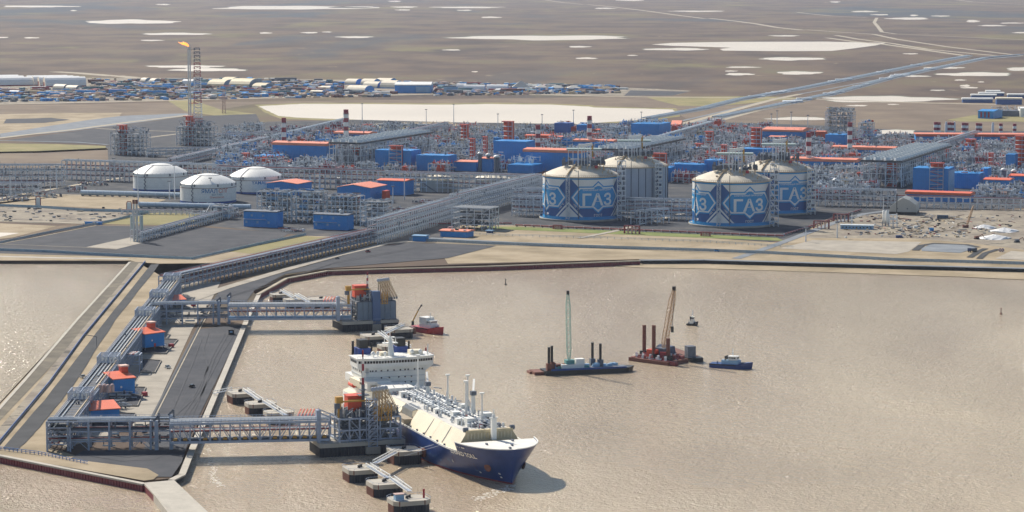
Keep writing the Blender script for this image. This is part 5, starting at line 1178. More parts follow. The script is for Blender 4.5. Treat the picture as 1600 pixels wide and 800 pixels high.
# ------------------------------------------------------------------ plant buildings and modules
PA = math.radians(-21)
OCC = []
def occ(a, an, L, d, u0, u1, vb, h=0):
    OCC.append((a.x, a.y, an, L, d, u0, u1, vb))
def pbox(u0, u1, vb, vt, depth, label, name='blue_process_hall', m=BLUE, roof=None, roofh=.8, gable=0, rib=True, ang=None, cat='building', extra=None, over=1.0, fascia=None, door=None):
    a = G(u0, vb); s = S(vb); an = PA if ang is None else ang
    L = (u1 - u0) / s / math.cos(an); h = (vb - vt) / s; t = thing(name, label, cat, a, an); occ(a, an, L, depth, u0, u1, vb)
    if gable: MB().extrude_x([(0, 0), (depth, 0), (depth, h - gable), (depth / 2, h), (0, h - gable)], 0, L).build('wall', m, t) if gable < 0 else None
    if gable > 0:                                   # gable end faces the camera
        mb = MB(); n = 0; P = [(0, 0), (L, 0), (L, h - gable), (L * .48, h), (0, h - gable)]
        mb.v = [(x, 0, z) for x, z in P] + [(x, depth, z) for x, z in P]; mb.f = [(0, 1, 2, 3, 4), (9, 8, 7, 6, 5)] + [(i, 5 + i, 5 + (i + 1) % 5, (i + 1) % 5) for i in range(5)]; mb.build('wall', m, t)
        for (x0, z0), (x1, z1) in (((-.8, h - gable), (L * .48, h)), ((L * .48, h), (L + .8, h - gable))):
            r = MB(); r.v = [(x0, -.8, z0 + .1), (x1, -.8, z1 + .1), (x1, depth + .8, z1 + .1), (x0, depth + .8, z0 + .1), (x0, -.8, z0 + .7), (x1, -.8, z1 + .7), (x1, depth + .8, z1 + .7), (x0, depth + .8, z0 + .7)]
            r.f = [(0, 3, 2, 1), (4, 5, 6, 7), (0, 1, 5, 4), (1, 2, 6, 5), (2, 3, 7, 6), (3, 0, 4, 7)]; r.build('roof', roof or ROOFP, t)
    else:
        MB().box(L / 2, depth / 2, 0, L, depth, h).build('wall', m, t)
        if roof: MB().extrude_x([(-over, h + .02), (depth + over, h + .02), (depth + over, h + roofh), (depth / 2, h + roofh + depth * .045), (-over, h + roofh)], -over, L + over).build('roof', roof, t)
    if fascia: MB().box(L / 2, -over - .1, h - fascia[1], L + 2 * over, .3, fascia[1]).build('fascia', fascia[0], t)
    if rib:
        rb = MB(); k = max(3, int(L / 2.4))
        for i in range(k): rb.box((i + .5) * L / k, -.08, .5, .22, .16, h - gable - 1)
        k = max(2, int(depth / 2.4))
        for i in range(k): rb.box(L + .08, (i + .5) * depth / k, .5, .16, .22, h - gable - 1)
        rb.build('wall_rib', m, t, kind='stuff')
    if door: MB().box(L * door[0], -.2, 0, door[1], .4, door[2]).build('door', door[3], t)
    if extra: extra(t, L, depth, h)
    return t
def clutter(t, x0, x1, y0, y1, z, zz, n, mats=(STEEL, PIPE, STEELD), big=1.0):
    mbs = [MB() for _ in mats]
    for _ in range(n):
        q = R.randrange(len(mats)); mb = mbs[q]; x = R.uniform(x0, x1); y = R.uniform(y0, y1); r_ = R.random(); zb = z + R.uniform(0, zz * .4)
        if r_ < .3: mb.box(x, y, zb, R.uniform(.6, 3.5) * big, R.uniform(.6, 3) * big, R.uniform(.6, zz * .5))
        elif r_ < .55: mb.tube((x, y, zb), (x, y, zb + R.uniform(.3, .6) * zz), R.uniform(.25, .9) * big, 6)
        elif r_ < .85: l = R.uniform(3, 12); z2 = z + R.uniform(0, zz); mb.tube((x, y, z2), (min(x1, x + l), y, z2), R.uniform(.2, .6), 5)
        else: l = R.uniform(3, 12); z2 = z + R.uniform(0, zz); mb.tube((x, y, z2), (x, min(y1, y + l), z2), R.uniform(.2, .6), 5)
    for mb, m, nm in zip(mbs, mats, ('equipment', 'pipework', 'small_equipment', 'accent_equipment')): mb.build(nm, m, t, kind='stuff')
def roofgear(k=30, zz=5, mats=(STEEL, PIPE, STEELD)):
    return lambda t, L, d, h: clutter(t, 0, L, 0, d, h + .8, zz, k, mats)
def stair(u0, u1, vb, vt, label, depth=6, m=ORANGE, ang=None, lv=None, roofm=None):
    a = G(u0, vb); s = S(vb); an = PA if ang is None else ang; L = (u1 - u0) / s / math.cos(an) * .95; h = (vb - vt) / s; t = thing('stair_tower', label, 'stair tower', a, an); occ(a, an, L, depth, u0, u1, vb)
    MB().box(L / 2, depth - .2, 0, L, .4, h).box(L - .2, depth / 2, 0, .4, depth, h).build('cladding', m, t)
    n = lv or max(3, round(h / 5)); f = MB(); fl = MB().box(L / 2, depth / 2, 0, L - .5, depth - .6, .35).mesh('landing', STEEL); fg = MB().beam((.6, .8, .3), (L - .8, .8, h / n), 1.3, .35).mesh('stair_flight', m); fg2 = MB().beam((L - .8, .8, .3), (.6, .8, h / n), 1.3, .35).mesh('stair_flight', m)
    for x in (0, L): f.box(x, 0, 0, .5, .5, h)
    f.box(L * .62, 0, 0, .35, .35, h)
    for k in range(n + 1): f.beam((0, 0, k * h / n), (L, 0, k * h / n), .5)
    f.build('frame', STEEL, t)
    for k in range(1, n): inst('landing', fl, t, (0, 0, k * h / n))
    for k in range(n): inst('stair_flight', fg if k % 2 else fg2, t, (0, 0, k * h / n))
    MB().box(L / 2, depth / 2, h, L + .6, depth + .6, .8).build('roof', roofm or m, t); return t
def chimney(u, vb, vt, r, label, bands=7, flare=True):
    r *= 1.3
    t = thing('striped_chimney', label, 'chimney', G(u, vb)); h = (vb - vt) / S(vb); n = bands; z0 = h * .16
    MB().tube((0, 0, 0), (0, 0, z0), r * .95, 12).build('lower_shaft', STEELD, t)
    for k in range(n): MB().tube((0, 0, z0 + (h - z0) * k / n), (0, 0, z0 + (h - z0) * (k + 1) / n - .03), r, 14).build('band', RED if (n - k) % 2 else WHITE, t)
    if flare:
        for f in (.84, .3): MB().tube((0, 0, z0 + (h - z0) * f), (0, 0, z0 + (h - z0) * f + .6), r + 1.1, 12).build('gallery', STEELD, t)
    l = MB()
    for s in (-1, 1): l.box(s * (r + .4), -r * .5, 0, .2, .2, h * .95)
    l.build('ladder', STEEL, t)
    return t
def lattice(u0, u1, vb, vt, depth, label, lv=None, density=1.0, mats=(STEEL, PIPE, STEELD, PIPED), ang=None, bay=7, vessels=2, top=4, floor=True, group=None, name='process_module', brace=True, fm=STEEL, parts=True):
    a = G(u0, vb); s = S(vb); an = PA if ang is None else ang
    L = (u1 - u0) / s / math.cos(an); h = (vb - vt) / s; t = thing(name, label, 'process unit', a, an, group); occ(a, an, L, depth, u0, u1, vb - 12)
    nx = max(1, round(L / bay)); ny = max(1, round(depth / 9)); lv = lv or max(2, round(h / 6)); f = MB(); fl = MB()
    for i in range(nx + 1):
        for j in range(ny + 1): 
            if j in (0, ny) or i in (0, nx): f.box(L * i / nx, depth * j / ny, 0, .7, .7, h)
    for k in range(1, lv + 1):
        z = h * k / lv
        for y in (0, depth): f.beam((0, y, z), (L, y, z), .55, .7)
        for x in (0, L): f.beam((x, 0, z), (x, depth, z), .5, .6)
        if floor: fl.box(L / 2, depth / 2, z + .35, L - 1, depth - 1, .15)
    if brace:
        for i in range(nx):
            if i % 2 == 0:
                for k in range(lv):
                    x0, x1 = L * i / nx, L * (i + 1) / nx; z0, z1 = h * k / lv, h * (k + 1) / lv
                    if (k + i) % 2: f.beam((x0, 0, z0), (x1, 0, z1), .35)
                    else: f.beam((x0, 0, z0), ((x0 + x1) / 2, 0, z1), .35); f.beam((x1, 0, z0), ((x0 + x1) / 2, 0, z1), .35)
        for j in range(ny):
            if j % 2 == 0: f.beam((L, depth * j / ny, 0), (L, depth * (j + 1) / ny, h / lv), .35); f.beam((L, depth * j / ny, h / lv), (L, depth * (j + 1) / ny, h * 2 / lv), .35)
    f.build('steel_frame', fm, t); fl.build('floor_grating', DECK, t, kind='stuff')
    for k in range(lv): clutter(t, .5, L - .5, .5, min(depth - .5, 16), h * k / lv + .6, h / lv - .8, int(L * min(depth, 16) / 26 * density), mats)
    if top: clutter(t, 0, L, 0, depth, h + .5, top, int(L * depth / 16 * density), mats)
    for i in range(vessels):
        x = R.uniform(L * .1, L * .7); z = h * R.randrange(lv) / lv + 1.5; r = min(2.2, h / lv * .35)
        MB().tube((x, 2.4, z + r), (x + R.uniform(6, 11), 2.4, z + r), r, 12).build('vessel', R.choice([PIPE, WHITE, PIPED, BLUEL]), t)
    return t
def coolers(u0, u1, vb, vt, depth, label, ncol=4):
    a = G(u0, vb); s = S(vb); L = (u1 - u0) / s / math.cos(PA); h = (vb - vt) / s; t = thing('air_cooler_bank', label, 'air coolers', a, PA); occ(a, PA, L, depth, u0, u1, vb)
    f = MB(); nx = 5; ny = int(depth / 12)
    for i in range(nx + 1):
        for j in range(ny + 1):
            if j == 0 or i in (0, nx): f.box(L * i / nx, depth * j / ny, 0, .9, .9, h - 2)
    for z in (h * .25, h * .5, h * .75, h - 2):
        f.beam((0, 0, z), (L, 0, z), .7); f.beam((L, 0, z), (L, depth, z), .7); f.beam((0, 0, z), (0, depth, z), .7)
    for i in range(nx):
        if i % 2: f.beam((L * i / nx, 0, h * .5), (L * (i + .5) / nx, 0, h * .75), .4); f.beam((L * (i + 1) / nx, 0, h * .5), (L * (i + .5) / nx, 0, h * .75), .4); f.beam((L * i / nx, 0, 0), (L * (i + 1) / nx, 0, h * .5), .45)
    for j in range(0, ny, 2): f.beam((L, depth * j / ny, 0), (L, depth * (j + 1) / ny, h * .5), .4)
    f.build('support_frame', STEEL, t)
    MB().box(L / 2, depth / 2, h - 2, L + 2, depth + 2, 2.2).build('bundle_deck', mat('bundle_grey', '30363D', .6), t)
    nr = int(depth / (L / ncol + 2.5)); r = L / ncol * .42; me = MB().tube((0, 0, 0), (0, 0, 3.4), r, 10, r * .85, False).tube((0, 0, 3.4), (0, 0, .8), r * .85, 10, r * .7, False).mesh('fan_ring', mat('fan_grey', 'D0D4D4', .4, .1)); fb = MB().box(0, 0, 0, r * 1.5, .7, .25).box(0, 0, .02, .7, r * 1.5, .25).mesh('fan_blade', STEELD)
    c = 0
    for i in range(ncol):
        for j in range(nr):
            if c < 290: o = inst('fan_ring', me, t, (L * (i + .5) / ncol, (j + .5) * depth / nr, h + .2)); c += 1
    clutter(t, 1, L - 1, 1, 20, 1, h - 5, 160, (STEELD, PIPED, STEEL)); clutter(t, L - 8, L - .5, 1, depth, 1, h - 5, int(depth * 1.2), (STEELD, PIPED, STEEL))
    return t

# ---- train 1 (behind the white tanks, centre left)
coolers(515, 565, 263, 222, 250, 'air cooler bank of the left process train, rows of round fans')
stair(562 - 14, 562, 263, 232, 'orange stair inside the left air cooler frame', 5)
pbox(586, 643, 264, 234, 34, 'tall blue box building with the orange stair, left process train', extra=roofgear(40, 5))
stair(608, 629, 265, 228, 'orange open stair tower in the middle of the left tall blue box', 5)
pbox(650, 701, 266, 242, 30, 'long plain blue wall with scattered roof pipes right of the left tall box', extra=roofgear(40, 4, (STEEL, STEELD, ROOFO)))
pbox(711, 744, 267, 253, 30, 'low blue hall with orange roof, left of the three in the middle', roof=ROOFP)
pbox(751, 769, 268, 248, 26, 'blue hall with pinkish orange roof beside two round caps', roof=ROOFP)
lattice(769, 783, 268, 243, 12, 'small red and grey vessel stack under a round white cap', mats=(STEEL, ORANGE, STEELD), vessels=0)
pbox(793, 833, 270, 257, 36, 'blue hall with grey duct boxes on its roof in front of the striped chimney', extra=roofgear(50, 12, (PIPE, STEEL, WHITE)))
pbox(771, 822, 262, 220, 34, 'tall blue hall behind the big orange stair tower')
stair(784, 801, 257, 190, 'tallest orange stair tower in the centre of the plant', 8, lv=9)
stair(732, 741, 253, 217, 'slim orange stair tower left of the low blue halls', 6)
stair(753, 760, 250, 214, 'second slim orange stair tower in the centre', 6)
stair(717, 730, 222, 195, 'orange stair tower on the upper level of the left train', 9)
stair(643, 649, 258, 231, 'narrow red stair right of the left tall blue box', 6)
stair(635, 641, 232, 211, 'orange stair tower stacked above the left tall blue box', 6)
pbox(818, 905, 266, 237, 34, 'long blue hall with a pale orange roof behind the left gas tank', roof=ROOFP, roofh=3.5, extra=roofgear(18, 4))
pbox(426, 512, 252, 226, 32, 'long blue hall with pale orange roof behind the third white tank', roof=ROOFP, roofh=3.5, extra=roofgear(22, 5))
pbox(522, 577, 222, 209, 30, 'blue hall with orange roof by the second striped chimney', roof=ROOFP, roofh=2.6, extra=roofgear(20, 6))
pbox(500, 512, 238, 225, 20, 'small blue hall left of the left air coolers', roof=ROOFP)
pbox(896, 957, 234, 221, 26, 'blue hall with orange roof behind the fourth striped chimney', roof=ROOFP, roofh=2.6, extra=roofgear(24, 5))
pbox(396, 430, 257, 243, 34, 'blue hall with dark roof gear behind the third white tank', extra=roofgear(46, 7, (STEELD, STEEL, RED)))
stair(377, 388, 256, 240, 'red and grey stack beside the blue hall behind the third white tank', 8)
# ---- middle background
pbox(986, 1029, 216, 193, 60, 'big plain blue box with pipes on its roof in the back row', extra=roofgear(90, 6))
pbox(866, 889, 214, 192, 24, 'blue and red chequered block in the back row', m=mat('blue_violet', '2A5FA8', .5), extra=roofgear(20, 3, (ORANGE, PINK, STEEL)))
pbox(889, 893, 214, 198, 22, 'red end wall of the chequered block', m=ORANGE)
pbox(901, 920, 212, 195, 24, 'second blue and red block in the back row', extra=roofgear(16, 3, (ORANGE, STEEL, BLUE)))
pbox(921, 935, 212, 203, 20, 'orange low block right of the second chequered block', m=ORANGE, roof=ROOFO)
for i, (a_, b_) in enumerate([(820, 835), (842, 858), (858, 890)]): pbox(a_, b_, 224, 212 if i < 2 else 214, 22, ['orange and blue hall left of the third striped chimney', 'orange box right of the third striped chimney', 'blue hall with bright orange roof right of the third striped chimney'][i], m=ORANGE if i < 2 else BLUE, roof=ROOFO)
t = pbox(1049, 1063, 206, 195, 90, 'long orange framed hall with blue wall panels in the back row', m=ORANGE, roof=ROOFP, ang=math.radians(-6))
for i in range(6): MB().box(14.1, 8 + i * 14, 1, .5, 8, 7).build('blue_panel', BLUE, t)
MB().box(6.5, -.2, 1, 4, .5, 7).build('blue_panel', BLUE, t)
# ---- train 2 (behind the grey tank)
coolers(930, 985, 268, 232, 240, 'air cooler bank behind the left gas tank')
pbox(1010, 1042, 284, 262, 34, 'tall blue box behind the unpainted grey tank', extra=roofgear(30, 5))
stair(1016, 1040, 284, 240, 'orange stair tower above the unpainted grey tank', 7)
pbox(1046, 1098, 279, 256, 32, 'long blue wall right of the unpainted grey tank', extra=roofgear(60, 4, (STEEL, ORANGE, STEELD)))
pbox(1100, 1122, 279, 250, 30, 'blue hall left of the front right gas tank', extra=roofgear(20, 4))
stair(1100, 1113, 226, 206, 'red stair block on the upper level of the middle train', 8)
stair(1125, 1134, 258, 227, 'slim orange stair tower left of the front right gas tank', 6)
stair(1143, 1150, 252, 223, 'narrow orange stair tower over the front right gas tank', 6)
stair(1171, 1188, 248, 200, 'wide orange stair tower behind the front right gas tank', 8, lv=8)
pbox(1157, 1200, 250, 232, 30, 'blue hall at the foot of the wide orange stair tower')
stair(1085, 1096, 240, 225, 'small red stair block over the long blue wall', 8)
# ---- right centre
pbox(1191, 1250, 216, 205, 60, 'hall with a wide pale orange roof and scattered vents', m=BLUE, roof=ROOFP, roofh=3, extra=roofgear(60, 5))
pbox(1202, 1224, 224, 214, 22, 'blue hall with orange roof in front of the wide pale roof', roof=ROOFP)
pbox(1232, 1332, 266, 251, 30, 'long blue hall with pale orange roof behind the half hidden gas tank', roof=ROOFP, roofh=3.5, extra=roofgear(26, 6))
pbox(1300, 1392, 244, 233, 28, 'long low hall with bright orange roof at the foot of the tall lattice block', roof=ROOFP, roofh=4, extra=roofgear(26, 6))
pbox(1289, 1318, 231, 210, 30, 'blue box under the tall lattice block', extra=roofgear(30, 5)); pbox(1275, 1288, 222, 206, 16, 'plain orange box left of the tall lattice block', m=ORANGE, roof=ROOFP)
lattice(1289, 1328, 214, 174, 26, 'tall grey lattice block with a pale column on top, highest in the plant', lv=6, density=1.6, top=6, bay=6)
t = thing('pale_column', 'pale golden column rising at the left of the tall lattice block', 'column', G(1296, 213)); h = 48; MB().lathe([(2.2, 0), (2.2, h * .6), (3.4, h * .62), (2, h * .7), (2.6, h * .78), (2, h * .9), (2.4, h * .94), (1.5, h)], 12).build('shell', mat('pale_gold', 'CDBB92', .4, .3), t)
lattice(1341, 1360, 226, 192, 20, 'smaller lattice block with blue panels right of the tall one', mats=(STEEL, BLUE, ORANGE, STEELD), top=5)
pbox(1351, 1360, 224, 203, 14, 'blue upright cabin on the smaller lattice block', m=BLUE)
# ---- train 3 at right
coolers(1345, 1405, 291, 250, 300, 'air cooler bank of the right process train, largest rows of round fans')
stair(1384, 1400, 292, 252, 'orange stair in the right air cooler frame', 5)
pbox(1426, 1478, 300, 262, 36, 'tall blue box with orange stair at right', extra=roofgear(40, 5))
bx = [o for o in LAB if o['label'].startswith('tall blue box with orange stair at right')][0]; MB().box((1478 - 1426) / S(300) / math.cos(PA) + .2, 18, .5, .3, 35, 26).build('side_cladding', BLUEL, bx)
stair(1452, 1473, 301, 255, 'orange open stair tower in the middle of the right tall blue box', 6)
pbox(1483, 1527, 294, 270, 32, 'long blue wall right of the right tall blue box', extra=roofgear(50, 5, (STEEL, ORANGE, STEELD)))
pbox(1537, 1574, 300, 281, 30, 'blue hall with orange roof and a round white badge', roof=ROOFO, extra=lambda t, L, d, h: MB().tube((L * .6, -.1, h * .72), (L * .6, -.5, h * .72), 2, 14).build('round_badge', WHITE, t))
pbox(1577, 1612, 293, 275, 30, 'blue hall with orange roof at the right edge', roof=ROOFO)
pbox(1532, 1542, 290, 263, 26, 'blue upright hall left of the round capped vessels')
pbox(1571, 1584, 268, 241, 24, 'blue block beside the far right orange stair tower', extra=roofgear(16, 5))
stair(1584, 1603, 266, 213, 'wide orange stair tower at the far right edge', 9, lv=8)
stair(1543, 1551, 272, 240, 'slim orange stair tower right of centre in the right train', 6)
stair(1507, 1523, 240, 218, 'orange stair block on the upper level of the right train', 9)
stair(1475, 1482, 262, 234, 'orange stair climbing above the right tall blue box', 6)
lattice(1505, 1518, 262, 238, 14, 'red vessel frame above the long blue wall at right', mats=(STEEL, RED, STEELD), lv=3)
pbox(1416, 1509, 314, 303, 22, 'low blue hall with a bright orange roof behind the grey tent', roof=ROOFO, roofh=3, over=1.5)
t = pbox(1431, 1640, 222, 210, 30, 'very long hall with orange fascia and pairs of striped stacks along its roof', roof=ROOFP, ang=math.radians(-4), fascia=(ORANGE, 3), over=1.2)
MB().box(60, -1.6, 2, 150, .4, 1.4).build('pale_stripe', WHITE, t)
for i, u in enumerate([1461.5, 1466.5, 1483, 1488, 1505, 1510, 1527, 1531.5, 1563.5, 1585]):
    chimney(u, 216, 190.5 + i * .3, 2.2, 'short red and white stack on the very long hall, %s' % ['first from the left', 'second from the left', 'third from the left', 'fourth from the left', 'fifth from the left', 'sixth from the left', 'seventh from the left', 'eighth from the left', 'ninth, standing alone', 'last one by the right edge'][i], 5, False)['group'] = 'striped stacks on the long hall'
for u, vt, lb in ((1478, 190, 'grey slender stack left of the second pair'), (1491, 190, 'grey slender stack right of the second pair'), (1551, 191, 'grey slender stack between the fourth pair and the lone stack')):
    t = thing('grey_stack', lb, 'stack', G(u, 216)); MB().lathe([(2.2, 0), (2, (216 - vt) / S(216) * .8), (1.2, (216 - vt) / S(216))], 10).build('shaft', STEEL, t)
for u, vb, vt, r, lb in ((444, 246, 184, 2.5, 'striped chimney above the third white tank, first from the left'), (541, 226, 171, 2.9, 'striped chimney before the pale lake, second from the left'), (840.5, 252, 195, 2.6, 'striped chimney left of the left gas tank'), (921, 234, 181, 2.6, 'striped chimney directly behind the left gas tank'), (1263, 266, 207, 2.6, 'striped chimney above the half hidden gas tank'), (1327.5, 246, 191, 2.6, 'striped chimney in front of the tall lattice block')):
    chimney(u, vb, vt, r, lb)
# two flare-side modules at left
for u0, u1, vb, vt, st, lb in ((173, 222, 242, 209, (183, 197, 242, 196), 'left'), (276, 328, 227, 198, (287, 300, 227, 182), 'right, at the foot of the flare')):
    lattice(u0, u1, vb, vt, 30, 'module with a red stair tower, ' + lb, lv=5, density=1.2, top=9); stair(*st, 'red stair tower on the %s module' % ('left' if 'left' == lb else 'flare foot'), 8, lv=6)
# near modules in front (blue cabins, lattice grid)
lattice(402, 432, 345, 299, 22, 'front lattice module behind the left blue cabin', lv=6, density=1.3, mats=(STEEL, PINK, STEELD, PIPED), top=2, bay=5)
lattice(434, 450, 346, 300, 22, 'narrow lattice module between the two blue cabins, left', lv=6, density=1.2, top=2, bay=5)
lattice(455, 500, 347, 299, 22, 'wide braced lattice module between the blue cabins', lv=5, density=1.2, top=2, bay=7, mats=(STEEL, BLUE, STEELD, PIPED))
lattice(505, 558, 348, 306, 22, 'lattice module behind the right blue cabin', lv=6, density=1.3, mats=(STEEL, PINK, STEELD, PIPED), top=2, bay=5)
lattice(563, 600, 354, 315, 22, 'lattice module where the jetty pipes enter the plant', lv=5, density=1.2, top=2, bay=6)
lattice(706, 765, 358, 324, 26, 'open braced steel frame beside the small blue and orange cabin', lv=4, density=.5, top=0, bay=9)
def cabin(u0, u1, vb, vt, lb):
    t = pbox(u0, u1, vb, vt, 16, lb, name='blue_cabin', m=mat('cabin_blue', '0A86D0', .45, 0, .08, .2), roof=STEELD)
    s = S(vb); L = (u1 - u0) / s / math.cos(PA)
    for i in range(5): MB().box(L * (.08 + .17 * i), -.25, 4 + (i % 2) * 7, 2.2, .4, 2.4).build('vent_louvre', BLUEL, t)
    MB().box(L * .35, -1, (vb - vt) / s * .5, L * .7, 1.6, .25).build('catwalk', STEEL, t)
    MB().lathe([(1.2, 0), (1.2, 3), (1.9, 3.4), (1.2, 4.6), (.1, 5)], 10, L * .7, 8).build('roof_vent', WHITE, t).location.z = (vb - vt) / s + 1
cabin(381, 434, 354, 330, 'blue cabin with white louvres, left of two below the lattice modules'); cabin(490, 544, 358, 335, 'blue cabin with white louvres, right of two below the lattice modules')
pbox(417, 466, 306, 283, 40, 'blue gabled hall with orange roof in front of the third white tank', roof=ROOFP, gable=2.6, name='gabled_hall', door=(.6, 7, 6, ORANGE))
pbox(527, 580, 315, 288, 46, 'blue gabled hall with orange roof and a rust red door', roof=ROOFP, gable=3.4, name='gabled_hall', door=(.62, 8, 8, ORANGE))
pbox(590, 634, 304, 282, 26, 'blue flat hall with thin orange roof left of the low domed tanks', roof=ROOFO, over=1.4)
for u, v, lb in ((474, 300, 'round faced grey cooling unit beside the left gabled hall'), (587, 303, 'round faced grey cooling unit beside the right gabled hall')):
    t = thing('cooling_unit', lb, 'machine', G(u, v), PA); MB().extrude_x([(0, 0), (6, 0), (6, 10), (3, 15), (0, 10)], -4, 5).build('casing', STEEL, t); MB().tube((.5, -.1, 12), (.5, -1.4, 12), 4, 16).build('round_intake', mat('fan_grey', 'B8BEBF'), t); MB().tube((.5, -1.2, 12), (.5, -1.6, 12), 2, 12).build('intake_hub', STEELD, t)
pbox(588, 596, 315, 302, 8, 'small blue box beside the orange box', m=BLUE); pbox(597, 603, 316, 298, 12, 'plain orange box right of the right gabled hall', m=ORANGE)
pbox(688, 730, 370, 361, 18, 'small blue building with flat pale orange roof near the harbour road', roof=ROOFP, over=1.3, extra=roofgear(8, 3, (BLACK, STEEL, WHITE))); pbox(645, 664, 377, 369, 10, 'little blue hut beside the jetty pipe rack', roof=BLUEL)
pbox(760, 768, 364, 361, 5, 'tiny blue container beside the grass strip', m=NAVY, roof=BLUEL)
# main pipe racks
rack(-12, 292, 97, 292, 20, 27, 4, 7, 'tall pipe rack at the left edge of the plant', npipe=7, stuffing=140)
rack(-12, 306, 60, 306, 20, 14, 3, 7, 'lower pipe rack in front at the left edge', npipe=5, stuffing=160)
rack(97, 281, 340, 289, 14, 25, 4, 7, 'long pipe rack behind the left white tank', npipe=7, stuffing=140)
rack(338, 290, 600, 298, 14, 24, 4, 7, 'long pipe rack behind the gabled halls', npipe=7, stuffing=240)
rack(600, 298, 862, 306, 14, 23, 4, 7, 'long pipe rack behind the low domed tanks', npipe=7, stuffing=200)
rack(590, 381, 720, 341, 10, 23, 4, 7, 'lower half of the big diagonal pipe rack', npipe=4, stuffing=60, toprail=True)
rack(716, 342, 846, 306, 10, 26, 5, 7, 'upper half of the big diagonal pipe rack', npipe=4, stuffing=60, toprail=True)
rack(800, 338, 1084, 345, 16, 22, 5, 8, 'pipe rack running behind the gas tanks', npipe=8, stuffing=150)
rack(800, 322, 960, 327, 18, 20, 4, 8, 'second pipe rack left of the left gas tank', npipe=8, stuffing=120)
rack(1268, 322, 1398, 325, 16, 20, 3, 8, 'braced pipe rack right of the half hidden gas tank', npipe=6, stuffing=200)
rack(1392, 324, 1640, 330, 10, 13, 2, 8, 'low white pipe rack behind the grey tent', npipe=4, stuffing=80)
rack(1000, 352, 1045, 348, 14, 15, 2, 8, 'low pipe table between the two front gas tanks', npipe=6, stuffing=80)
rack(190, 335, 300, 336, 6, 5, 1, 6, 'thin low pipe run at the foot of the white tanks', npipe=5)
rack(560, 240, 700, 206, 9, 16, 3, 9, 'diagonal upper pipe rack of the left train', npipe=6, stuffing=120)
rack(985, 244, 1115, 205, 9, 16, 3, 9, 'diagonal upper pipe rack of the middle train', npipe=6, stuffing=120)
rack(1405, 262, 1530, 220, 9, 16, 3, 9, 'diagonal upper pipe rack of the right train', npipe=6, stuffing=120)
rack(270, 262, 420, 226, 8, 12, 3, 9, 'diagonal pipe rack rising behind the white tanks', npipe=7, stuffing=120)
rack(230, 246, 350, 243, 8, 12, 3, 9, 'pipe rack linking the two lattice modules with red stairs', npipe=7, stuffing=80)
rack(430, 225, 545, 196, 8, 13, 2, 9, 'pipe rack leading away toward the pale lake', npipe=7, stuffing=80)
rack(340, 222, 440, 218, 18, 12, 2, 9, 'far pipe rack right of the flare tower', npipe=7, stuffing=80)
rack(1290, 262, 1420, 256, 12, 12, 2, 9, 'pipe rack in front of the bright orange roof', npipe=6, stuffing=80)
# small flare yard
rack(222, 378, 372, 337, 8, 9, 2, 7, 'pipe rack from the small flare stack to the plant', npipe=6, stuffing=120)
t = thing('small_flare_stack', 'twin pipe flare stack with grey wind screens on the gravel yard', 'flare', G(212, 378), PA)
for x in (-1.6, 1.6): MB().tube((x, 0, 0), (x, 0, 38), 1.1, 10).build('stack_pipe', PIPE, t); MB().tube((x, 0, 38), (x, 0, 42), 1.3, 10).build('burnt_tip', RUST, t)
for x in (-5, 5): MB().box(x, 3, 12, 3.4, 1, 14).build('wind_screen', mat('pale_grey_green', '9FB0B0', .5), t)
fr = MB()
for x in (-5.5, 5.5):
    for y in (0, 5): fr.box(x, y, 0, .4, .4, 27)
for z in (6, 12, 19, 26): fr.beam((-5.5, 0, z), (5.5, 0, z), .35); fr.beam((-5.5, 5, z), (5.5, 5, z), .35)
fr.build('frame', STEEL, t)
lattice(296, 322, 346, 333, 12, 'low pump frame on the gravel yard', lv=1, density=1.2, top=3); lattice(330, 358, 342, 322, 12, 'pump frame with pale vessels behind the gravel yard', lv=2, density=1.2, top=2)
# great flare
t = thing('flare_tower', 'very tall flare tower with a red and white lattice and burning tip', 'flare tower', G(303, 226)); HF = (226 - 73) / S(226)
for x in (-7, -4.2): MB().tube((x, 0, 0), (x, 0, HF), 1.0, 8).build('riser_pipe', PIPE, t)
n = 26
for part_ in range(7):
    f = MB(); a0 = part_ * n // 7; a1 = (part_ + 1) * n // 7
    for k in range(a0, a1):
        w0 = 13 - 5 * k / n; w1 = 13 - 5 * (k + 1) / n; z0 = HF * k / n; z1 = HF * (k + 1) / n; z1 *= .985; c0 = 6
        P = [(c0 - w0 / 2, 0), (c0 + w0 / 2, 0), (c0 + w0 / 2, w0), (c0 - w0 / 2, w0)]; Q = [(c0 - w1 / 2, 0), (c0 + w1 / 2, 0), (c0 + w1 / 2, w1), (c0 - w1 / 2, w1)]
        for i in range(4): f.beam((*P[i], z0), (*Q[i], z1), .65); f.beam((*Q[i], z1), (*Q[(i + 1) % 4], z1), .5); f.beam((*P[i], z0), (*Q[(i + 1) % 4], z1), .45)
    f.build('lattice_section', [STEEL, RED, STEEL, RED, STEEL, RED, STEELD][part_], t)
for k in (.42, .55, .97): MB().box(0, 3, HF * k, 14, 7, .8).build('service_platform', ORANGE if k == .42 else STEELD, t)
fl = MB(); [fl.lathe([(.6, dz), (1.9 * q, 2 + dz), (2.5 * q, 5 + dz), (1.7 * q, 9 + dz), (.9 * q, 13 + dz), (.1, (17 + dz) * q)], 8, dx, dy) for q, dx, dy, dz in ((1, 0, 0, 0), (.7, 1.6, .8, 3), (.55, -1.4, -.6, 6), (.35, -3, .3, 12))]; fo = fl.build('flame', mat('flame', 'F0A050', .5, 0, 0, emit=('FF9A45', 1.6)), t, True); fo.scale = (.7, .7, .7); fo.location = (-5.5, 0, HF + .5); fo.rotation_euler = (0, math.radians(-62), 0)
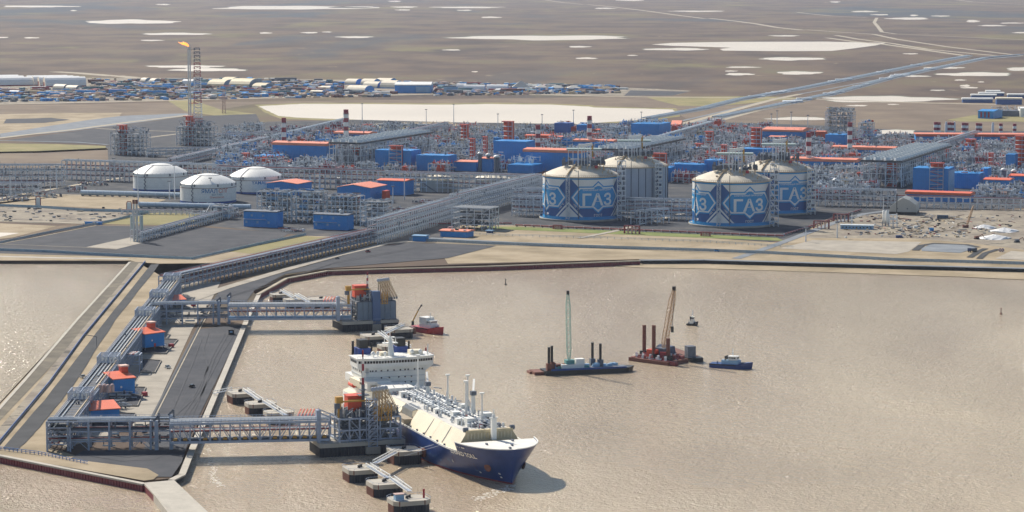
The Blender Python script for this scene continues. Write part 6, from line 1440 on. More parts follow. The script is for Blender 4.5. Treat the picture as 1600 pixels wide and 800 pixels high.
# lattice mast beyond
for u, vb, vt, lb in ((350, 177, 140, 'small red and white lattice mast right of the flare'),):
    t = thing('lattice_mast', lb, 'mast', G(u, vb)); f = MB(); h = (vb - vt) / S(vb)
    for k in range(8):
        w0 = 6 - 3 * k / 8; z0 = h * k / 8; z1 = h * (k + 1) / 8
        for x, y in ((-1, -1), (1, -1), (1, 1), (-1, 1)): f.beam((x * w0 / 2, y * w0 / 2, z0), (x * (w0 - .4) / 2, y * (w0 - .4) / 2, z1), .7); f.beam((x * w0 / 2, y * w0 / 2, z0), (-x * w0 / 2, y * w0 / 2, z1), .4)
    f.build('lattice', PINK, t)
#==PART5==

# ------------------------------------------------------------------ filler modules between the named buildings
LM = [(444, 215, 'the first striped chimney'), (541, 200, 'the second striped chimney'), (840, 225, 'the third striped chimney'), (921, 208, 'the fourth striped chimney'), (1263, 240, 'the fifth striped chimney'), (1327, 220, 'the sixth striped chimney'),
      (540, 245, 'the left air coolers'), (615, 250, 'the left tall blue box'), (792, 220, 'the tallest orange stair tower'), (675, 255, 'the long plain blue wall'), (908, 262, 'the left gas tank'), (990, 265, 'the unpainted grey tank'), (1005, 205, 'the big plain blue box'), (1180, 225, 'the wide orange stair tower'),
      (1143, 275, 'the front right gas tank'), (1235, 270, 'the half hidden gas tank'), (1308, 200, 'the tall lattice block'), (1375, 270, 'the right air coolers'), (1453, 280, 'the right tall blue box'), (1500, 212, 'the very long hall'), (1592, 240, 'the far right stair tower'), (400, 285, 'the third white tank'), (250, 275, 'the left white tank'), (684, 290, 'the low domed tanks'), (1555, 290, 'the round badged blue hall'), (350, 215, 'the flare tower'), (1220, 208, 'the wide pale orange roof'), (770, 260, 'the low blue halls'), (1080, 265, 'the long blue wall at centre')]
def rel(u, v):
    b = min(LM, key=lambda q: (u - q[0]) ** 2 / 9 + (v - q[1]) ** 2); du, dv = u - b[0], v - b[1]
    if abs(du) > 2.2 * abs(dv): w_ = 'left of' if du < 0 else 'right of'
    elif dv < 0: w_ = 'behind'
    else: w_ = 'in front of'
    return w_ + ' ' + b[2]
def inocc(x, y, pad=3):
    for (ax, ay, an, L, d, *_r) in OCC:
        dx, dy = x - ax, y - ay; c, s = math.cos(an), math.sin(an); lx = dx * c + dy * s; ly = -dx * s + dy * c
        if -pad < lx < L + pad and -pad < ly < d + pad: return True
    for cc, r in ((cA, 48), (cB, 48), (cC, 48), (cD, 48)):
        if (x - cc.x) ** 2 + (y - cc.y) ** 2 < r * r: return True
    return False
ACC = [((STEEL, PIPE, STEELD), 'grey'), ((STEEL, PIPE, STEELD, PIPED), 'grey'), ((STEEL, PINK, STEELD, PIPE), 'pinkish'), ((STEEL, PIPE, STEELD, RED), 'red flecked'), ((STEEL, STEELD, BLUE, PIPE), 'blue flecked'), ((STEEL, ORANGE, STEELD, PIPE), 'orange flecked'), ((STEEL, TAN, STEELD, PIPE), 'beige')]
RF = random.Random(21); lib = {}; cnt = 0; FAR = {}
def module_mesh(key, L, d, h, mats, rnd):
    parts = []; f = MB(); nx = max(1, round(L / 8)); ny = max(1, round(d / 10)); lv = max(1, round(h / 6))
    for i in range(nx + 1):
        for j in range(ny + 1):
            if j in (0, ny) or i == nx: f.box(L * i / nx, d * j / ny, 0, .75, .75, h)
    for k in range(1, lv + 1):
        z = h * k / lv
        for y in (0, d): f.beam((0, y, z), (L, y, z), .6, .7)
        for x in (0, L): f.beam((x, 0, z), (x, d, z), .55)
    for i in range(0, nx, 2): f.beam((L * i / nx, 0, 0), (L * (i + 1) / nx, 0, h / lv), .4)
    parts.append(('steel_frame', f, STEEL))
    mbs = [MB() for _ in mats]
    for _ in range(int(L * d / 12 + L * h / 10)):
        q = rnd.randrange(len(mats)); mb = mbs[q]; x = rnd.uniform(0, L); y = rnd.uniform(0, d); r_ = rnd.random(); z = rnd.uniform(0, h)
        if r_ < .3: mb.box(x, y, z, rnd.uniform(.8, 4), rnd.uniform(.8, 3), rnd.uniform(.8, 3.4))
        elif r_ < .55: mb.tube((x, y, z), (x, y, z + rnd.uniform(1.5, 6)), rnd.uniform(.3, 1.0), 6)
        elif r_ < .88: mb.tube((x, y, z), (min(L, x + rnd.uniform(4, 16)), y, z), rnd.uniform(.25, .6), 5)
        else: mb.tube((x, y, z), (x + rnd.uniform(3, 7), y, z), rnd.uniform(1, 1.8), 8)
    for _ in range(int(L * d / 22)):
        x = rnd.uniform(0, L); y = rnd.uniform(0, d); q = rnd.random(); mb = mbs[rnd.randrange(len(mats))]
        if q < .5: mb.tube((x, y, h), (x, y, h + rnd.uniform(1, 6)), rnd.uniform(.25, .7), 6)
        else: mb.box(x, y, h, rnd.uniform(.8, 3), rnd.uniform(.8, 3), rnd.uniform(.8, 3))
    for mb, m in zip(mbs, mats):
        if m in (BLUE, ORANGE, RED):
            for _ in range(3): x = rnd.uniform(0, L * .7); mb.box(x + 3, rnd.uniform(2, 6), rnd.uniform(0, h * .4), rnd.uniform(4, 11), 6, rnd.uniform(4, h * .8 + 2))
    for mb, m, nm in zip(mbs, mats, ('equipment', 'pipework', 'small_equipment', 'accent_equipment')): parts.append((nm, mb, m))
    return parts
def filler(u0, u1, vb, hp, d, mats, acc):
    global cnt
    a = G(u0, vb); s = S(vb); L = (u1 - u0) / s / math.cos(PA); h = hp / s; cnt += 1
    OCC.append((a.x, a.y, PA, L, d, u0, u1, vb - 30))
    if cnt > 295:
        c_, s_ = math.cos(PA), math.sin(PA)
        for nm, mb, m in module_mesh(None, L, d, h, mats, RF):
            g = FAR.setdefault(m, MB()); n = len(g.v); g.v += [(a.x + x * c_ - y * s_, a.y + x * s_ + y * c_, a.z + z) for x, y, z in mb.v]; g.f += [tuple(i + n for i in f) for f in mb.f]
        return
    t = thing('process_module', ('low ' if hp < 9 else 'tall ' if hp > 13 else '') + acc + ' process module ' + rel((u0 + u1) / 2, vb - hp / 2), 'process unit', a, PA, 'grey process modules filling the plant')
    for nm, mb, m in module_mesh(None, L, d, h, mats, RF): mb.build(nm, m, t, kind=None if nm == 'steel_frame' else 'stuff')
def vrow(v):
    if v < 206: return [(560, 730), (960, 1190)]
    if v < 214: return [(340, 1190)]
    if v < 222: return [(340, 1290), (1330, 1420)]
    return [(330, 1605)]
v = 311.0
while v > 199:
    rows = vrow(v)
    if v > 290: rows = [(1262, 1380), (1485, 1605)] if v < 300 else [(1262, 1330), (1515, 1605)]
    elif v > 272: rows = [(860, 1605)]
    for (ua, ub) in rows:
        u = ua + RF.uniform(0, 12)
        while u < ub and cnt < 520:
            wd = RF.uniform(16, 38); dep = RF.uniform(14, 34); s = S(v); a = G(u, v); L = wd / s / math.cos(PA); ok = True; c_, s_ = math.cos(PA), math.sin(PA)
            for fx in (0, .33, .66, 1):
                for fy in (0, .5, 1):
                    x, y = L * fx, dep * fy
                    if inocc(a.x + x * c_ - y * s_, a.y + x * s_ + y * c_, 2): ok = False; break
                if not ok: break
            hp = RF.choice([8, 9, 10, 12, 13, 15, 18]) * (s / 1.25)
            for (ax, ay, an_, L_, d_, o0, o1, ov) in OCC:
                if ok and o0 - 2 < u + wd and o1 + 2 > u and v > ov and v - hp < ov - 10: hp = max(0, v - ov + 10)
            if ok and hp > 5:
                m_, nm_ = RF.choices(ACC, (4, 4, 3, 3, 3.5, 3.5, 2))[0]; filler(u, u + wd, v, hp, dep, m_, nm_); u += wd + RF.uniform(1, 6)
            else: u += 9
    v -= 5.2
for m, g in FAR.items(): o = g.build('process_module', m); o['kind'] = 'stuff'
# low pipework in the open ground between front racks
for i, (u0, u1, vb, hp, lb) in enumerate([(608, 650, 334, 8, 'left of the pumps'), (655, 700, 326, 7, 'below the left domed tank'), (700, 735, 318, 8, 'between the domed tanks'), (640, 690, 318, 6, 'at the foot of the left domed tank'), (575, 620, 330, 7, 'behind the rightmost lattice module'), (470, 520, 317, 7, 'behind the wide braced module'), (360, 400, 340, 8, 'left of the left blue cabin'), (300, 345, 322, 5, 'at the front white tank'), (96, 130, 300, 12, 'at the left edge rack'), (120, 165, 290, 8, 'behind the sandy ground'), (0, 40, 314, 9, 'far left corner'), (45, 90, 308, 11, 'second from the left edge'), (150, 200, 268, 10, 'below the left red stair'), (430, 470, 362, 5, 'in front of the blue cabins')]):
    a = G(u0, vb); s = S(vb); L = (u1 - u0) / s; t = thing('pipework_field', 'low tangle of pipes and valves ' + lb, 'pipework', a, PA)
    clutter(t, 0, L, 0, 18, 0, hp / s, int(L * 1.6), (STEEL, PIPE, STEELD, PIPER))

# ------------------------------------------------------------------ masts
def mast(u, vb, vt, label, lamp=False):
    t = thing('light_mast', label, 'mast', G(u, vb)); h = (vb - vt) / S(vb); MB().tube((0, 0, 0), (0, 0, h), .75, 8, .45).build('pole', STEEL, t); MB().box(0, 0, h - .6, 4, 3, 1).build('lamp_head', STEELD if not lamp else WHITE, t)
for u, vb, vt, lb in ((17, 312, 272, 'pale light mast at the far left'), (79, 305, 278, 'pale light mast in the sandy ground'), (89, 295, 260, 'light mast before the left edge rack'), (178, 283, 247, 'light mast behind the left white tank'), (216, 320, 260, 'slim mast beside the small flare'), (265, 312, 283, 'short mast right of the left white tank'), (273, 312, 258, 'tall mast beside the front white tank'), (299, 283, 251, 'light mast right of the left white tank'), (354, 283, 247, 'light mast behind the right white tank'), (329, 318, 278, 'thin mast before the front white tank'), (440, 285, 249, 'light mast left of the gabled hall'), (447, 285, 252, 'second light mast left of the gabled hall'), (499, 302, 268, 'light mast between the gabled halls'), (485, 300, 272, 'mast behind the wide braced module'), (541, 285, 261, 'mast in the long pipe rack'), (632, 312, 272, 'light mast beside the flat blue hall'), (614, 318, 291, 'mast beside the orange box'), (566, 192, 162, 'thin mast in front of the pale lake, leftmost'), (666, 194, 171, 'thin mast before the pale lake, second'), (709, 194, 163, 'thin mast before the pale lake, third'), (778, 198, 178, 'thin mast before the pale lake, fourth'), (847, 200, 179, 'thin mast before the pale lake, fifth'), (896, 202, 172, 'thin mast before the pale lake, sixth'), (1002, 190, 175, 'thin mast behind the big plain blue box'), (1205, 200, 178, 'pale mast right of the wide orange stair'), (1214, 202, 173, 'second pale mast right of the wide orange stair'), (1236, 202, 175, 'third pale mast over the wide pale roof'), (1262, 206, 180, 'pale mast left of the plain orange box'), (1380, 345, 305, 'grey mast beside the silos'), (1308, 372, 347, 'dark pole beside the diagonal road'), (1331, 352, 332, 'dark pole further up the diagonal road'), (1259, 378, 356, 'white pole at the foot of the diagonal road')):
    mast(u, vb, vt, lb)
t = thing('signal_mast', 'black and white striped slim mast left of the grey tent', 'mast', G(1401, 343)); MB().tube((0, 0, 0), (0, 0, 7), .6, 8).build('white_base', WHITE, t); MB().tube((0, 0, 7), (0, 0, 28), .45, 8).build('dark_shaft', BLACK, t)
# ------------------------------------------------------------------ tent, silos and works area at right
a, an, L = frame(1393, 334, 1428, 337)
t = thing('storage_tent', 'grey arched fabric tent in the works area at right', 'tent', G(1389, 335), math.radians(-14)); W = 30; D = 34
P = [(0, 0), (1, 5), (8, 11), (15, 15.5), (22, 13), (29, 8), (W, 0)]; mb = MB(); mb.v = [(x, 0, z + 3) for x, z in P] + [(x, D, z + 3) for x, z in P]; k = len(P); mb.f = [tuple(range(k))] + [tuple(k + i for i in reversed(range(k)))] + [(i, k + i, k + i + 1, i + 1) for i in range(k - 1)]
mb.build('fabric_shell', GREYT, t); MB().box(W / 2, D / 2, 0, W - .2, D - .2, 3.1).build('dark_skirt', BLACK, t)
for x in (9, 20): MB().box(x, -.1, 6, 1.4, .3, 1.4).build('vent', STEELD, t)
rb = MB()
for i in range(8):
    y = D * (i + .5) / 8
    for (x0, z0), (x1, z1) in zip(P, P[1:]): rb.beam((x0, y, z0 + 3.1), (x1, y, z1 + 3.1), .22)
rb.build('rib', WHITE, t)
for i, (u, v) in enumerate([(1381, 353), (1386, 354)]):
    t = thing('cement_silo', ['left white upright silo by the tent', 'right white upright silo by the tent'][i], 'silo', G(u, v)); MB().lathe([(.6, 2), (1.7, 4.5), (1.7, 16), (.3, 17.4)], 14).build('barrel', WHITE, t, True); f = MB()
    for x, y in ((-1.5, -1.5), (1.5, -1.5), (1.5, 1.5), (-1.5, 1.5)): f.box(x, y, 0, .4, .4, 6)
    f.box(0, 0, 17.5, 2.6, 2.6, .3); f.build('leg_frame', STEELD, t)
t = thing('silo_feed_frame', 'grey steel frame right of the white silos', 'frame', G(1390, 355)); f = MB()
for x in (0, 4, 8):
    for y in (0, 5): f.box(x, y, 0, .5, .5, 13)
for z in (4, 8, 13): f.beam((0, 0, z), (8, 0, z), .5); f.beam((0, 5, z), (8, 5, z), .5); f.beam((0, 0, z), (8, 5, z), .4)
f.build('frame', STEEL, t)
t = thing('site_barrack', 'long pale blue site barrack at the foot of the works area', 'barrack', G(1313, 358), math.radians(-12)); MB().box(17, 4, 0, 34, 7, 4).build('wall', BLUEL, t); MB().box(17, 4, 4, 35, 8, .6).build('roof', mat('pale_roof', 'C7D2DA'), t)
for i in range(9): MB().box(2.5 + i * 3.6, .4, 1.4, 1.4, .2, 1.3).build('window', GLASS, t)
def container(u, v, m, label, L=12, h=2.9, an=0, group=None, name='container'):
    t = thing(name, label, 'container', G(u, v), an, group); b = MB().box(L / 2, 1.25, .1, L, 2.5, h).build('body', m, t); r = MB()
    for i in range(int(L / .9)): r.box(.5 + i * .9, -.06, .3, .3, .12, h - .5)
    r.build('corrugation', m, t, kind='stuff'); MB().box(L + .03, 1.25, .3, .08, 2.2, h - .4).build('door', m, t); return t
container(1464, 342, mat('dark_container', '35506A'), 'dark blue container right of the grey tent', 12, 4, -.15); container(1453, 361, BLUE, 'small bright blue container in the debris', 4, 3); container(1428, 357, WHITE, 'small white container among scrap', 4, 2.6, .1); container(1400, 372, NAVY, 'dark container left in the works area, near the road', 6, 2.6)
def truck(u, v, label, m=NAVY, an=-2.6):
    t = thing('dump_truck', label, 'truck', G(u, v), an); MB().box(0, 0, 1.2, 9.5, 2.8, .5).build('chassis', BLACK, t); MB().box(3.6, 0, 1.7, 2.2, 2.7, 2.4).build('cab', m, t); MB().box(4.72, 0, 2.8, .1, 2.3, 1).build('windscreen', GLASS, t)
    tb = MB(); tb.extrude_x([(-1.5, 1.7), (1.5, 1.7), (1.7, 3.9), (-1.7, 3.9)], -4.8, 2.2); tb.build('tipper_body', STEELD, t)
    for x in (-3.6, -2.2, 3.4):
        for y in (-1.3, 1.3): MB().tube((x, y - .2, .65), (x, y + .2, .65), .65, 10).build('wheel', BLACK, t)
truck(1519, 394, 'dark blue dump truck by the excavated pit at right')
for u, v, lb in ((1527, 374, 'rust red excavator beside the white dome tents'), (1590, 379, 'dark bulldozer at the right edge')):
    t = thing('excavator', lb, 'excavator', G(u, v), .3); MB().box(0, 0, 0, 5, 1, 1.2).box(0, 2.4, 0, 5, 1, 1.2).build('track', BLACK, t); MB().box(0, 1.2, 1.2, 4, 3, 2).build('house', RUST if 'rust' in lb else STEELD, t); MB().beam((2, 1.2, 2.6), (6, 1.2, 5), .6).beam((6, 1.2, 5), (8, 1.2, 1.5), .5).build('boom', RUST, t)
for i, (u, v, r, lb) in enumerate([(1538, 357, 9, 'flattened white tarpaulin heap, left of three at right'), (1569, 362, 11, 'crumpled white tarpaulin heap, right of three at right'), (1553, 373, 12, 'white domed tarpaulin heap nearest the harbour')]):
    t = thing('tarpaulin_heap', lb, 'heap', G(u, v)); mb = MB(); n = 14; nn = len(mb.v)
    for j in range(5):
        for i2 in range(n):
            a = 2 * PI * i2 / n; q = r * (1 - (j / 4.2) ** 1.5) * (1 + .15 * math.sin(3 * a + j) + R.uniform(-.08, .08)); mb.v.append((q * math.cos(a) * 1.4, q * math.sin(a), 4.2 * j / 4 + R.uniform(-.3, .3) * (j > 0)))
    for j in range(4):
        for i2 in range(n): mb.f.append((j * n + i2, j * n + (i2 + 1) % n, (j + 1) * n + (i2 + 1) % n, (j + 1) * n + i2))
    mb.f.append(tuple(4 * n + i2 for i2 in range(n))); mb.build('sheet', TENT, t)
t = thing('crawler_crane_boom', 'tan lattice crane boom lying over the scrap yard', 'crane', G(1510, 356)); boom(t, (0, 0, 1), (9, 12, 22), 1.6, .8, mat('tan_boom', 'B7926A')); MB().box(-1, 0, 0, 6, 4, 3).build('crane_body', RUST, t)
mb = {m: MB() for m in (RUST, STEELD, BLACK, PIPE, PIPER, TAN, WHITE)}
for _ in range(380):
    u = R.gauss(1440, 70); v = R.uniform(337, 372)
    if u < 1318 + (v - 337) * -.2 or u > 1640 or (1385 < u < 1437 and v < 342): continue
    p = G(u, v); m = R.choices(list(mb), (3, 5, 3, 5, 2, 8, 1))[0]
    q = R.random()
    if q < .6: mb[m].box(p.x, p.y, LZ, R.uniform(.8, 4), R.uniform(.8, 3), R.uniform(.4, 1.8), R.uniform(0, 3))
    else: a = R.uniform(0, PI); mb[m].tube((p.x, p.y, LZ + .5), (p.x + math.cos(a) * 8, p.y + math.sin(a) * 8, LZ + R.uniform(.4, 2)), R.uniform(.25, .5), 5)
for m, b in mb.items():
    o = b.build('scrap_pile', m); o['kind'] = 'stuff'
mb = {m: MB() for m in (STEELD, BLACK, CONCD)}
for _ in range(70):
    u = R.uniform(-10, 190); v = R.uniform(325, 346); p = G(u, v); mb[R.choice(list(mb))].box(p.x, p.y, LZ, R.uniform(1, 7), R.uniform(1, 4), R.uniform(.4, 1.8), R.uniform(0, 3))
for m, b in mb.items():
    o = b.build('rubble', m); o['kind'] = 'stuff'
t = thing('checkered_board', 'red and white checkered marker board at the right edge', 'sign', G(1561, 394)); s = S(394)
for i in range(5):
    for j in range(3): MB().box(i * 1.1, j * .02, .4 + j * 1.1, 1.08, .2, 1.08).build('check', RED if (i + j) % 2 else WHITE, t)
# big grey ducts before the white tanks
def duct(u0, v0, u1, v1, r, label, m=None):
    a, an, L = frame(u0, v0, u1, v1); t = thing('insulated_duct', label, 'pipe', a, an); k = max(2, int(L / 9)); me = MB().tube((0, 0, r + 1), (L / k - .25, 0, r + 1), r, 12).mesh('duct_section', m or mat('blue_grey_duct', '9DB0BF', .4, .2, .12, .1)); su = MB().box(0, 0, 0, 1, r * 1.6, 1.3).mesh('saddle', STEELD); ri = MB().tube((-.2, 0, r + 1), (.1, 0, r + 1), r + .15, 12).mesh('flange', STEEL)
    for i in range(k): inst('duct_section', me, t, (i * L / k, 0, 0)); inst('saddle', su, t, (i * L / k + 2, 0, 0)); inst('flange', ri, t, (i * L / k, 0, 0))
duct(127, 306, 208, 308, 3.0, 'large blue grey duct lying in front of the left white tank'); duct(208, 308, 282, 310, 3.0, 'blue grey duct continuing toward the front white tank'); duct(218, 325, 392, 329, 3.0, 'long blue grey duct in front of the front white tank')
duct(805, 354, 980, 361, .8, 'dark red pipe along the foot of the left gas tank', PIPER); duct(980, 361, 1225, 371, .8, 'dark red pipe along the foot of the right gas tanks', PIPER); duct(1225, 369, 1345, 330, .8, 'dark red pipe running back beside the diagonal road', PIPER); duct(655, 352, 800, 351, .7, 'red pipe right of the diagonal rack', PIPER)
for u, v, lb in ((975, 365, 'red pipe portal between the two front gas tanks'), (1095, 369, 'small red pipe loop before the front right gas tank'), (864, 358, 'small red pipe loop before the left gas tank'), (1271, 357, 'red pipe portal beside the diagonal road'), (1302, 346, 'red and grey pipe portal further up the diagonal road')):
    t = thing('pipe_portal', lb, 'pipe', G(u, v), PA); w_ = 16 if 'portal' in lb else 9; h_ = 8 if 'portal' in lb else 4; p = MB()
    for y in (0, 1.6, 3.2): p.tube((0, y, 0), (0, y, h_), .5).tube((0, y, h_), (w_, y, h_), .5).tube((w_, y, h_), (w_, y, 0), .5)
    p.build('loop_pipe', PIPER, t); MB().box(w_ / 2, 1.5, 0, .5, 4, h_).box(w_ * .25, 1.5, 0, .5, 4, h_).box(w_ * .75, 1.5, 0, .5, 4, h_).build('support', PINK, t)
strip('concrete_road', [(905, 372), (960, 361), (1068, 333)], 7, Z4, APRON)
for u, v, lb in ((56, 322, 'white and red framed gate arch in the left fence'), (198, 330, 'second white and red gate arch beside the small flare')):
    t = thing('gate_arch', lb, 'gate', G(u, v)); f = MB(); f.box(0, 0, 0, .8, 1, 9).box(5.5, 0, 0, .8, 1, 9).beam((0, 0, 9), (1.2, 0, 11), .8).beam((1.2, 0, 11), (4.3, 0, 11), .8).beam((4.3, 0, 11), (5.5, 0, 9), .8); f.build('frame', PIPER, t); MB().box(2.75, 0, .3, 4.6, .5, 9.6).build('panel', WHITE, t)
t = thing('blue_gate', 'blue gate cabin at the corner of the gravel yard', 'gate', G(133, 351)); MB().box(4, 0, 0, 8, 3, 3).box(15, 0, 0, 6, 2.6, 2.6).build('cabin', BLUE, t); MB().box(9, 0, 2.8, 20, .5, .6).build('barrier', BLUE, t)
t = thing('pipe_stack', 'dark flat stack of long pipes on the sandy ground before the lake', 'pipe stack', G(600, 196.5), -.1)
for i in range(5): MB().box(i * 22, 0, .5, 20, 26, 2.6).build('pipe_bundle', STEELD, t)
# round caps seen between halls
for u, vb, vt, r, lb in ((605 + 145, 268, 237, 2.6, 'left round white cap beside the low blue halls'), (763, 268, 239, 2.6, 'right round white cap beside the low blue halls'), (776, 272, 242, 3.4, 'white capped vessel before the blue hall'), (475, 262, 250, 2.4, 'small white capped drum in the left train'), (425, 288, 274, 3.2, 'white capped drum behind the left gabled hall'), (530, 290, 277, 3.2, 'white capped drum behind the right gabled hall'), (1568, 290, 262, 3, 'white capped vessel above the badged blue hall, left'), (1584, 290, 264, 3, 'white capped vessel above the badged blue hall, right'), (1305, 300, 278, 2.6, 'cream capped vessel right of the half hidden tank')):
    t = thing('capped_vessel', lb, 'vessel', G(u, vb)); h = (vb - vt) / S(vb); MB().tube((0, 0, 0), (0, 0, h - 3), r, 14).build('barrel', STEELD, t); MB().lathe([(r + 1, h - 3), (r + 1.2, h - 2), (r * .6, h - .4), (.1, h)], 16).build('cap', WHITE, t, True)

# ------------------------------------------------------------------ far settlement
def tent_hall(u0, v0, wm, lm, h, an, label, m=TENT, gable=TENTC, rnd=True):
    t = thing('arched_hall', label, 'hall', G(u0, v0), an, None); k = 9
    if rnd: P = [(wm / 2 - wm / 2 * math.cos(PI * i / k), h * math.sin(PI * i / k) ** .8) for i in range(k + 1)]
    else: P = [(0, 0), (.0, h * .45), (wm * .18, h * .8), (wm / 2, h), (wm * .82, h * .8), (wm, h * .45), (wm, 0)]
    mb = MB(); mb.v = [(0, y, z) for y, z in P] + [(lm, y, z) for y, z in P]; n = len(P); mb.f = [(i + 1, i, n + i, n + i + 1) for i in range(n - 1)]; mb.build('roof_shell', m, t)
    g = MB(); g.poly([(0.3, y, z) for y, z in P][::-1]); g.poly([(lm - .3, y, z) for y, z in P]); g.build('gable_wall', gable, t); MB().box(.1, wm / 2, 0, .3, wm * .3, h * .5).build('door', RED if m is TENT else BLUE, t)
    MB().box(lm / 2, -.4, 0, lm, .5, h * .12).build('base_strip', RED if m is TENT else BLUE, t)
q = .06
for i, (u, v, l) in enumerate([(44, 133.5, 300), (53, 134.3, 300), (62, 135.2, 300), (71, 136.2, 290)]): tent_hall(u, v, 42, 92, 22, .32, 'large white arched hall, %s of the row of four' % ['rearmost', 'second rearmost', 'third', 'front'][i])
for i, (u, v, l) in enumerate([(-30, 131.5, 300), (-22, 133, 300), (-4, 134.8, 240)]): tent_hall(u, v, 42, 88, 20, .32, 'large white arched hall at the left edge, %s of three' % ['rear', 'middle', 'front'][i])
YH_ = mat('yellowish_shell', 'CFC3A0', .6)
for u, v, w_, l, h, m, lb in ((82, 140, 60, 60, 14, TENTC, 'low cream shelter in front of the white halls, left'), (101, 140.5, 60, 60, 12, TENTC, 'low cream shelter in front of the white halls, right'), (218, 129.5, 70, 30, 14, TENTC, 'small cream hall in the far yard, left of a pair'), (232, 130, 70, 30, 13, TENTC, 'small cream hall in the far yard, right of a pair'), (284, 132, 40, 60, 14, TENT, 'small white hall left of the flare'),
        (323, 136, 120, 90, 20, YH_, 'arched hall just right of the flare tower'), (343, 133.5, 120, 60, 22, YH_, 'rear arched hall right of the flare tower'), (357, 137, 130, 110, 24, YH_, 'largest arched hall right of the flare tower'), (393, 138, 100, 70, 14, YH_, 'low arched hall right of the largest one'), (12, 147, 50, 50, 9, TENT, 'low white shed at the left edge of the far yard')):
    tent_hall(u, v, w_ * .45, l * .5, h * .85, -.5, lb, m, mat('hall_gable_grey', '7D8C9C', .6))
for u, v, w_, l, h, lb in ((538, 132, 110, 70, 16, 'cream arched hall at the back, leftmost of the cluster'), (563, 132.5, 110, 80, 17, 'cream arched hall at the back, second of the cluster'), (586, 132, 110, 90, 18, 'cream arched hall at the back, third of the cluster'), (566, 137.5, 110, 90, 18, 'cream arched hall with a blue end wall, middle of the cluster'), (593, 138, 120, 90, 22, 'cream arched hall next to the long blue warehouse'), (540, 144, 130, 110, 18, 'cream arched hall in front of the cluster'), (499, 141, 60, 60, 12, 'small cream hall left of the cluster'), (484, 146, 50, 70, 9, 'low cream hall near the far road'),
        (713, 141, 70, 50, 18, 'cream and blue hall right of the long blue warehouse'), (724, 143, 70, 110, 18, 'second cream and blue hall right of the long blue warehouse'), (760, 142, 70, 110, 17, 'third cream and blue hall right of the warehouse')):
    tent_hall(u, v, w_ * .35, l * .42, h * .8, -.45 if u < 700 else -.08, lb, TENTC if u < 700 else TENT, BLUE)
t = pbox(617, 673, 145.5, 133.5, 90, 'long blue warehouse with a white roof in the far yard', name='warehouse', m=BLUE, roof=WHITE, roofh=2, ang=-.03, rib=False, cat='warehouse'); 
for i in range(2): MB().box(60 + i * 60, -.8, 2, 30, 1, 12).build('loading_door', BLUEL, t)
for u, w2, v, h, lb in ((800, 60, 140.5, 26, 'grey pyramid roofed hall in the far yard'), (836, 40, 141, 12, 'smaller pyramid roofed hall, second from left'), (860, 44, 141.5, 12, 'pyramid roofed hall, third from left'), (886, 44, 142, 12, 'pyramid roofed hall, rightmost')):
    t = thing('pyramid_hall', lb, 'hall', G(u, v)); W = w2 * .66; hw = 6
    mb = MB(); mb.v = [(0, 0, hw), (W, 0, hw), (W, 30, hw), (0, 30, hw), (W * .45, 14, hw + h * .5), (W * .55, 14, hw + h * .5)]; mb.f = [(0, 1, 5, 4), (1, 2, 5), (2, 3, 4, 5), (3, 0, 4)]; mb.build('roof', GREYT, t); MB().box(W / 2, 15, 0, W - .1, 29.9, hw).build('wall', BLUE, t)
for i, (u0, u1, vb, vt, lb) in enumerate([(1541, 1562, 147, 143.5, 'rearmost white roofed blue block at the right edge'), (1530, 1568, 150, 146.5, 'second white roofed blue block at right'), (1518, 1556, 154, 149.5, 'third white roofed blue block at right'), (1504, 1550, 160.5, 155.5, 'front left white roofed blue block at right'), (1557, 1596, 163.5, 155, 'front right cream roofed blue block at the edge'), (1575, 1602, 153, 149, 'blue block at the very right edge')]):
    pbox(u0, u1, vb, vt, 22, lb, name='dormitory_block', m=mat('dorm_blue', '2A5796', .5), roof=WHITE if i != 4 else CREAM, roofh=2.5, ang=-.1, rib=False)
t = pbox(1528, 1550, 185, 174, 50, 'blue station building with red stripes standing in the heath at right', name='station_building', m=BLUE, roof=BLUE, ang=-.5, rib=False)
for i in range(3): MB().box(6 + i * 7, -.4, 2, 3, .5, 10).build('red_stripe', RED, t)
pbox(1551, 1592, 182, 173, 40, 'grey blue annex right of the striped station building', name='station_annex', m=STEELD, ang=-.1, rib=False, extra=roofgear(40, 8)); pbox(1594, 1610, 183, 169, 50, 'white tank house at the right edge in the heath', name='tank_house', m=WHITE, ang=-.1, rib=False)
sheet('moss_ground', wob([(1480, 187), (1520, 180), (1620, 178), (1620, 190), (1500, 190)], .5), Z2, OLIVE)
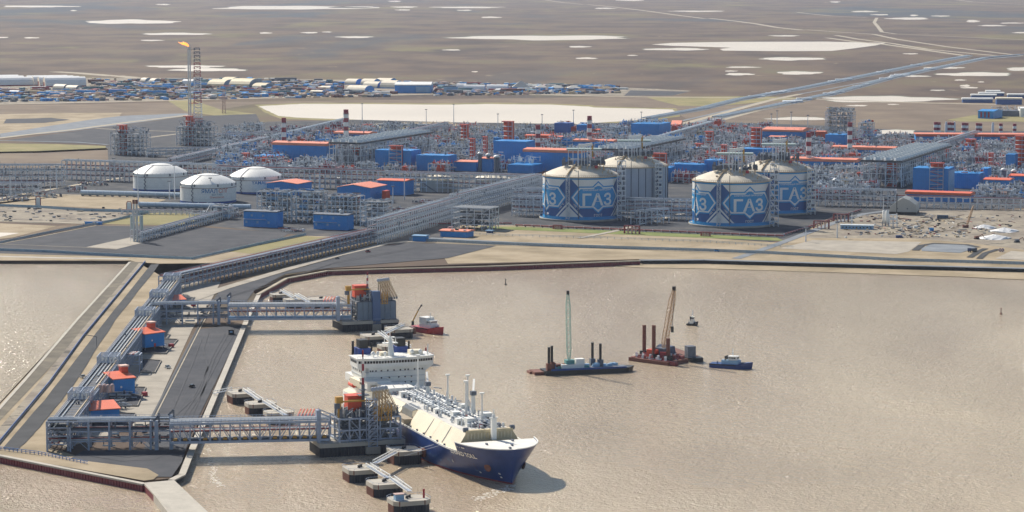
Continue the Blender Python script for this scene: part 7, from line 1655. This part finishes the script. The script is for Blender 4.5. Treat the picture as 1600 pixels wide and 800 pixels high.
# containers and cabins of the far yard
CC = [(BLUE, 'blue'), (mat('container_teal', '3F6F7C'), 'dull teal'), (RUST, 'rust brown'), (WHITE, 'white'), (RED, 'red'), (STEELD, 'dark grey'), (PINK, 'pinkish'), (TAN, 'beige')]
cms = [MB().box(6, 6, 0, 22, 12, 7).mesh('container', m) for m, _ in CC]
cnt2 = 0
def incluster(u, v):
    return (u < 140 and v < 139) or (612 < u < 680 and v > 131) or (535 < u < 612) and v < 144
while cnt2 < 290:
    u = R.uniform(-5, 960) if R.random() < .75 else R.uniform(0, 420); vlo, vhi = 126 + max(0, (u - 400)) * .02, 158 - u * .0135
    if u > 1000: continue
    v = R.uniform(max(vlo, 125), max(vhi - 2, vlo + 3))
    if incluster(u, v): continue
    i = R.choices(range(8), (5, 3, 3, 2, 2, 5, 2, 2))[0]; o = bpy.data.objects.new('yard_container', cms[i]); C.objects.link(o); o.location = G(u, v); o.rotation_euler = (0, 0, R.choice([0, .1, -.4, 1.5])); o.scale = (R.uniform(.5, 2.4), R.uniform(.5, 1), R.uniform(.5, 1.2))
    tag(o, 'small %s container or cabin in the far yard, %s' % (CC[i][1], next(n_ for k_, n_ in ((42, 'before the left edge halls'), (140, 'before the white hall row'), (215, 'right of the white halls'), (292, 'left of the flare'), (380, 'right of the flare'), (480, 'midway to the cream halls'), (615, 'around the cream halls'), (720, 'by the blue warehouse'), (830, 'near the big pyramid roof'), (2000, 'at its right end')) if u < k_)), 'container', 'containers and cabins in the far yard'); cnt2 += 1
sm = {m: MB() for m in (BLUE, STEELD, WHITE, RUST, TAN, PINK)}
for _ in range(2600):
    u = R.uniform(-10, 965); v = R.uniform(125 + max(0, u - 400) * .018, 160 - u * .0145)
    if incluster(u, v): continue
    p = G(u, v); sm[R.choices(list(sm), (3, 6, 2, 2, 3, 3))[0]].box(p.x, p.y, LZ, R.uniform(3, 16), R.uniform(3, 14), R.uniform(1.5, 6), R.uniform(0, 3))
for m, b in sm.items(): o = b.build('yard_goods', m); o['kind'] = 'stuff'
# pipeline corridor pipes and blocks
mbp = MB()
for pts in ([(1598, 86), (1540, 91), (1400, 120), (1300, 147), (1200, 168), (1120, 184)], [(1515, 87.5), (1455, 98), (1360, 117), (1250, 139), (1150, 157), (1095, 171), (1010, 186)]):
    P = [G(u, v) for u, v in pts]
    for a, b in zip(P, P[1:]):
        for o in (-8, 0, 8): mbp.tube(a + Vector((o, 0, 2.2)), b + Vector((o, 0, 2.2)), 1.3, 6)
o = mbp.build('pipeline', PIPE); tag(o, 'twin far pipelines running from the horizon into the plant', 'pipeline')
sv = MB()
for pts in ([(1455, 98), (1360, 117), (1250, 139), (1150, 157)], [(1540, 91), (1400, 120), (1300, 147), (1200, 168)]):
    for a, b in zip(pts, pts[1:]):
        for k in range(5): f = R.random(); p = G(a[0] + (b[0] - a[0]) * f, a[1] + (b[1] - a[1]) * f); sv.box(p.x, p.y, LZ, R.uniform(8, 40), R.uniform(8, 20), R.uniform(2, 4.5))
o = sv.build('valve_station', STEEL); o['kind'] = 'stuff'

# ------------------------------------------------------------------ make repeated generated labels distinct
ORD = ['first', 'second', 'third', 'fourth', 'fifth', 'sixth', 'seventh', 'eighth', 'ninth', 'tenth', 'eleventh', 'twelfth', 'thirteenth', 'fourteenth', 'fifteenth', 'sixteenth']
bpy.context.view_layer.update()
by = {}
for o in LAB:
    if o.name.startswith(('process_module', 'pipework_cluster', 'stair_tower', 'pipework_field', 'yard_container')): by.setdefault(o['label'], []).append(o)
for lb, os_ in by.items():
    if len(os_) > 1:
        os_.sort(key=lambda o: o.location.x / o.location.y)
        for i, o in enumerate(os_):
            o['label'] = lb + ', ' + (ORD[i] if i < 16 else 'farther one')
for o in LAB:
    if 'u' in o.keys(): del o['u']

def car(u, v, label, m, an=0):
    t = thing('parked_car', label, 'car', G(u, v, LZ + .5), an); MB().box(0, 0, .35, 4.8, 2, .9).build('body', m, t); MB().box(-.3, 0, 1.25, 2.8, 1.8, .75).build('cabin', GLASS, t)
    for x, y in ((-1.5, -.95), (1.5, -.95), (-1.5, .95), (1.5, .95)): MB().tube((x, y - .12, .35), (x, y + .12, .35), .38, 8).build('wheel', BLACK, t)
car(262, 575, 'white pickup parked on the concrete apron between the two middle sheds', WHITE, 1.1); car(300, 605, 'dark car on the gravel strip of the jetty', BLACK, 1.2); car(575, 394, 'red van on the concrete road below the diagonal rack', RED, .6); car(905, 386, 'white van on the grey shore road below the left gas tank', WHITE, -.1); car(1120, 393, 'blue lorry on the grey shore road below the right gas tank', BLUE, -.1); car(130, 590, 'small white van on the dirt road of the embankment', WHITE, 1.0)
